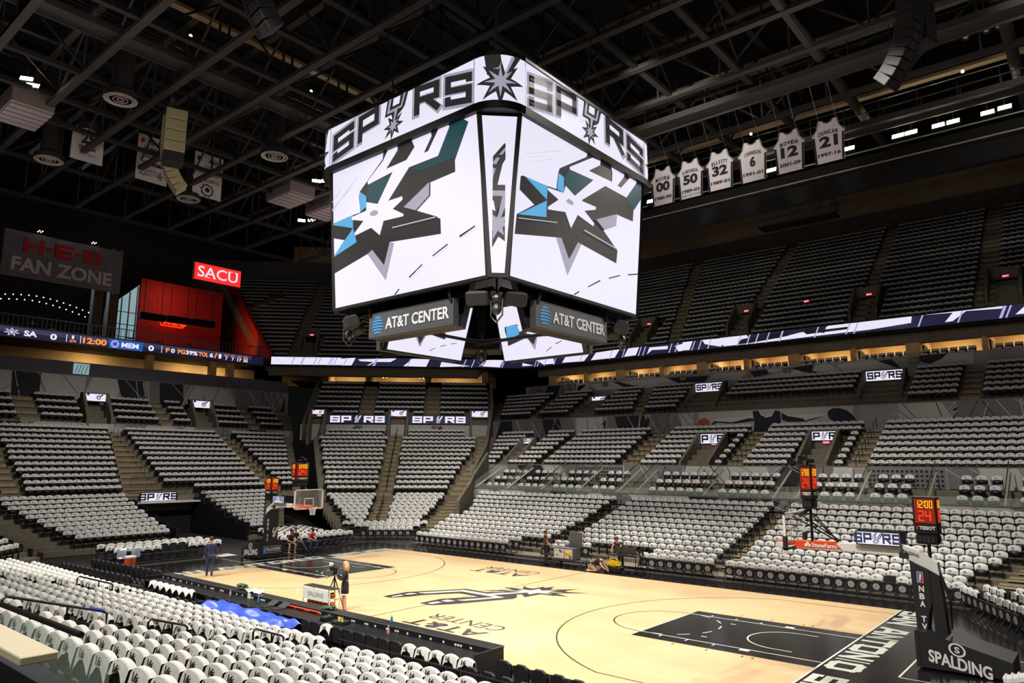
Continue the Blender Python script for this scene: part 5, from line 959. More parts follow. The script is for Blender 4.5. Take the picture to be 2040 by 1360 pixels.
a.poly([(-.95, 1.1), (-.8, 1.02), (-.66, 1.2), (-.7, 1.45), (-.88, 1.42)], F, .03, 3); part('lettering', a, ['banner_black', 'banner_grey', 'banner', 'heb_red'], r)
r, F = vb('championship_banner', 'tall white hockey division champions banner beside the dark loudspeakers', 0, 2.25, 25.25, 28.7)
a = MB(); a.prism(rect(-1.12, -1.72, 1.12, 1.72), F, -.02, .02); part('cloth', a, 'banner', r)
a = MB(); put_text(a, 'AHL', F, (-.05, 1.0, .82, 1.36), .03, 0, .02)
for i, (s, w) in enumerate((('West', .5), ('Division', .85), ('Champions', 1.1))): put_text(a, s, F, (-w*.72, .62-i*.33, w*.72, .86-i*.33), .03, 0, .01)
put_text(a, '2014-2015', F, (-.85, -.5, .85, -.22), .03, 0, .01); a.poly(star(0, -1.15, .55, .44, 9), F, .03, 0); a.poly(star(0, -1.15, .42, .34, 9), F, .034, 1); a.poly(star(.02, -1.12, .24, .16, 6), F, .038, 0); a.poly(star(-.75, 1.2, .2, .18, 8), F, .03, 2); part('lettering', a, ['banner_black', 'banner', 'navy'], r)
# line arrays
def line_array(label, top, yaw, n, m, hang=3.0, sub=5, curl=.11, subside=1):
    x, y, z = top; r = thing('speaker_array', label, 'loudspeaker array', top, 'hanging loudspeaker arrays'); R = Matrix.Translation(top) @ Matrix.Rotation(yaw, 4, 'Z')
    a = MB(); a.box(-1.0, 1.3, -.12, .12, .35, .5, 0, R); part('hanging_bar', a, 'truss', r)
    a = MB()
    for q in (-.8, 1.0): a.tube([R @ Vector((q, 0, .5)), R @ Vector((q, 0, .5+hang))], .02, 5)
    part('chain', a, 'steel', r)
    T = R @ Matrix.Translation((-.6, 0, 0))
    for i in range(n):
        a = MB(); a.bbox(-.5, .5, -.35, .35, -.36, -.01, .02, 0, T)
        for sx in (-.3, .3):
            for q in range(2): a.box(sx-.1, sx+.1, -.36, -.352, -.3+q*.13, -.22+q*.13, 1, T)
        part('speaker_cabinet', a, [m, 'grille'], r); T = T @ Matrix.Translation((0, 0, -.37)) @ Matrix.Rotation(curl*(i/n)**1.2*1.6, 4, 'X')
    T = R @ Matrix.Translation((.55, .25, 0))
    for i in range(sub):
        a = MB(); a.bbox(-.5, .5, -.5, .6, -.62, -.02, .03, 0, T)
        for sx in (-.3, .1):
            for q in range(2): a.box(sx-.08, sx+.08, -.515, -.505, -.5+q*.25, -.4+q*.25, 1, T)
        part('bass_cabinet', a, [m if i < sub-1 else 'speaker_dark', 'grille'], r); T = T @ Matrix.Translation((0, 0, -.64))
line_array('pale beige curved loudspeaker array hanging before the banners', (-18.7, -6.8, 25.2), -.35, 12, 'speaker_beige')
line_array('dark curved loudspeaker array hanging at the upper right', (16.7, 8.2, 26.0), PI/2-.25, 14, 'speaker_dark', 2)
line_array('dark loudspeaker array cut by the top edge near the scoreboard', (-1.0, -11.6, 25.6), -.1, 12, 'speaker_dark', 2)
r = thing('lighting_basket', 'railed steel lighting platform hanging before the upper deck', 'platform', (2, 38, 25.8)); a = MB(); a.box(-1.3, 5.2, 37.2, 38.8, 26.0, 26.15)
part('deck', a, 'truss_dark', r); a = MB()
for y in (37.2, 38.8):
    for z in (26.6, 27.2): a.tube([(-1.3, y, z), (5.2, y, z)], .04, 5)
    for i in range(8): a.tube([(-1.3+i*.93, y, 26.1), (-1.3+i*.93, y, 27.2)], .03, 5)
for x in (3.6, 5.0):
    for y in (37.3, 38.7): a.tube([(x, y, 26), (x, y, 29.5)], .06, 5)
part('guard_rail', a, 'steel', r); a = MB(); a.ball((2.3, 37.4, 27.9), .08, 8, 6); part('work_light', a, 'lamp_soft', r)
b = MB(); b.tube([(-30, 22.1, 23.45), (40, 22.1, 23.45)], .05, 6); b.tube([(-30, 22.1, 24.4), (40, 22.1, 24.4)], .05, 6); struct('ceiling_light_rail', b, 'pipe')
b = MB(); b.box(-6, 40, 22.6, 23.2, 22.2, 24.3); struct('ceiling_soffit', b, 'black_matte')  # black box added for the unlit dark below the light rail
# ------------------------------------------------------------------ basket stands
SEG = {'0': 'abcdef', '1': 'bc', '2': 'abged', '4': 'fgbc'}
def seven(mb, F, ch, x, y, w, h, d, mi):
    t = w*.2
    S = dict(a=rect(x, y+h-t, x+w, y+h), d=rect(x, y, x+w, y+t), g=rect(x, y+h/2-t/2, x+w, y+h/2+t/2), f=rect(x, y+h/2, x+t, y+h), e=rect(x, y, x+t, y+h/2), b=rect(x+w-t, y+h/2, x+w, y+h), c=rect(x+w-t, y, x+w, y+h/2))
    for k in SEG[ch]: mb.poly(S[k], F, d, mi)
def clock_face(mb, F, w, z0, d, s=1):   # 12:00 over 24 over the maker's name
    mb.poly(rect(-w*.42, z0+.3, w*.42, z0+.97), F, d, 3)
    for i, ch in enumerate('1200'): seven(mb, F, ch, -w*.36+i*w*.175+(w*.05 if i > 1 else 0), z0+.72, w*.13, .2, d+.004, 1)
    for q in (.76, .86): mb.poly(rect(-w*.015, z0+q, w*.015, z0+q+.04), F, d+.004, 1)
    for i, ch in enumerate('24'): seven(mb, F, ch, -w*.26+i*w*.29, z0+.36, w*.22, .28, d+.004, 2)
    put_text(mb, 'TISSOT', F, (-w*.28, z0+.12, w*.4, z0+.22), d+.004, 4, .04); mb.poly(rect(-w*.4, z0+.12, -w*.31, z0+.22), F, d+.004, 5)
CLK = ['black', 'led_yellow', 'led_red', 'led_redglow', 'lettering', 'heb_red', 'frame_grey']
def clock_box(r, nm, x, y, z, w, dep, sides):
    """housing from z (lower panel bottom) up, with lit faces"""
    a = MB(); a.bbox(x-dep/2, x+dep/2, y-w/2, y+w/2, z+.28, z+1.3, .02); a.bbox(x-dep/2+.03, x+dep/2-.03, y-w/2+.03, y+w/2-.03, z, z+.27, .02); c = part(nm, a, 'black', r)
    for sd in sides:
        a = MB()
        F, ww = {'x': (Fr((x+dep/2, y, z+.28), (0, 1, 0), (0, 0, 1)), w), '-x': (Fr((x-dep/2, y, z+.28), (0, -1, 0), (0, 0, 1)), w), '-y': (Fr((x, y-w/2, z+.28), (1, 0, 0), (0, 0, 1)), dep), 'y': (Fr((x, y+w/2, z+.28), (-1, 0, 0), (0, 0, 1)), dep)}[sd]
        clock_face(a, F, ww, 0, .006)
        for i in range(4): a.poly(rect(-ww*.32+i*ww*.17, -.22, -ww*.2+i*ww*.17, -.06), F, .0, 6)
        part('clock_face', a, CLK, c)
def basket(s, label, near):
    """s=+1: basket on the right of the picture, facing -x"""
    r = thing('basketball_hoop', label, 'basketball hoop', (s*16.8, 0, 0), 'the two basket stands')
    X = lambda x: s*x
    def P(mb, poly, y0, y1, mi=0):      # side profile (x, z) extruded across y
        q = [(X(x), z) for x, z in poly]; F = Fr((0, 0, 0), (1, 0, 0), (0, 0, 1)); mb.prism(q if s > 0 else q[::-1], F, -y1, -y0, mi)
    a = MB(); P(a, [(16.5, .06), (16.5, .98), (16.75, .96), (18.6, .5), (18.62, .08)], -.68, .68)
    P(a, [(16.42, .06), (16.42, .98), (16.52, .98), (16.52, .06)], -.7, .7); base = part('base', a, 'padding', r)
    a = MB()
    SY = -1
    F = Fr((0, -.685, 0), (1, 0, 0), (0, 0, 1))
    x0, x1 = (16.72, 18.15) if s > 0 else (-18.3, -16.85)
    sl = (lambda x, z: (x, z-.16*(x-16.7))) if s > 0 else (lambda x, z: (x, z+.1*(x+16.8)))
    put_text(a, 'SPALDING', F, (x0, .24, x1, .56), .006, 0, .03, sl); put_text(a, 'S', F, (x0+.62, .66, x0+.74, .82), .008, 0, .03, sl)
    for q in ring(0, 0, .13, .17, 0, 2*PI, 20): a.poly([sl(x0+.68+u*1.15, .74+v) for u, v in q], F, .008, 0)
    if not near:
        G = Fr((X(16.41), 0, 0), (0, 1, 0), (0, 0, 1)); put_text(a, 'PLAYOFFS', G, (-.4, .42, .5, .62), .01, 0, .04)
        a.poly([(-.6, .4), (-.44, .36), (-.44, .66), (-.6, .6)], G, .008, 1); a.poly(rect(-.62, .34, .56, .36), G, .008, 0); a.poly(rect(-.62, .68, .56, .7), G, .008, 0)
    part('base_lettering', a, ['lettering', 'led_memblue'], base)
    a = MB(); P(a, [(16.55, .5), (16.55, .62), (18.4, .3), (18.4, .2)], -.5, .5)
    for x in (16.9, 18.3):
        for y in (-.55, .55): a.lathe([(.06, -.03), (.1, -.03), (.1, .03), (.06, .03)], (X(x), y, .1), 12, 0, Matrix.Rotation(PI/2, 3, 'X'))
    part('wheel', a, 'dark_metal', r)
    # padded front column and rear column
    a = MB(); P(a, [(16.42, .98), (16.68, .95), (16.74, 1.4), (16.84, 1.7), (16.82, 2.55), (16.36, 2.78), (16.38, 2.0)], -.26, .26); col = part('front_column', a, 'padding', r)
    a = MB(); P(a, [(16.84, .8), (17.16, .72), (17.06, 2.4), (16.8, 2.56), (16.84, 1.6)], -.22, .22); part('rear_column', a, 'padding', r)
    F = Fr((0, -.265, 0), (1, 0, 0), (0, 0, 1)); a = MB(); cx = X(16.6)
    if near:
        for i, ch in enumerate('NBA TV'):
            if ch != ' ': z = 2.1-i*.2; put_text(a, ch, F, (cx-.06, z-.14, cx+.07, z+.02), .006, 0, .04)
        a.poly(rect(cx-.08, 2.2, cx+.07, 2.5), F, .005, 0); a.poly(rect(cx-.07, 2.21, cx, 2.49), F, .008, 1); a.poly(rect(cx, 2.21, cx+.06, 2.49), F, .008, 2)
        a.poly([(cx-.03, 2.24), (cx, 2.24), (cx+.02, 2.34), (cx+.03, 2.42), (cx, 2.47), (cx-.02, 2.38)], F, .011, 0)
        part('column_lettering', a, ['lettering', 'led_memblue', 'heb_red'], col)
    else:
        G = Fr((X(16.37), 0, 0), (0, 1, 0), (0, 0, 1))
        for q, kk in spur_polys():
            if kk == 'k': a.poly([((x-.4+.2*y)*.085, 1.45+y*.09) for x, y in q], G, .04, 0)
        for i, ch in enumerate('NBA TV'):
            if ch != ' ': z = 2.2-i*.22; put_text(a, ch, F, (cx-.08, z-.15, cx+.06, z+.02), .006, 0, .04)
        part('column_lettering', a, ['lettering'], col)
    # arm
    a = MB(); P(a, [(14.4, 3.1), (16.03, 3.16), (16.15, 3.18), (16.5, 3.08), (16.81, 2.91), (17.03, 2.76), (17.06, 2.42), (16.78, 2.58), (16.33, 2.78), (15.8, 2.9), (14.4, 2.92)], -.17, .17); arm = part('arm', a, 'white', r)
    a = MB(); P(a, [(16.1, 2.82), (16.1, 2.98), (16.34, 2.98), (16.34, 2.82)], -.21, .21); part('arm_clamp', a, 'frame_grey', arm)
    F = Fr((0, -.175, 0), (1, 0, 0), (0, 0, 1)); a = MB(); put_text(a, 'SPALDING', F, (min(X(16.15), X(16.6)), 2.98, max(X(16.15), X(16.6)), 3.07), .006, 0, .02, (lambda x, z: (x, z-.3*(x-16.2))) if s > 0 else (lambda x, z: (x, z+.3*(x+16.2)))); part('arm_lettering', a, 'black', arm)
    a = MB(); P(a, [(13.16, 3.1), (14.35, 3.12), (14.56, 2.92), (13.16, 2.88)], -.19, .19); pad = part('arm_pad', a, 'orange', r, 'orange advertising pad on the arm')
    F = Fr((0, -.195, 0), (1, 0, 0), (0, 0, 1)); a = MB(); ax, bx = sorted((X(13.68), X(14.42))); put_text(a, 'StateFarm', F, (ax, 2.945, bx, 3.07), .006, 0, .03)
    lx = ax-.12
    for dx, dz in ((-.05, 0), (.05, 0), (0, .06)): a.poly(star(lx+dx, 2.99+dz, .05, .045, 8), F, .006, 0)
    part('pad_lettering', a, 'lettering', pad)
    a = MB()
    for y in (-.4, .4): a.tube([(X(13.2), y, 3.86), (X(13.75), y*.6, 3.55), (X(14.45), y*.3, 3.14)], .025, 6); a.tube([(X(13.2), y*.5, 3.9), (X(13.7), y*.4, 3.92), (X(14.4), 0, 3.15)], .02, 6)
    part('brace', a, 'dark_metal', r)
    # board, ring, net
    a = MB(); bx0, bx1 = sorted((X(13.105), X(13.135))); a.box(bx0, bx1, -.87, .87, 2.95, 3.92); bd = part('backboard', a, 'board_glass', r)
    a = MB(); fx0, fx1 = sorted((X(13.09), X(13.16)))
    for y0, y1, z0, z1 in ((-.915, -.86, 2.896, 3.96), (.86, .915, 2.896, 3.96), (-.915, .915, 3.91, 3.96), (-.915, .915, 2.896, 2.95)): a.box(fx0, fx1, y0, y1, z0, z1)
    q0, q1 = sorted((X(13.098), X(13.103)))
    for y0, y1, z0, z1 in ((-.305, -.255, 3.05, 3.5), (.255, .305, 3.05, 3.5), (-.305, .305, 3.45, 3.5), (-.305, .305, 3.05, 3.1)): a.box(q0, q1, y0, y1, z0, z1)
    part('board_frame', a, 'white', bd)
    if near:
        a = MB(); p0, p1 = sorted((X(13.06), X(13.19)))
        for y0, y1 in ((-.95, -.84), (.84, .95)): a.bbox(p0, p1, y0, y1, 2.86, 3.28, .02)
        a.bbox(p0, p1, -.95, .95, 2.86, 2.94, .02); part('board_padding', a, 'padding', bd)
    a = MB(); a.tube([(X(12.725)+.2285*math.cos(2*PI*i/24), .2285*math.sin(2*PI*i/24), 3.048) for i in range(24)], .012, 6, 0, True)
    h0, h1 = sorted((X(12.9), X(13.1))); a.box(h0, h1, -.12, .12, 3.0, 3.06); a.box(h0, h1, -.05, .05, 2.93, 3.06); part('rim', a, 'orange', r)
    a = MB()
    for i in range(12):
        for dr in (1, -1):
            pts = []
            for j in range(5):
                an = 2*PI*(i+dr*j*.5)/12; rr = (.225, .18, .15, .135, .13)[j]; pts.append((X(12.725)+rr*math.cos(an), rr*math.sin(an), 3.04-.11*j))
            a.tube(pts, .006, 4)
    part('net', a, 'white', r)
    # screen on the arm, clocks
    for y, ny in ((-.32, -1), (.32, 1)):
        F = Fr((X(15.6), y, 3.13), (1 if ny < 0 else -1, 0, 0), (0, 0, 1)); a = MB(); a.prism(rect(-.6, 0, .6, .4), F, -.08, 0); sc = part('arm_display', a, 'black', r)
        a = MB(); a.poly(rect(-.56, .03, .56, .37), F, .004, 0); spurs_panel(a, F, -.66, .03, .62, .37, .007, 1); part('display_screen', a, ['led_white', 'led_slate', 'led_white'], sc)
    a = MB(); a.tube([(X(13.3), 0, 3.85), (X(13.65), 0, 4.1)], .06, 6); a.tube([(X(13.65), 0, 2.95), (X(13.65), 0, 4.2)], .05, 6); a.tube([(X(16.84), 0, 2.85), (X(16.84), 0, 3.3)], .05, 6); part('clock_pole', a, 'black', r)
    clock_box(r, 'shot_clock', X(13.67), -.1 if near else -.25, 4.1, .55 if near else .87, .36, ('x', '-x', '-y', 'y'))
    clock_box(r, 'rear_clock', X(16.85), 0, 3.25, .5, .6, ('-y', 'y', 'x', '-x'))
    a = MB(); px = X(13.67)
    a.tube([(px-.5, -.1, 5.42), (px+.25, -.1, 5.42)], .025, 5); a.tube([(px, -.1, 5.35), (px, -.1, 5.5)], .04, 5)
    for q in ((-.45, 5.5), (.1, 5.55), (-.15, 5.65)): a.bbox(px+q[0]-.1, px+q[0]+.1, -.2, 0, q[1]-.06, q[1]+.07, .02)
    part('clock_camera', a, 'dark_metal', r)
    a = MB()
    for i in range(10): a.tube([(X(17.0+.03*random.random()), -.1+.03*i, 2.6-.1*random.random()), (X(17.2+.06*random.random()), -.15+.04*i, 1.8), (X(17.22), -.1+.02*i, 1.0)], .014, 4)
    part('cables', a, 'frame_grey', r)
basket(1, 'nearer basket stand seen from behind with large white maker name on its black base', True)
basket(-1, 'farther basket stand facing us with an emblem on its black column', False)
a = MB(); a.tube([(18.45, -.95, .12), (18.75, -1.05, .2), (19.1, -1.15, .35), (19.4, -1.2, .6)], [.13, .15, .15, .13], 10)
for i in range(7): a.tube([(18.5+i*.14, -.98-.03*i, .14+.05*i), (18.53+i*.14, -.985-.03*i, .15+.05*i)], .165, 10)
solid('cable_sleeve', a, 'white', 'white ribbed padded sleeve at the rear of the nearer basket base', 'sleeve')
# ------------------------------------------------------------------ courtside chairs
def chair_parts():
    out = []
    F = Fr((0, 0, 0), (1, 0, 0), (0, 0, 1))
    a = MB(); a.prism([(-.2, .5), (.2, .5), (.215, .75), (.18, .88), (.1, .93), (-.1, .93), (-.18, .88), (-.215, .75)], Fr((0, .0, 0), (1, 0, 0), (0, .12, 1)), -.035, .035); out.append(('backrest', a, 'seat_black'))
    a = MB(); a.bbox(-.2, .2, -.4, .02, .42, .49, .02); out.append(('seat', a, 'seat_black'))
    a = MB()
    for s in (-1, 1): a.tube([(s*.22, -.38, 0), (s*.22, -.05, .5), (s*.22, .1, .88)], .014, 6); a.tube([(s*.2, .22, 0), (s*.2, -.34, .43)], .014, 6)
    a.tube([(-.2, .2, .04), (.2, .2, .04)], .011, 5); a.tube([(-.22, -.36, .05), (.22, -.36, .05)], .011, 5); out.append(('frame', a, 'dark_metal'))
    return out
def tip_parts():    # seat folded up, showing the grey emblem beneath
    out = chair_parts()[:1]+chair_parts()[2:]
    a = MB(); F = Fr((0, -.06, 0), (1, 0, 0), (0, -.05, 1)); a.prism(rect(-.2, .3, .2, .68), F, 0, .06); out.append(('seat', a, 'seat_black'))
    a = MB(); a.poly([(.13*math.cos(2*PI*i/20), .48+.13*math.sin(2*PI*i/20)) for i in range(20)], F, .064, 0); a.poly(star(0, .48, .09, .05), F, .067, 1); out.append(('seat_emblem', a, ('led_off', 'print_grey')))
    return out
mm('led_off', (172, 172, 174), .7)
CP = [(n, a.mesh('chair_'+n, k if isinstance(k, str) else list(k), False)) for n, a, k in chair_parts()]
TPp = [(n, a.mesh('tip_'+n, k if isinstance(k, str) else list(k), False)) for n, a, k in tip_parts()]
CSH = []
for i in range(5):
    m_ = shirt_mesh(90+i); m_.v = [(x*.94, y+.1, z+.085) for x, y, z in m_.v]; CSH.append(m_.mesh('chair_shirt', ['shirt', 'print', 'print_grey']))
def chair(x, y, rz, label, group, tip=False, shirt=True, z=0):
    r = thing('courtside_chair', 'black '+('tip-up' if tip else 'padded')+' chair '+label, 'chair', (x, y, z), group, rz)
    for n, me in (TPp if tip else CP): link(n, me, r, False)
    if shirt:
        q = seen(x, y, z+.8); SHIRTS.append((q[2] if q else 1e9, 1, (x, y, z), rz+random.uniform(-.05, .05), 'white T-shirt on the chair '+label))
def chair_row(n, x0, y0, dx, dy, rz, what, group, tip=True, noshirt=(), z=0, gaps=()):
    k = 0
    for i in range(n):
        if i in gaps: continue
        k += 1; chair(x0+dx*i, y0+dy*i, rz, f'{ordw(k)} from {what}', group, tip, i not in noshirt, z)
def platform(x0, x1, y0, y1, h):
    pass
# far sideline: two rows, three stretches
chair_row(16, -14.8, 9.75, .5, 0, 0, 'left, far sideline front row, first stretch', 'far sideline chairs')
chair_row(16, -14.6, 10.75, .5, 0, 0, 'left, far sideline back row, first stretch', 'far sideline chairs', z=.1)
chair_row(3, -4.3, 9.85, .52, 0, 0, 'left, beside the equipment case', 'far sideline chairs')
chair_row(5, -4.1, 10.75, .5, 0, 0, 'left, back row behind the equipment case', 'far sideline chairs', z=.1)
chair_row(8, 2.1, 9.75, .5, 0, 0, 'the yellow bag, far sideline front row', 'far sideline chairs')
chair_row(7, 2.3, 10.75, .5, 0, 0, 'the yellow bag, far sideline back row', 'far sideline chairs', z=.1)
chair_row(20, 6.7, 9.7, .485, 0, 0, 'left, front row behind nearer basket', 'far sideline chairs', True, (14,))
chair_row(19, 7.0, 10.75, .49, 0, 0, 'left, back row behind nearer basket', 'far sideline chairs', z=.1)
b = MB(); b.box(-16, 17, 10.2, 11.5, 0, .1); struct('floor_riser', b, 'concrete')
# right baseline corner
chair_row(9, 16.3, 9.0, .24, -.42, -PI/2+.5, 'far end, right corner front row', 'right corner chairs')
chair_row(9, 16.95, 9.75, .27, -.42, -PI/2+.5, 'far end, right corner second row', 'right corner chairs')
chair_row(7, 18.0, 9.6, .3, -.4, -PI/2+.5, 'far end, right corner third row', 'right corner chairs')
# far baseline: bench rows left and right of the farther basket
chair_row(12, -20.2, -6.9, 0, .5, PI/2, 'the orange cooler, far baseline front row', 'far baseline chairs', False, (5, 6, 7))
chair_row(12, -21.3, -6.9, 0, .5, PI/2, 'the orange cooler, far baseline second row', 'far baseline chairs', False)
chair_row(12, -22.5, -6.9, 0, .5, PI/2, 'the orange cooler, far baseline third row', 'far baseline chairs', False)
chair_row(11, -18.9, 2.2, 0, .5, PI/2, 'the farther basket, right front row', 'far baseline chairs', False)
chair_row(11, -20.0, 2.2, 0, .5, PI/2, 'the farther basket, right second row', 'far baseline chairs', False)
for k in range(5): chair_row(6, -21.2-.9*k, 3.4+.2*k, 0, .62, PI/2, f'the farther basket, right {ordw(k+3)} row', 'far baseline chairs', False)
D_ = COR.D; q0 = COR.N*21.2+COR.D*-7.6
chair_row(7, q0.x, q0.y, D_.x*.52, D_.y*.52, COR.rz, 'left, far corner front row', 'far corner chairs', True, (0,))
q0 = COR.N*22.2+COR.D*-8.2
chair_row(9, q0.x, q0.y, D_.x*.52, D_.y*.52, COR.rz, 'left, far corner second row', 'far corner chairs', False, z=.15)
q0 = COR.N*23.1+COR.D*-9.2
chair_row(12, q0.x, q0.y, D_.x*.52, D_.y*.52, COR.rz, 'left, far corner third row', 'far corner chairs', False, z=.25)
b = MB(); COR.box(b, -9.5, -2.2, 21.8, 22.6, 0, .15); COR.box(b, -9.8, -2.2, 22.6, 23.5, 0, .25); struct('floor_corner_riser', b, 'concrete')
# near sideline: chairs behind the scorer's table, seen from behind
chair_row(14, 8.95, -10.45, -.5, 0, PI, 'near end behind the long table', 'scorer\'s table chairs', False, (5, 6, 7, 8, 9, 10, 12, 13))
chair_row(8, .9, -10.4, -.62, 0, PI, 'blue tarp among plain chairs along the table', 'scorer\'s table chairs', False, tuple(range(8)))
chair_row(7, -4.9, -10.3, -.5, 0, PI, 'tarp among shirted chairs along the table', 'scorer\'s table chairs', False)
chair_row(14, -10.4, -9.0, -.46, -.03, PI, 'table in the plain front bench row', 'team bench chairs', False, tuple(range(14)))
chair_row(14, -10.0, -10.4, -.46, -.03, PI, 'table in the plain second bench row', 'team bench chairs', False, tuple(range(14)))
chair_row(7, 9.7, -10.0, .55, -.03, PI, 'table end, plain front row, bottom edge', 'bottom edge chairs', False, tuple(range(7)))
chair_row(6, 9.5, -10.9, .55, -.03, PI, 'table end, plain second row, bottom edge', 'bottom edge chairs', False, tuple(range(6)))
chair_row(4, 4.5, -11.45, -.56, 0, PI, 'right, beside the blue tarp', 'chairs beside the tarp', False, (3,))
chair_row(9, 2.2, -12.0, -.52, 0, PI, 'right, half under the blue tarp', 'chairs under the tarp', False, tuple(range(9)))
chair_row(3, -2.7, -11.3, -.55, 0, PI, 'tarp among three plain rounded chairs', 'chairs beside the tarp', False, (0, 1, 2))
chair_row(8, -4.6, -11.5, -.55, 0, PI, 'three plain chairs, second row behind table', 'second row chairs', False)
# ------------------------------------------------------------------ long table by the court
r = thing('scorers_table', 'long black table with a raised ledge along the near sideline', 'table', (-.9, -9.4, 0))
a = MB(); a.box(-9.7, 8.65, -9.0, -8.9, 0, .85); part('front_board', a, 'padding', r)
a = MB(); a.bbox(-9.75, 8.67, -9.32, -8.86, .83, .87, .012); part('ledge', a, 'frame_grey', r)
a = MB(); a.bbox(-9.7, 8.6, -10.0, -9.02, .68, .72, .01); part('worktop', a, 'black', r)
a = MB(); a.box(8.6, 8.67, -9.95, -8.9, 0, .85); part('end_panel', a, 'padding', r); a = MB(); a.box(-9.75, -9.68, -9.95, -8.9, 0, .85); part('end_panel', a, 'padding', r)
a = MB(); F = Fr((0, -9.33, 0), (1, 0, 0), (0, 0, 1)); x = -9.5
a.box(-9.65, 8.6, -9.33, -9.25, .72, .83, 1)
while x < 8.4:
    for j in range(random.choice((1, 1, 2, 1, 3))): a.poly(rect(x, .745, x+.07, .80), F, .004, 0); x += .1
    x += random.uniform(.25, .45)
part('outlet_strip', a, ['white', 'black'], r)
a = MB(); a.tube([(-.6, -9.34, .8), (1.4, -9.34, .8)], .022, 6, 0); part('red_light_strip', a, 'led_red', r)
def small(nm, label, cat, build, mats, group=None, smooth=False):
    a = MB(); build(a); return solid(nm, a, mats, label, cat, group, smooth)
def bottle(x, y, z, m, label, h=.24):
    r = thing('bottle', label, 'bottle', (x, y, z), 'bottles on the long table'); a = MB(); a.lathe([(.03, 0), (.036, .02), (.036, h*.6), (.015, h*.8), (.013, h*.9)], (x, y, z), 12); part('bottle_body', a, m, r, smooth=True)
    a = MB(); a.lathe([(.017, h*.9), (.017, h)], (x, y, z), 10); part('cap', a, 'orange' if m == 'bottle_yellow' else 'white', r)
bottle(4.55, -9.1, .87, 'bottle_blue', 'blue sports drink bottle standing on the table ledge')
bottle(2.95, -9.75, .72, 'bottle_yellow', 'left of two yellow drink bottles on the worktop'); bottle(3.1, -9.75, .72, 'bottle_yellow', 'right of two yellow drink bottles on the worktop')
bottle(5.0, -9.6, .72, 'bottle_pink', 'pink bottle on the worktop near the blue one'); bottle(-3.6, -9.6, .72, 'bottle_pink', 'pink bottle below the green plant on the worktop'); bottle(-1.75, -9.6, .72, 'bottle_blue', 'blue-capped water bottle beside the laptop computers'); bottle(7.3, -11.2, .45, 'bottle_clear', 'clear bottle between chairs and front rail')
small('towel', 'white towel heaped on the table ledge beside a green plant', 'towel', lambda a: (a.grid(lambda u, v: (-3.3+u*.75, -9.3+v*.4, .9+.1*math.sin(u*9)*math.sin(v*7+1)*.6+.06*math.sin(u*PI)), 14, 8), a.grid(lambda u, v: (-2.9+u*.22, -9.34-.02*math.sin(u*9), .9-v*.2+.02*math.sin(u*8)), 6, 5)), 'towel', None, True)
small('potted_plant', 'small green leafy plant on the ledge beside a white towel', 'plant', lambda a: [a.ball((-3.75+random.uniform(-.22, .22), -9.1+random.uniform(-.14, .14), .95+random.uniform(0, .12)), .06, 6, 4, 0, 1.4, 1, .5) for _ in range(34)], 'leaf')
small('potted_plant', 'low green plant on the ledge near the basketball rack', 'plant', lambda a: [a.ball((1.55+random.uniform(-.25, .25), -9.1+random.uniform(-.12, .12), .9+random.uniform(0, .08)), .05, 6, 4, 0, 1.4, 1, .5) for _ in range(30)], 'leaf')
for i, x in enumerate((-1.1, -.45)):
    r = thing('laptop_computer', f'open grey laptop on the worktop, {("left", "right")[i]} of two', 'laptop', (x, -9.7, .722), 'laptops on the worktop'); a = MB(); a.bbox(x-.2, x+.2, -9.85, -9.55, .722, .745, .008); part('keyboard_base', a, 'frame_grey', r)
    a = MB(); T = Matrix.Translation((x, -9.55, .74)) @ Matrix.Rotation(-1.1, 4, 'X'); a.box(-.2, .2, -.01, .01, 0, .26, 0, T); part('lid', a, 'steel', r)
XSD = sorted(random.uniform(1.6, 3.2) for _ in range(4))
for i, x in enumerate(XSD): small('electronics_box', f'small dark device on the worktop near the red light, {ordw(i+1)} from the left', 'device', lambda a: a.bbox(x-.14, x+.14, -9.8, -9.5, .722, .722+(.05, .12, .07, .1)[i], .008), 'frame_grey', 'devices on the worktop')
# tarp, rails
small('tarp', 'wrinkled blue plastic tarp thrown over courtside equipment and chairs', 'tarp', lambda a: a.grid(lambda u, v: (-2.35+u*5.1, -10.75-v*1.25, .98-.12*abs(v-.4)**1.5*3+.05*math.sin(u*14+v*3)+.04*math.sin(u*31+v*9)+.04*math.sin(v*17+u*5)-.55*max(0, v-.85)*4-.35*max(0, .08-u)*8-.3*max(0, u-.95)*10), 60, 24), 'tarp', None, True)
r = thing('front_rail', 'long black double rail before the first near shirt rows', 'railing', (7, -11.5, 0)); a = MB(); a.tube([(5.2, -11.45, .95), (16, -11.45, .95)], .028, 6); a.tube([(5.2, -11.45, .7), (16, -11.45, .7)], .02, 6); part('rail', a, 'rail_black', r)
a = MB()
for i in range(9): a.tube([(5.3+i*1.3, -11.45, 0), (5.3+i*1.3, -11.45, .95)], .02, 6)
part('post', a, 'rail_black', r)
r = thing('front_rail', 'black rail dividing shirt seats from the dark bench chairs', 'railing', (-9, -11.5, 0)); a = MB(); a.tube([(-16, -11.5, 1.0), (-5.2, -11.6, 1.0)], .028, 6); a.tube([(-16, -11.5, .7), (-5.2, -11.6, .7)], .02, 6); part('rail', a, 'rail_black', r)
a = MB()
for i in range(9): a.tube([(-15.9+i*1.3, -11.5, 0), (-15.9+i*1.3, -11.5, 1.0)], .02, 6)
part('post', a, 'rail_black', r)
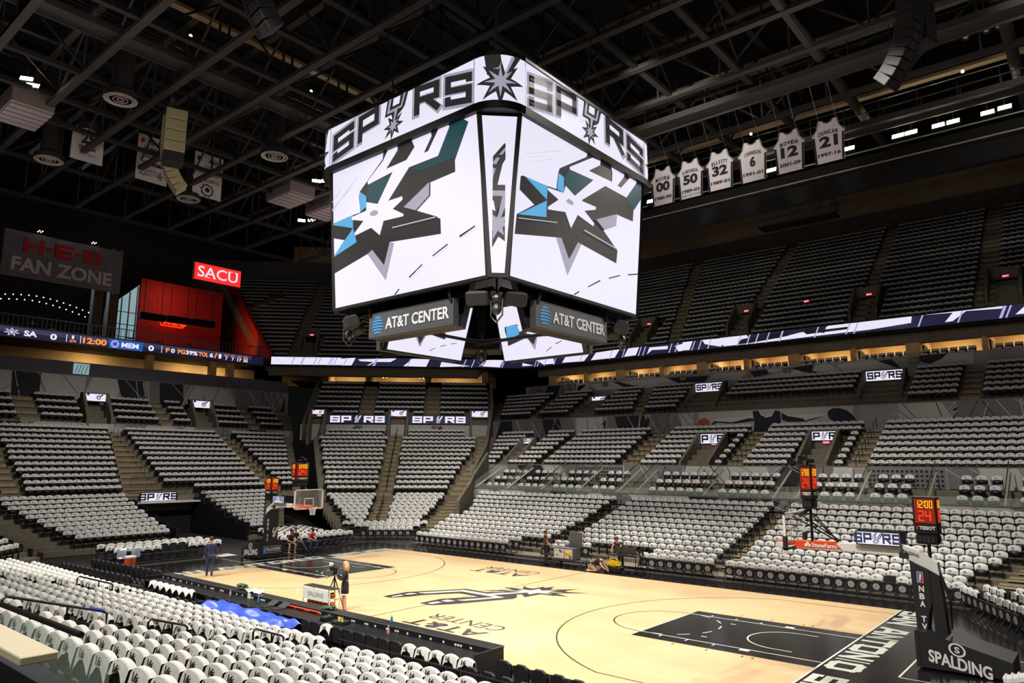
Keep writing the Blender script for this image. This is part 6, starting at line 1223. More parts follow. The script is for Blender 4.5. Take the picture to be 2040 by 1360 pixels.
def loop_rail(x, y0, z0, y1, z1, lab, h=.9, nm='aisle_rail'):
    r = thing(nm, 'black looped aisle handrail '+lab, 'handrail', (x, (y0+y1)/2, min(z0, z1)-h), 'looped aisle handrails')
    a = MB(); a.tube([(x, y0, z0-h), (x, y0, z0-.05), (x, y0+.06*(1 if y1 > y0 else -1), z0), (x, y1-.06*(1 if y1 > y0 else -1), z1), (x, y1, z1-.05), (x, y1, z1-.28), (x, y0, z0-.28)], .024, 8); part('loop', a, 'rail_black', r)
    a = MB(); a.tube([(x, y0+(y1-y0)*.6, z0+(z1-z0)*.6-h), (x, y0+(y1-y0)*.6, z0+(z1-z0)*.6)], .022, 6); part('post', a, 'rail_black', r)
loop_rail(5.8, -19.2, 3.12, -17.43, 2.62, 'with a blue band, highest in the near aisle'); loop_rail(5.8, -16.62, 2.33, -15.8, 2.1, 'in the middle of the near aisle'); loop_rail(5.8, -14.26, 1.75, -13.47, 1.49, 'lowest in the near aisle beside the tarp')
loop_rail(-4.9, -16.4, 1.95, -15.5, 1.72, 'at the left edge of the picture'); loop_rail(-4.9, -14.2, 1.81, -13.1, 1.47, 'in the far one of the near aisles')
small('tape_band', 'blue tape wrapped on the bend of the highest near handrail', 'tape', lambda a: a.tube([(5.8, -17.75, 2.715), (5.8, -17.49, 2.635)], .03, 8), 'tarp')
# far aisle handrails
def rail_run(st, t, lab, k0, k1, s0, ds, zt, nm='aisle_rail'):
    for k in range(k0, k1, 2):
        r = thing(nm, f'black stair handrail {lab}, {ordw(k//2+1)} up', 'handrail', st.F(t, s0+ds*k, zt(k)-.85), 'stair handrails of the far stands')
        a = MB(); P = [Vector(st.F(t, s0+ds*(k+q), zt(k+q)-.85)) for q in (0, 1.1)]; up = Vector((0, 0, .95))
        a.tube([P[0], P[0]+up, P[1]+up, P[1]], .022, 5); part('rail', a, 'rail_black', r)
rail_run(FAR, -5.3, 'in the stair left of mid-court', 0, 9, 12.2, .82, zA); rail_run(FAR, 6.2, 'in the stair behind the nearer board', 0, 9, 12.2, .82, zA); rail_run(FAR, 5.4, 'on the left edge of the stair behind the nearer board', 1, 9, 12.2, .82, zA)
rail_run(COR, -7.0, 'in the long corner stair', 0, 8, 24, .82, zG); rail_run(COR, -6.95, 'in the upper part of the long corner stair', 0, 13, 31.4, .82, zH); rail_run(COR, .6, 'beside the corner seam wall', 4, 13, 31.4, .82, zH)
rail_run(END, 11.4, 'in the stair right of the player tunnel', 0, 12, 35.2, .82, zE); rail_run(END, 1.6, 'above the player tunnel', 2, 12, 35.2, .82, zE)
for t in (-9.0, -7.9): rail_run(FAR, t, f'in the middle tier, {"left" if t < -8.5 else "right"} of the stair below section 121', 0, 7, 26, .84, zB)
for t in (8.3, .1): rail_run(FAR, t, f'in the middle tier below section {"123" if t > 1 else "122"}', 0, 7, 26, .84, zB)
# club box glass
for i, t in enumerate((-19.77, -16.34, -12.91, -9.51, -6.1, -4.67, .34, 4.9, 6.24, 9.63, 13.1, 16.6)):
    r = thing('box_divider', f'sloping pale-edged glass divider, {ordw(i+1)} from the left in the club boxes', 'divider', FAR.F(t, 22.2, 3), 'club box dividers')
    a = MB(); v = [FAR.F(t, 20.5, 3.36), FAR.F(t, 23.9, 4.95), FAR.F(t, 23.9, 5.6), FAR.F(t, 20.5, 3.95)]; a.add(v+[tuple(Vector(q)+Vector((.02, 0, 0))) for q in v], [(0, 1, 2, 3), (7, 6, 5, 4)]); part('pane', a, 'glass', r)
    a = MB(); a.tube([v[0], v[1]], .07, 6); part('kerb', a, 'counter', r); a = MB(); a.tube([v[3], v[2]], .025, 6); part('rail', a, 'steel', r)
a = MB(); a.box(-20, 26, 20.44, 20.47, 3.36, 3.75); solid('glass_rail', a, 'glass', 'low glass rail along the front of the far club boxes', 'glass rail')
# near club box: counter and glass in front of the camera
r = thing('glass_rail', 'glass rail with a thick dark handrail in the near left corner', 'glass rail', (11.5, -20.45, 2.9)); a = MB(); a.tube([(4, -20.3, 3.58), (12.45, -20.3, 3.66)], .035, 8); part('handrail', a, 'rail_black', r)
a = MB()
for i in range(6): a.box(5.0+i*1.38, 6.35+i*1.38, -20.306, -20.294, 2.7, 3.56)
part('pane', a, 'glass', r)
small('box_counter', 'pale tan counter slab inside the near club box', 'counter', lambda a: a.bbox(7.5, 13.1, -21.05, -20.72, 3.6, 3.68, .01), 'counter')
b = MB(); b.box(4, 20, -20.6, -20.36, 2.2, 3.2); struct('wall_near_club', b, 'frame_grey'); b = MB(); b.box(-2, 22, -24.5, -20.6, 2.0, 2.7); struct('floor_near_club', b, 'concrete_dark')
r = thing('box_rail', 'dark inclined handrail across the lower left corner', 'handrail', (14, -21.6, 2.7)); a = MB(); a.tube([(9.5, -21.75, 3.5), (15.8, -21.75, 3.75)], .045, 8); part('rail', a, 'rail_black', r); a = MB(); a.tube([(9.8, -21.75, 2.7), (9.8, -21.75, 3.5)], .03, 6); part('post', a, 'rail_black', r)
# the shirts: the three hundred nearest one by one, the others as one mass
SHIRTS.sort(key=lambda q: q[0]); far_shirts = SHIRTS[300:]
for dist, kind, loc, rz, lab in SHIRTS[:300]:
    o = link('t_shirt', random.choice(CSH if kind else SHV)); o.location = loc; o.rotation_euler = (0, 0, rz); props(o, lab, 'T-shirt', 'white shirts draped over seat backs')
sl = shirt_mesh(50, True)
for nm, R, lab in (('lower_bowl_shirts', [(r[0], r[1], r[2]+.004, r[3].rz+random.uniform(-.05, .05)) for r in rest_low]+[(q[2][0]-(.1*math.sin(-q[3]) if q[1] else 0), q[2][1]+(.1*math.cos(q[3]) if q[1] else 0), q[2][2]+(.085 if q[1] else 0), q[3]) for q in far_shirts], 'white giveaway shirts draped over the lower and middle tier seats'), ('upper_deck_shirts', [(r[0], r[1], r[2]+.004, r[3].rz+random.uniform(-.05, .05)) for r in deck], 'white giveaway shirts draped over the upper deck seats')):
    tile(nm, sl, ['shirt', 'print_grey'], R, label=lab, cat='shirts')
# ------------------------------------------------------------------ player tunnel behind the far basket
b = MB(); END.box(b, -.95, -.8, 26.3, 35.5, 0, 1.2); END.box(b, 4.15, 4.3, 26.3, 35.5, 0, 1.2)
for k in range(5):
    END.box(b, 4.1, 4.2, 26.3+k*1.64, 27.94+k*1.64, 0, 1.0+.42*k); END.box(b, -.85, -.75, 26.3+k*1.64, 27.94+k*1.64, 0, 1.0+.42*k)
struct('wall_player_tunnel', b, 'curtain')
b = MB(); END.box(b, -.8, 4.1, 34.6, 34.8, 0, 2.4); struct('door_player_tunnel', b, 'black_matte')
b = MB(); END.box(b, -.8, 4.1, 33.3, 34.9, 2.4, 2.5); struct('ceiling_player_tunnel', b, 'white')
F = frame_of(END, 34.35)
r = thing('tunnel_screen', 'wide black screen with white team lettering over the player tunnel', 'screen', tuple(F(1.3, 2.5, 0))); a = MB(); a.prism(rect(.02, 2.48, 2.7, 3.15), F, -.1, 0); part('housing', a, 'black', r)
a = MB(); a.poly(rect(.08, 2.53, 2.64, 3.1), F, .004, 0); spurs_panel(a, F, -.1, 2.53, 2.8, 3.1, .008, 1); part('screen', a, ['led_white', 'led_black', 'led_white'], r)
r = thing('tunnel_rail', 'black picket barrier above the player tunnel', 'railing', END.F(1.5, 34.6, 3)); a = MB()
for z in (3.3, 4.3): a.tube([END.F(-.6, 34.7, z), END.F(4.2, 34.7, z)], .025, 5)
for i in range(27): a.tube([END.F(-.6+i*.183, 34.7, 3.3), END.F(-.6+i*.183, 34.7, 4.3)], .012, 4)
part('picket', a, 'rail_black', r)
for i in range(10):
    d = 26.5+i*.82; z = zA(i)-.85
    r = thing('fence_panel', f'black picket fence panel right of the player tunnel, {ordw(i+1)} from the floor', 'fence', END.F(4.25, d, z), 'picket fence beside the tunnel'); a = MB()
    a.tube([END.F(4.25, d, z), END.F(4.25, d, z+1.15)], .03, 5); 
    for zz in (.15, 1.1): a.tube([END.F(4.25, d, z+zz), END.F(4.25, d+.8, z+zz)], .02, 5)
    for j in range(6): a.tube([END.F(4.25, d+.13*j, z+.15), END.F(4.25, d+.13*j, z+1.1)], .01, 4)
    part('picket', a, 'rail_black', r)
r = thing('tunnel_handrail', 'slanting double handrail on the dark tunnel wall', 'handrail', END.F(-.7, 30, 1)); a = MB()
for z in (0, .22): a.tube([END.F(-.7, 27, .9+z), END.F(-.7, 34, 2.6+z)], .02, 5)
part('rail', a, 'frame_grey', r)
# ------------------------------------------------------------------ things on and around the floor
r = thing('ball_rack', 'white wheeled rack of basketballs beside the camera tripod', 'ball rack', (-1.55, -7.2, 0))
a = MB()
for x in (-2.35, -.75):
    for y in (-7.42, -6.98): a.tube([(x, y, .06), (x, y, .98)], .022, 6)
    for z in (.34, .66): a.tube([(x, -7.45, z), (x, -6.95, z)], .018, 6)
for z in (.28, .6):
    for y in (-7.36, -7.04): a.tube([(-2.35, y, z), (-.75, y, z)], .016, 6)
part('frame', a, 'white', r)
a = MB(); F = Fr((-1.55, -7.45, .55), (1, 0, 0), (0, 0, 1)); a.prism(rect(-.78, 0, .78, .4), F, 0, .02, 0); put_text(a, 'SPALDING', F, (-.45, .12, .5, .28), .024, 1, .02); part('sign_panel', a, ['white', 'print_grey'], r)
a = MB(); a.bbox(-2.4, -.7, -7.4, -7.0, .97, 1.0, .01); part('lid', a, 'frame_grey', r)
a = MB()
for x in (-2.3, -.8):
    for y in (-7.4, -7.0): a.ball((x, y, .045), .045, 8, 6)
part('caster', a, 'black', r)
for row, z in enumerate((.42, .74)):
    for i in range(6):
        bb = MB(); bb.ball((-2.2+i*.26, -7.2, z), .12, 14, 10, 0)
        for ax in range(2): bb.tube([(-2.2+i*.26+(.1205*math.cos(t) if ax else 0), -7.2+.1205*(math.sin(t) if ax else math.cos(t)), z+(0 if ax else .1205*math.sin(t))) for t in [2*PI*q/20 for q in range(20)]], .003, 4, 1, True)
        solid('basketball', bb, ['ball', 'black'], f'orange basketball on the {("lower", "upper")[row]} rack shelf, {ordw(i+1)} from the left', 'basketball', 'basketballs on the rack', True)
a = MB(); a.lathe([(.2, 0), (.24, .02), (.27, .4), (.27, .42)], (-18.6, -6.9, .1), 16, 0); a.lathe([(.28, .42), (.28, .5), (.22, .52)], (-18.6, -6.9, .1), 16, 1); solid('drink_cooler', a, ['cooler_orange', 'white'], 'orange drink cooler with a white lid at the end of the dark bench', 'cooler')
for i in range(2): small('storage_bin', f'pale translucent bin stacked with cups beside the orange cooler, {("left", "right")[i]} one', 'bin', lambda a: a.bbox(-19.3-i*.2, -18.95-i*.2, -7.3+i*.8, -6.95+i*.8, .45, .95, .03), 'bottle_clear', 'bins by the cooler')
small('floor_mat', 'white rectangular mat lying on the floor beside the far basket', 'mat', lambda a: a.bbox(-20.3, -19.2, -1.6, -.6, .0, .03, .01), 'white')
# equipment at the far sideline
r = thing('road_case', 'grey wheeled road case with colourful stickers at the far sideline', 'case', (-1.9, 8.75, 0)); a = MB(); a.bbox(-2.75, -1.45, 8.5, 9.2, .35, .95, .02); part('case_body', a, 'case_grey', r)
a = MB(); F = Fr((-2.1, 8.495, .35), (1, 0, 0), (0, 0, 1)); rr = random.Random(5)
a.poly(rect(-.6, .06, .05, .54), F, .003, 0); a.poly(rect(.1, .06, .6, .54), F, .003, 0)
for i in range(16): x, z = rr.uniform(-.5, .5), rr.uniform(.14, .46); a.poly([(x+u, z+v) for u, v in star(0, 0, rr.uniform(.05, .12), rr.uniform(.04, .08), rr.choice((4, 5, 7)))], F, .004+.001*i, rr.choice((1, 2, 3, 4)))
part('sticker', a, ['banner', 'yellow', 'sticker_purple', 'sticker_green', 'red_paint'], r)
a = MB(); a.bbox(-2.15, -1.35, 9.15, 9.25, .95, 1.75, .01); part('lid', a, 'case_grey', r, 'raised grey ribbed case lid')
a = MB(); a.bbox(-2.85, -.9, 8.45, 9.25, .28, .34, .02)
for x in (-2.7, -1.0):
    for y in (8.55, 9.15): a.lathe([(.09, -.03), (.09, .03)], (x, y, .1), 12, 0, Matrix.Rotation(PI/2, 3, 'X')); a.tube([(x, y, .1), (x, y, .3)], .02, 5)
a.tube([(-2.85, 8.5, .3), (-2.9, 8.5, 1.1), (-2.9, 9.2, 1.1), (-2.85, 9.2, .3)], .02, 6); part('cart', a, 'steel', r)
r = thing('work_table', 'black technician table with monitors at the far sideline', 'table', (1.3, 9.3, 0)); a = MB(); a.bbox(.35, 2.1, 8.95, 9.6, .76, .8, .01); part('tabletop', a, 'black', r)
for x in (.42, 2.03):
    for y in (9.0, 9.55): a = MB(); a.tube([(x, y, 0), (x, y, .76)], .02, 6); part('leg', a, 'dark_metal', r)
for i in range(3):
    x = .95+i*.42; rr = thing('monitor', f'dark monitor on the technician table, {ordw(i+1)} from the left', 'monitor', (x, 9.2, .8), 'monitors on the technician table'); a = MB(); a.bbox(x-.2, x+.2, 9.12, 9.16, .9, 1.2, .01); part('panel', a, 'frame_grey', rr); a = MB(); a.box(x-.02, x+.02, 9.14, 9.18, .8, .95); a.box(x-.1, x+.1, 9.08, 9.24, .8, .815); part('stand', a, 'black', rr)
a = MB(); a.grid(lambda u, v: (.62+.75*u, 8.5+.1*math.sin(v*PI)*1.5, .3+.28*v+.03*math.sin(u*9)), 10, 6); a.bbox(.65, 1.35, 8.52, 8.75, .28, .55, .05); a.tube([(.7, 8.6, .55), (.9, 8.6, .68), (1.15, 8.6, .68), (1.3, 8.6, .55)], .02, 5); solid('duffel_bag', a, 'yellow', 'bright yellow bag on the dark bin under the technician table', 'bag')
small('equipment_bin', 'dark plastic bin under the yellow bag', 'bin', lambda a: a.bbox(.55, 1.5, 8.35, 8.8, .0, .28, .03), 'black')
for i, x in enumerate((1.7, 2.1, 2.5)): small('cable_coil', f'dark coil of cable on the floor by the technician table, {ordw(i+1)} from the left', 'cable', lambda a: [a.tube([(x+.22*math.cos(2*PI*q/16), 8.5+.1*i+.18*math.sin(2*PI*q/16), .03+.03*j) for q in range(16)], .025, 5, 0, True) for j in range(4)], 'dark_metal', 'cable coils')
def tripod(x, y, h, label, camera=True, spread=.42, rz=0):
    r = thing('camera_tripod', label, 'tripod', (x, y, 0)); 
    for i in range(3):
        an = rz+2*PI*i/3; a = MB(); a.tube([(x, y, h*.92), (x+spread*math.cos(an)*.5, y+spread*math.sin(an)*.5, h*.45), (x+spread*math.cos(an), y+spread*math.sin(an), 0)], [.022, .018, .014], 6); part('leg', a, 'black', r)
    a = MB(); a.tube([(x, y, h*.6), (x, y, h)], .025, 6); a.bbox(x-.06, x+.06, y-.06, y+.06, h, h+.06, .01); a.tube([(x, y, h+.02), (x-.1, y-.35, h-.15)], .012, 5); part('head', a, 'dark_metal', r)
    return r
tripod(-1.95, -6.35, 1.3, 'black tripod standing at the table edge beside the woman', True, .5, .3)
r = thing('video_camera', 'black video camera on the tripod in front of the woman', 'camera', (-1.95, -6.35, 1.36)); T = Matrix.Translation((-1.95, -6.35, 1.36)) @ Matrix.Rotation(2.6, 4, 'Z'); a = MB(); a.bbox(-.2, .18, -.08, .08, .02, .2, .02, 0, T); part('camera_body', a, 'black', r)
a = MB(); a.lathe([(.055, 0), (.055, .12), (.07, .13), (.07, .2)], (0, 0, 0), 12, 0, None); a.v = [tuple(T @ Matrix.Translation((.18, 0, .1)) @ Matrix.Rotation(PI/2, 4, 'Y') @ Vector(q)) for q in a.v]; part('lens', a, 'dark_metal', r)
a = MB(); a.tube([T @ Vector((-.15, 0, .2)), T @ Vector((-.1, 0, .27)), T @ Vector((.1, 0, .27)), T @ Vector((.14, 0, .2))], .015, 6); a.bbox(-.22, -.12, .06, .2, .1, .24, .01, 0, T); part('handle', a, 'black', r); a = MB(); a.bbox(-.1, .02, .1, .22, .24, .36, .01, 0, T); part('light_panel', a, 'white', r)
tripod(2.5, 8.9, 1.25, 'dark tripod near the far sideline chairs right of the technician table')
# ------------------------------------------------------------------ people
def skin_chain(name, J, E, parent, m, sub=1, root=0):
    """J: name -> (xyz, radius or (rx, ry)); one continuous skinned surface"""
    keys = list(J); me = bpy.data.meshes.new(name); me.from_pydata([J[k][0] for k in keys], [(keys.index(p), keys.index(q)) for p, q in E], [])
    o = link(name, me, parent, False); me.materials.append(M[m])
    sk = o.modifiers.new('skin', 'SKIN'); sk.use_smooth_shade = True; sk.branch_smoothing = .3
    if not me.skin_vertices: me.attributes  # the modifier adds the radii layer
    for v, k in zip(me.skin_vertices[0].data, keys):
        rr = J[k][1]; v.radius = rr if isinstance(rr, tuple) else (rr, rr); v.use_root = (k == keys[root])
    sb_ = o.modifiers.new('sub', 'SUBSURF'); sb_.levels = sb_.render_levels = sub
    return o
def person(label, loc, yaw, P, skin, top, bottom, hair, shoes='black', scale=1, long_hair=False, sleeves='long', legs='long', cap=None, skirt=False, extra=None, group=None):
    """local frame: x right, y forward, z up.  P: joints (head, neck, chest, waist, hip, knee/foot/elbow/hand with suffix l/r)"""
    r = thing('person', label, 'person', loc, group, yaw); r.scale = (scale,)*3
    V = lambda k: Vector(P[k])
    J = {'hip': (V('hip'), (.15, .11)), 'waist': (V('waist'), (.13, .095)), 'chest': (V('chest'), (.165, .11)), 'neck0': (V('chest').lerp(V('neck'), .7), (.075, .065)), 'neck': (V('neck'), .052), 'jaw': (V('neck').lerp(V('head'), .55)+Vector((0, .02, 0)), (.066, .078)), 'head': (V('head'), (.077, .094)), 'crown': (V('head')+Vector((0, -.005, .085)), (.058, .07))}
    E = [('hip', 'waist'), ('waist', 'chest'), ('chest', 'neck0'), ('neck0', 'neck'), ('neck', 'jaw'), ('jaw', 'head'), ('head', 'crown')]
    for s in 'lr':
        sg = -1 if s == 'l' else 1
        sh = V('chest')+Vector((sg*.175, 0, .075)) if 'sh'+s not in P else V('sh'+s); el, ha = V('elbow'+s), V('hand'+s)
        hp = V('hip')+Vector((sg*.095, 0, -.05)); kn, ft = V('knee'+s), V('foot'+s)
        d = (ha-el).normalized()
        J.update({'sh'+s: (sh, .056), 'ua'+s: (sh.lerp(el, .5), .05), 'el'+s: (el, .04), 'fa'+s: (el.lerp(ha, .4), .04), 'wr'+s: (ha-d*.06, .026), 'pa'+s: (ha, (.034, .02)), 'th'+s: (hp, .088), 'tm'+s: (hp.lerp(kn, .5), .078), 'kn'+s: (kn, .055), 'ca'+s: (kn.lerp(ft, .35), .056), 'an'+s: (ft+Vector((0, 0, .07)), .036)})
        E += [('chest', 'sh'+s), ('sh'+s, 'ua'+s), ('ua'+s, 'el'+s), ('el'+s, 'fa'+s), ('fa'+s, 'wr'+s), ('wr'+s, 'pa'+s), ('hip', 'th'+s), ('th'+s, 'tm'+s), ('tm'+s, 'kn'+s), ('kn'+s, 'ca'+s), ('ca'+s, 'an'+s)]
    skin_chain('body', J, E, r, skin)
    # fingers and thumb of each hand
    for s in 'lr':
        sg = -1 if s == 'l' else 1; ha, el = V('hand'+s), V('elbow'+s); d = (ha-el).normalized(); side = d.cross(Vector((0, 1, 0))); side = side.normalized() if side.length > .2 else Vector((1, 0, 0)); nrm = d.cross(side).normalized()
        a = MB()
        for i, L in enumerate((.068, .078, .072, .055)):
            p0 = ha+side*(.022-.0148*i)+d*.015; p1 = p0+d*L*.5+nrm*.008; p2 = p1+d*L*.4+nrm*.022; a.tube([p0, p1, p2], [.0095, .009, .007], 6)
        p0 = ha+side*.028-d*.02; p1 = p0+side*.025+d*.03; a.tube([p0, p1, p1+d*.028+nrm*.012], [.011, .010, .008], 6); part('hand_fingers', a, skin, r, None, False, True)
    # clothes
    g = lambda k, q: (J[k][0], tuple(x+q for x in J[k][1]) if isinstance(J[k][1], tuple) else J[k][1]+q)
    T = {'waist': g('waist', .032), 'hipt': (V('hip')+Vector((0, 0, .02)), (.178, .14)), 'chest': g('chest', .034), 'neck0': (V('chest').lerp(V('neck'), .62), (.105, .095))}; TE = [('waist', 'hipt'), ('waist', 'chest'), ('chest', 'neck0')]
    for s in 'lr':
        T['sh'+s] = g('sh'+s, .028); T['ua'+s] = g('ua'+s, .02); TE += [('chest', 'sh'+s), ('sh'+s, 'ua'+s)]
        if sleeves == 'long': T['el'+s] = g('el'+s, .016); T['fa'+s] = g('fa'+s, .014); T['wr'+s] = g('wr'+s, .014); TE += [('ua'+s, 'el'+s), ('el'+s, 'fa'+s), ('fa'+s, 'wr'+s)]
    skin_chain('shirt' if sleeves == 'short' else 'jacket', T, TE, r, top)
    if skirt:
        a = MB(); h = V('hip'); prof = [(.135, .12), (.165, 0), (.18, -.12), (.185, -.36)]; a.lathe([(q, z) for q, z in reversed(prof)], h, 20, 0, Matrix.Diagonal((1, .78, 1))); a.lathe([(.186, -.42), (.186, -.36)], h, 20, 1, Matrix.Diagonal((1, .78, 1))); a.lathe([(.14, .1), (.14, .14)], h, 20, 1, Matrix.Diagonal((1, .8, 1))); part('skirt', a, [bottom, 'white'], r, None, False, True)
    else:
        B = {'hip': g('hip', .014)}; BE = []
        for s in 'lr':
            B['th'+s] = g('th'+s, .012); B['tm'+s] = g('tm'+s, .014); BE += [('hip', 'th'+s), ('th'+s, 'tm'+s)]
            if legs == 'long': B['kn'+s] = g('kn'+s, .016); B['ca'+s] = g('ca'+s, .014); B['an'+s] = (J['an'+s][0], .055); BE += [('tm'+s, 'kn'+s), ('kn'+s, 'ca'+s), ('ca'+s, 'an'+s)]
            else: B['kn'+s] = (J['tm'+s][0].lerp(J['kn'+s][0], .75), .078); BE += [('tm'+s, 'kn'+s)]
        skin_chain('trousers' if legs == 'long' else 'shorts', B, BE, r, bottom)
    for s in 'lr':
        ft = V('foot'+s); a = MB(); a.ball(ft+Vector((0, .06, .045)), .06, 12, 8, 0, .72, 2.1, .7); a.ball(ft+Vector((0, -.02, .06)), .05, 10, 8, 0, .8, 1.1, 1.1); part('shoe', a, shoes, r, None, False, True)
    h = V('head'); a = MB(); a.ball(h+Vector((0, -.018, .045)), .1, 16, 10, 0, .88, 1.02, .98)
    if long_hair:
        for i in range(9): an = PI+PI*i/8; a.tube([h+Vector((.08*math.cos(an), -.02+.09*math.sin(an), .05)), h+Vector((.1*math.cos(an), -.02+.1*math.sin(an), -.1)), h+Vector((.105*math.cos(an), -.01+.09*math.sin(an), -.28))], [.03, .034, .018], 6)
    part('hair', a, hair, r, None, False, True)
    a = MB()
    for sx in (-1, 1): a.ball(h+Vector((sx*.032, .083, .0)), .011, 8, 6, 1); a.ball(h+Vector((sx*.082, -.005, -.01)), .02, 8, 6, 0, .5, .9, 1.4)
    a.ball(h+Vector((0, .098, -.03)), .014, 8, 6, 0, .8, 1.1, 1.4); a.ball(h+Vector((0, .085, -.068)), .018, 8, 6, 2, 1.3, .5, .4); part('face', a, [skin, 'black', 'red_paint'], r, None, False, True)
    if cap: a = MB(); a.ball(h+Vector((0, -.01, .06)), .104, 14, 8, 0, .92, 1.05, .75); a.bbox(-.07+h.x, .07+h.x, h.y+.06, h.y+.17, h.z+.06, h.z+.075, .006); part('cap', a, cap, r, None, False)
    return r
STAND = dict(head=(0, .02, 1.63), neck=(0, 0, 1.49), chest=(0, 0, 1.32), waist=(0, 0, 1.1), hip=(0, 0, .96), kneel=(-.1, .02, .5), kneer=(.1, .02, .5), footl=(-.1, 0, 0), footr=(.11, 0, 0), elbowl=(-.24, -.03, 1.1), elbowr=(.24, -.03, 1.1), handl=(-.25, .06, .86), handr=(.25, .06, .86))
def pose(**k): d = dict(STAND); d.update(k); return d
person('man in a navy suit walking away across the court corner', (-13.0, -5.5, .005), math.atan2(18, -34)-PI/2+.15, pose(kneel=(-.09, .1, .52), kneer=(.09, -.02, .5), footl=(-.08, .16, 0), footr=(.06, -.3, .05), handr=(.27, -.06, .87), handl=(-.26, .1, .87)), 'skin_tan', 'suit_navy', 'suit_navy', 'hair_brown', scale=1.06)
person('blonde woman in a dark navy dress operating a video camera', (-1.62, -6.1, .005), 2.5, pose(footl=(-.07, -.04, 0), footr=(.08, .06, 0), kneel=(-.08, 0, .5), kneer=(.08, .05, .5), elbowr=(.22, .12, 1.12), handr=(.1, .36, 1.28), elbowl=(-.22, .12, 1.12), handl=(-.06, .34, 1.22)), 'skin', 'dress_navy', 'dress_navy', 'hair_blond', 'skin', 1.0, True, 'long', 'long', None, True)
SIT = dict(head=(0, .16, 1.2), neck=(0, .1, 1.06), chest=(0, .05, .9), waist=(0, -.02, .7), hip=(0, -.08, .56), kneel=(-.17, .42, .52), kneer=(.17, .42, .52), footl=(-.16, .4, 0), footr=(.2, .42, 0), elbowl=(-.24, .22, .72), elbowr=(.24, .22, .72), handl=(-.06, .46, .62), handr=(.06, .48, .62))
def sit(**k): d = dict(SIT); d.update(k); return d
person('seated man in a dark grey shirt and cap beside the far basket', (-18.0, 2.15, 0), -PI/2-.2, sit(), 'skin', 'tshirt_grey', 'shorts_dark', 'hair_dark', 'khaki', 1.05, False, 'short', 'short', 'tshirt_black', group=None)
person('seated bearded man in a black shirt and jeans, middle of three', (-18.4, 2.75, 0), -PI/2+.1, sit(elbowl=(-.3, .1, .7), handl=(-.3, .3, .56), head=(0, .04, 1.24), neck=(0, .02, 1.09), chest=(0, 0, .93), footl=(-.3, .7, 0), kneel=(-.2, .44, .52)), 'skin', 'tshirt_black', 'jeans', 'hair_brown', 'black', 1.05, False, 'short')
person('seated man in a red shirt leaning forward, right of three', (-18.2, 3.75, 0), -PI/2-.1, sit(head=(0, .26, 1.14), neck=(0, .18, 1.03), chest=(0, .1, .88), kneel=(-.22, .4, .52), kneer=(.22, .42, .52)), 'skin', 'tshirt_red', 'jeans', 'hair_dark', 'black', 1.05, False, 'short', 'long', 'tshirt_black')
person('standing man in a black shirt beside the sticker-covered case', (-3.2, 8.4, 0), -.6, pose(elbowl=(-.22, .05, 1.1), handl=(-.05, .24, 1.15), elbowr=(.25, .02, 1.12), handr=(.2, .2, 1.0)), 'skin_tan', 'tshirt_brown', 'shorts_dark', 'hair_brown', 'black', 1.03, False, 'short')
person('man in khaki shorts crouching on the floor at the sideline', (.15, 7.95, 0), -PI/2+.25, dict(head=(0, .62, .62), neck=(0, .5, .58), chest=(0, .34, .52), waist=(0, .14, .42), hip=(0, -.04, .3), kneel=(-.16, .34, .1), kneer=(.14, .3, .1), footl=(-.16, -.18, .02), footr=(.16, -.2, .02), elbowl=(-.24, .52, .3), elbowr=(.24, .56, .3), handl=(-.16, .74, .12), handr=(.16, .8, .12)), 'skin', 'tshirt_black', 'khaki', 'hair_dark', 'white', 1.05, False, 'short', 'short')
person('man in a blue shirt bending over the technician table', (.6, 9.95, 0), PI-.1, pose(head=(0, .34, 1.42), neck=(0, .26, 1.32), chest=(0, .16, 1.2), waist=(0, .03, 1.06), elbowl=(-.26, .36, 1.02), handl=(-.22, .5, .84), elbowr=(.26, .36, 1.02), handr=(.2, .5, .84)), 'skin', 'tshirt_blue', 'shorts_dark', 'hair_brown', 'black', 1.05, False, 'short')
# ------------------------------------------------------------------ light
def area(nm, loc, aim, energy, size, col=(1, .95, .86), spread=PI):
    L = bpy.data.lights.new(nm, 'AREA'); L.energy = energy; L.size = size; L.color = col; L.spread = spread; L.shape = 'DISK'
    o = bpy.data.objects.new(nm, L); COL.objects.link(o); o.location = loc; d = Vector(aim)-Vector(loc); o.rotation_euler = d.to_track_quat('-Z', 'Y').to_euler(); return o
def spot(nm, loc, aim, energy, ang, blend=.6, r=.4, col=(1, .95, .86)):
    L = bpy.data.lights.new(nm, 'SPOT'); L.energy = energy; L.spot_size = ang; L.spot_blend = blend; L.shadow_soft_size = r; L.color = col
    o = bpy.data.objects.new(nm, L); COL.objects.link(o); o.location = loc; d = Vector(aim)-Vector(loc); o.rotation_euler = d.to_track_quat('-Z', 'Y').to_euler(); return o
for x, y in ((-16, -17), (0, -17), (16, -17), (-16, 19), (0, 19), (16, 19)): spot('court_light', (x, y, 24.6), (x*.55, y*.1, 0), 21000, 1.15, .7, .5)
for x in (-14, 0, 14): spot('stand_light', (x, 2, 24.8), (x*1.1, 20, 3), 14000, 1.0, .8, .5)
for x in (-16, -5, 6, 15): spot('near_stand_light', (x, 3, 24.8), (x*1.1, -17, 2), 17000, .9, .8, .5)
spot('stand_light', (-6, 0, 24.8), (-33, 2, 3), 21000, .95, .8, .5); spot('stand_light', (-6, 6, 24.8), (-27, 21, 3), 17000, .9, .8, .5)
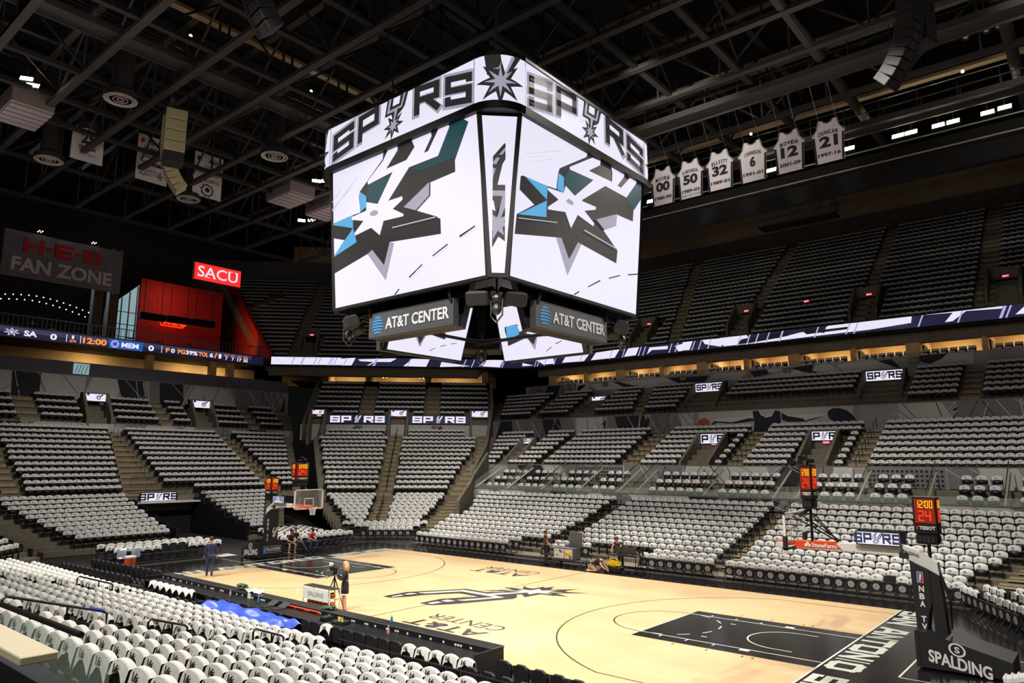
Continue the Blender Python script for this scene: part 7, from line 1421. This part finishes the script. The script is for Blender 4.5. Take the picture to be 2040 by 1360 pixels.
for x in (-14, -2, 9, 17): spot('near_back_light', (x, -29, 25), (x, -15.5, 1.5), 11000, .95, .8, .6)
def fill_point(x, y, z, e):  # soft fill hung free below the trusses, added without any fixture
    L = bpy.data.lights.new('house_light', 'POINT'); L.energy = e; L.shadow_soft_size = 1; L.color = (1, .9, .84); o = bpy.data.objects.new('house_light', L); COL.objects.link(o); o.location = (x, y, z)
for x in (-26, -12, 10, 26):
    for y in (-14, 9): fill_point(x, y, 20.5, 380)
for x in (-14, 4, 22): spot('deck_light', (x, 4, 24.6), (x*1.1, 54, 25), 3200, .9, .9, .5)  # extra spots added to brighten the upper deck
for t0, t1 in zip(fins, fins[1:]): area('suite_lamp', FAR.F((t0+t1)/2, 42.6, 15.5), FAR.F((t0+t1)/2, 43.2, 13), 190, .5, (1, .74, .42))
for t in (-13.5, -7.4, -1): area('suite_lamp', COR.F(t, 53.5, 15.7), COR.F(t, 54, 14), 220, .6, (1, .74, .42))
for t in (12.5, 16, 3): area('concourse_lamp', END.F(t, 53.5, 15.7), END.F(t, 54.5, 13), 160, .5, (1, .72, .4))
spot('red_wall_lamp', (-55, 14.6, 17.4), (-58, 22.5, 19.8), 700, 1.2, .8, .3, (1, .5, .1)); area('fan_zone_lamp', (-58, 12, 25), (-61, 13, 20), 110, 1.5, (1, .5, .35))
area('fan_zone_daylight', (-64, 2, 24), (-54, 0, 17), 600, 3, (.7, .85, 1))
w = bpy.data.worlds.new('world'); SC.world = w; w.use_nodes = True; w.node_tree.nodes['Background'].inputs[0].default_value = (.9, .85, .8, 1); w.node_tree.nodes['Background'].inputs[1].default_value = .004
SC.view_settings.view_transform = 'Standard'; SC.view_settings.look = 'None'; SC.view_settings.gamma = 1; SC.view_settings.use_curve_mapping = False; SC.view_settings.exposure = 0
SC.cycles.max_bounces = 5; SC.cycles.diffuse_bounces = 3; SC.cycles.glossy_bounces = 3; SC.cycles.transparent_max_bounces = 8; SC.cycles.caustics_reflective = False; SC.cycles.caustics_refractive = False
SC.cycles.sample_clamp_indirect = 4
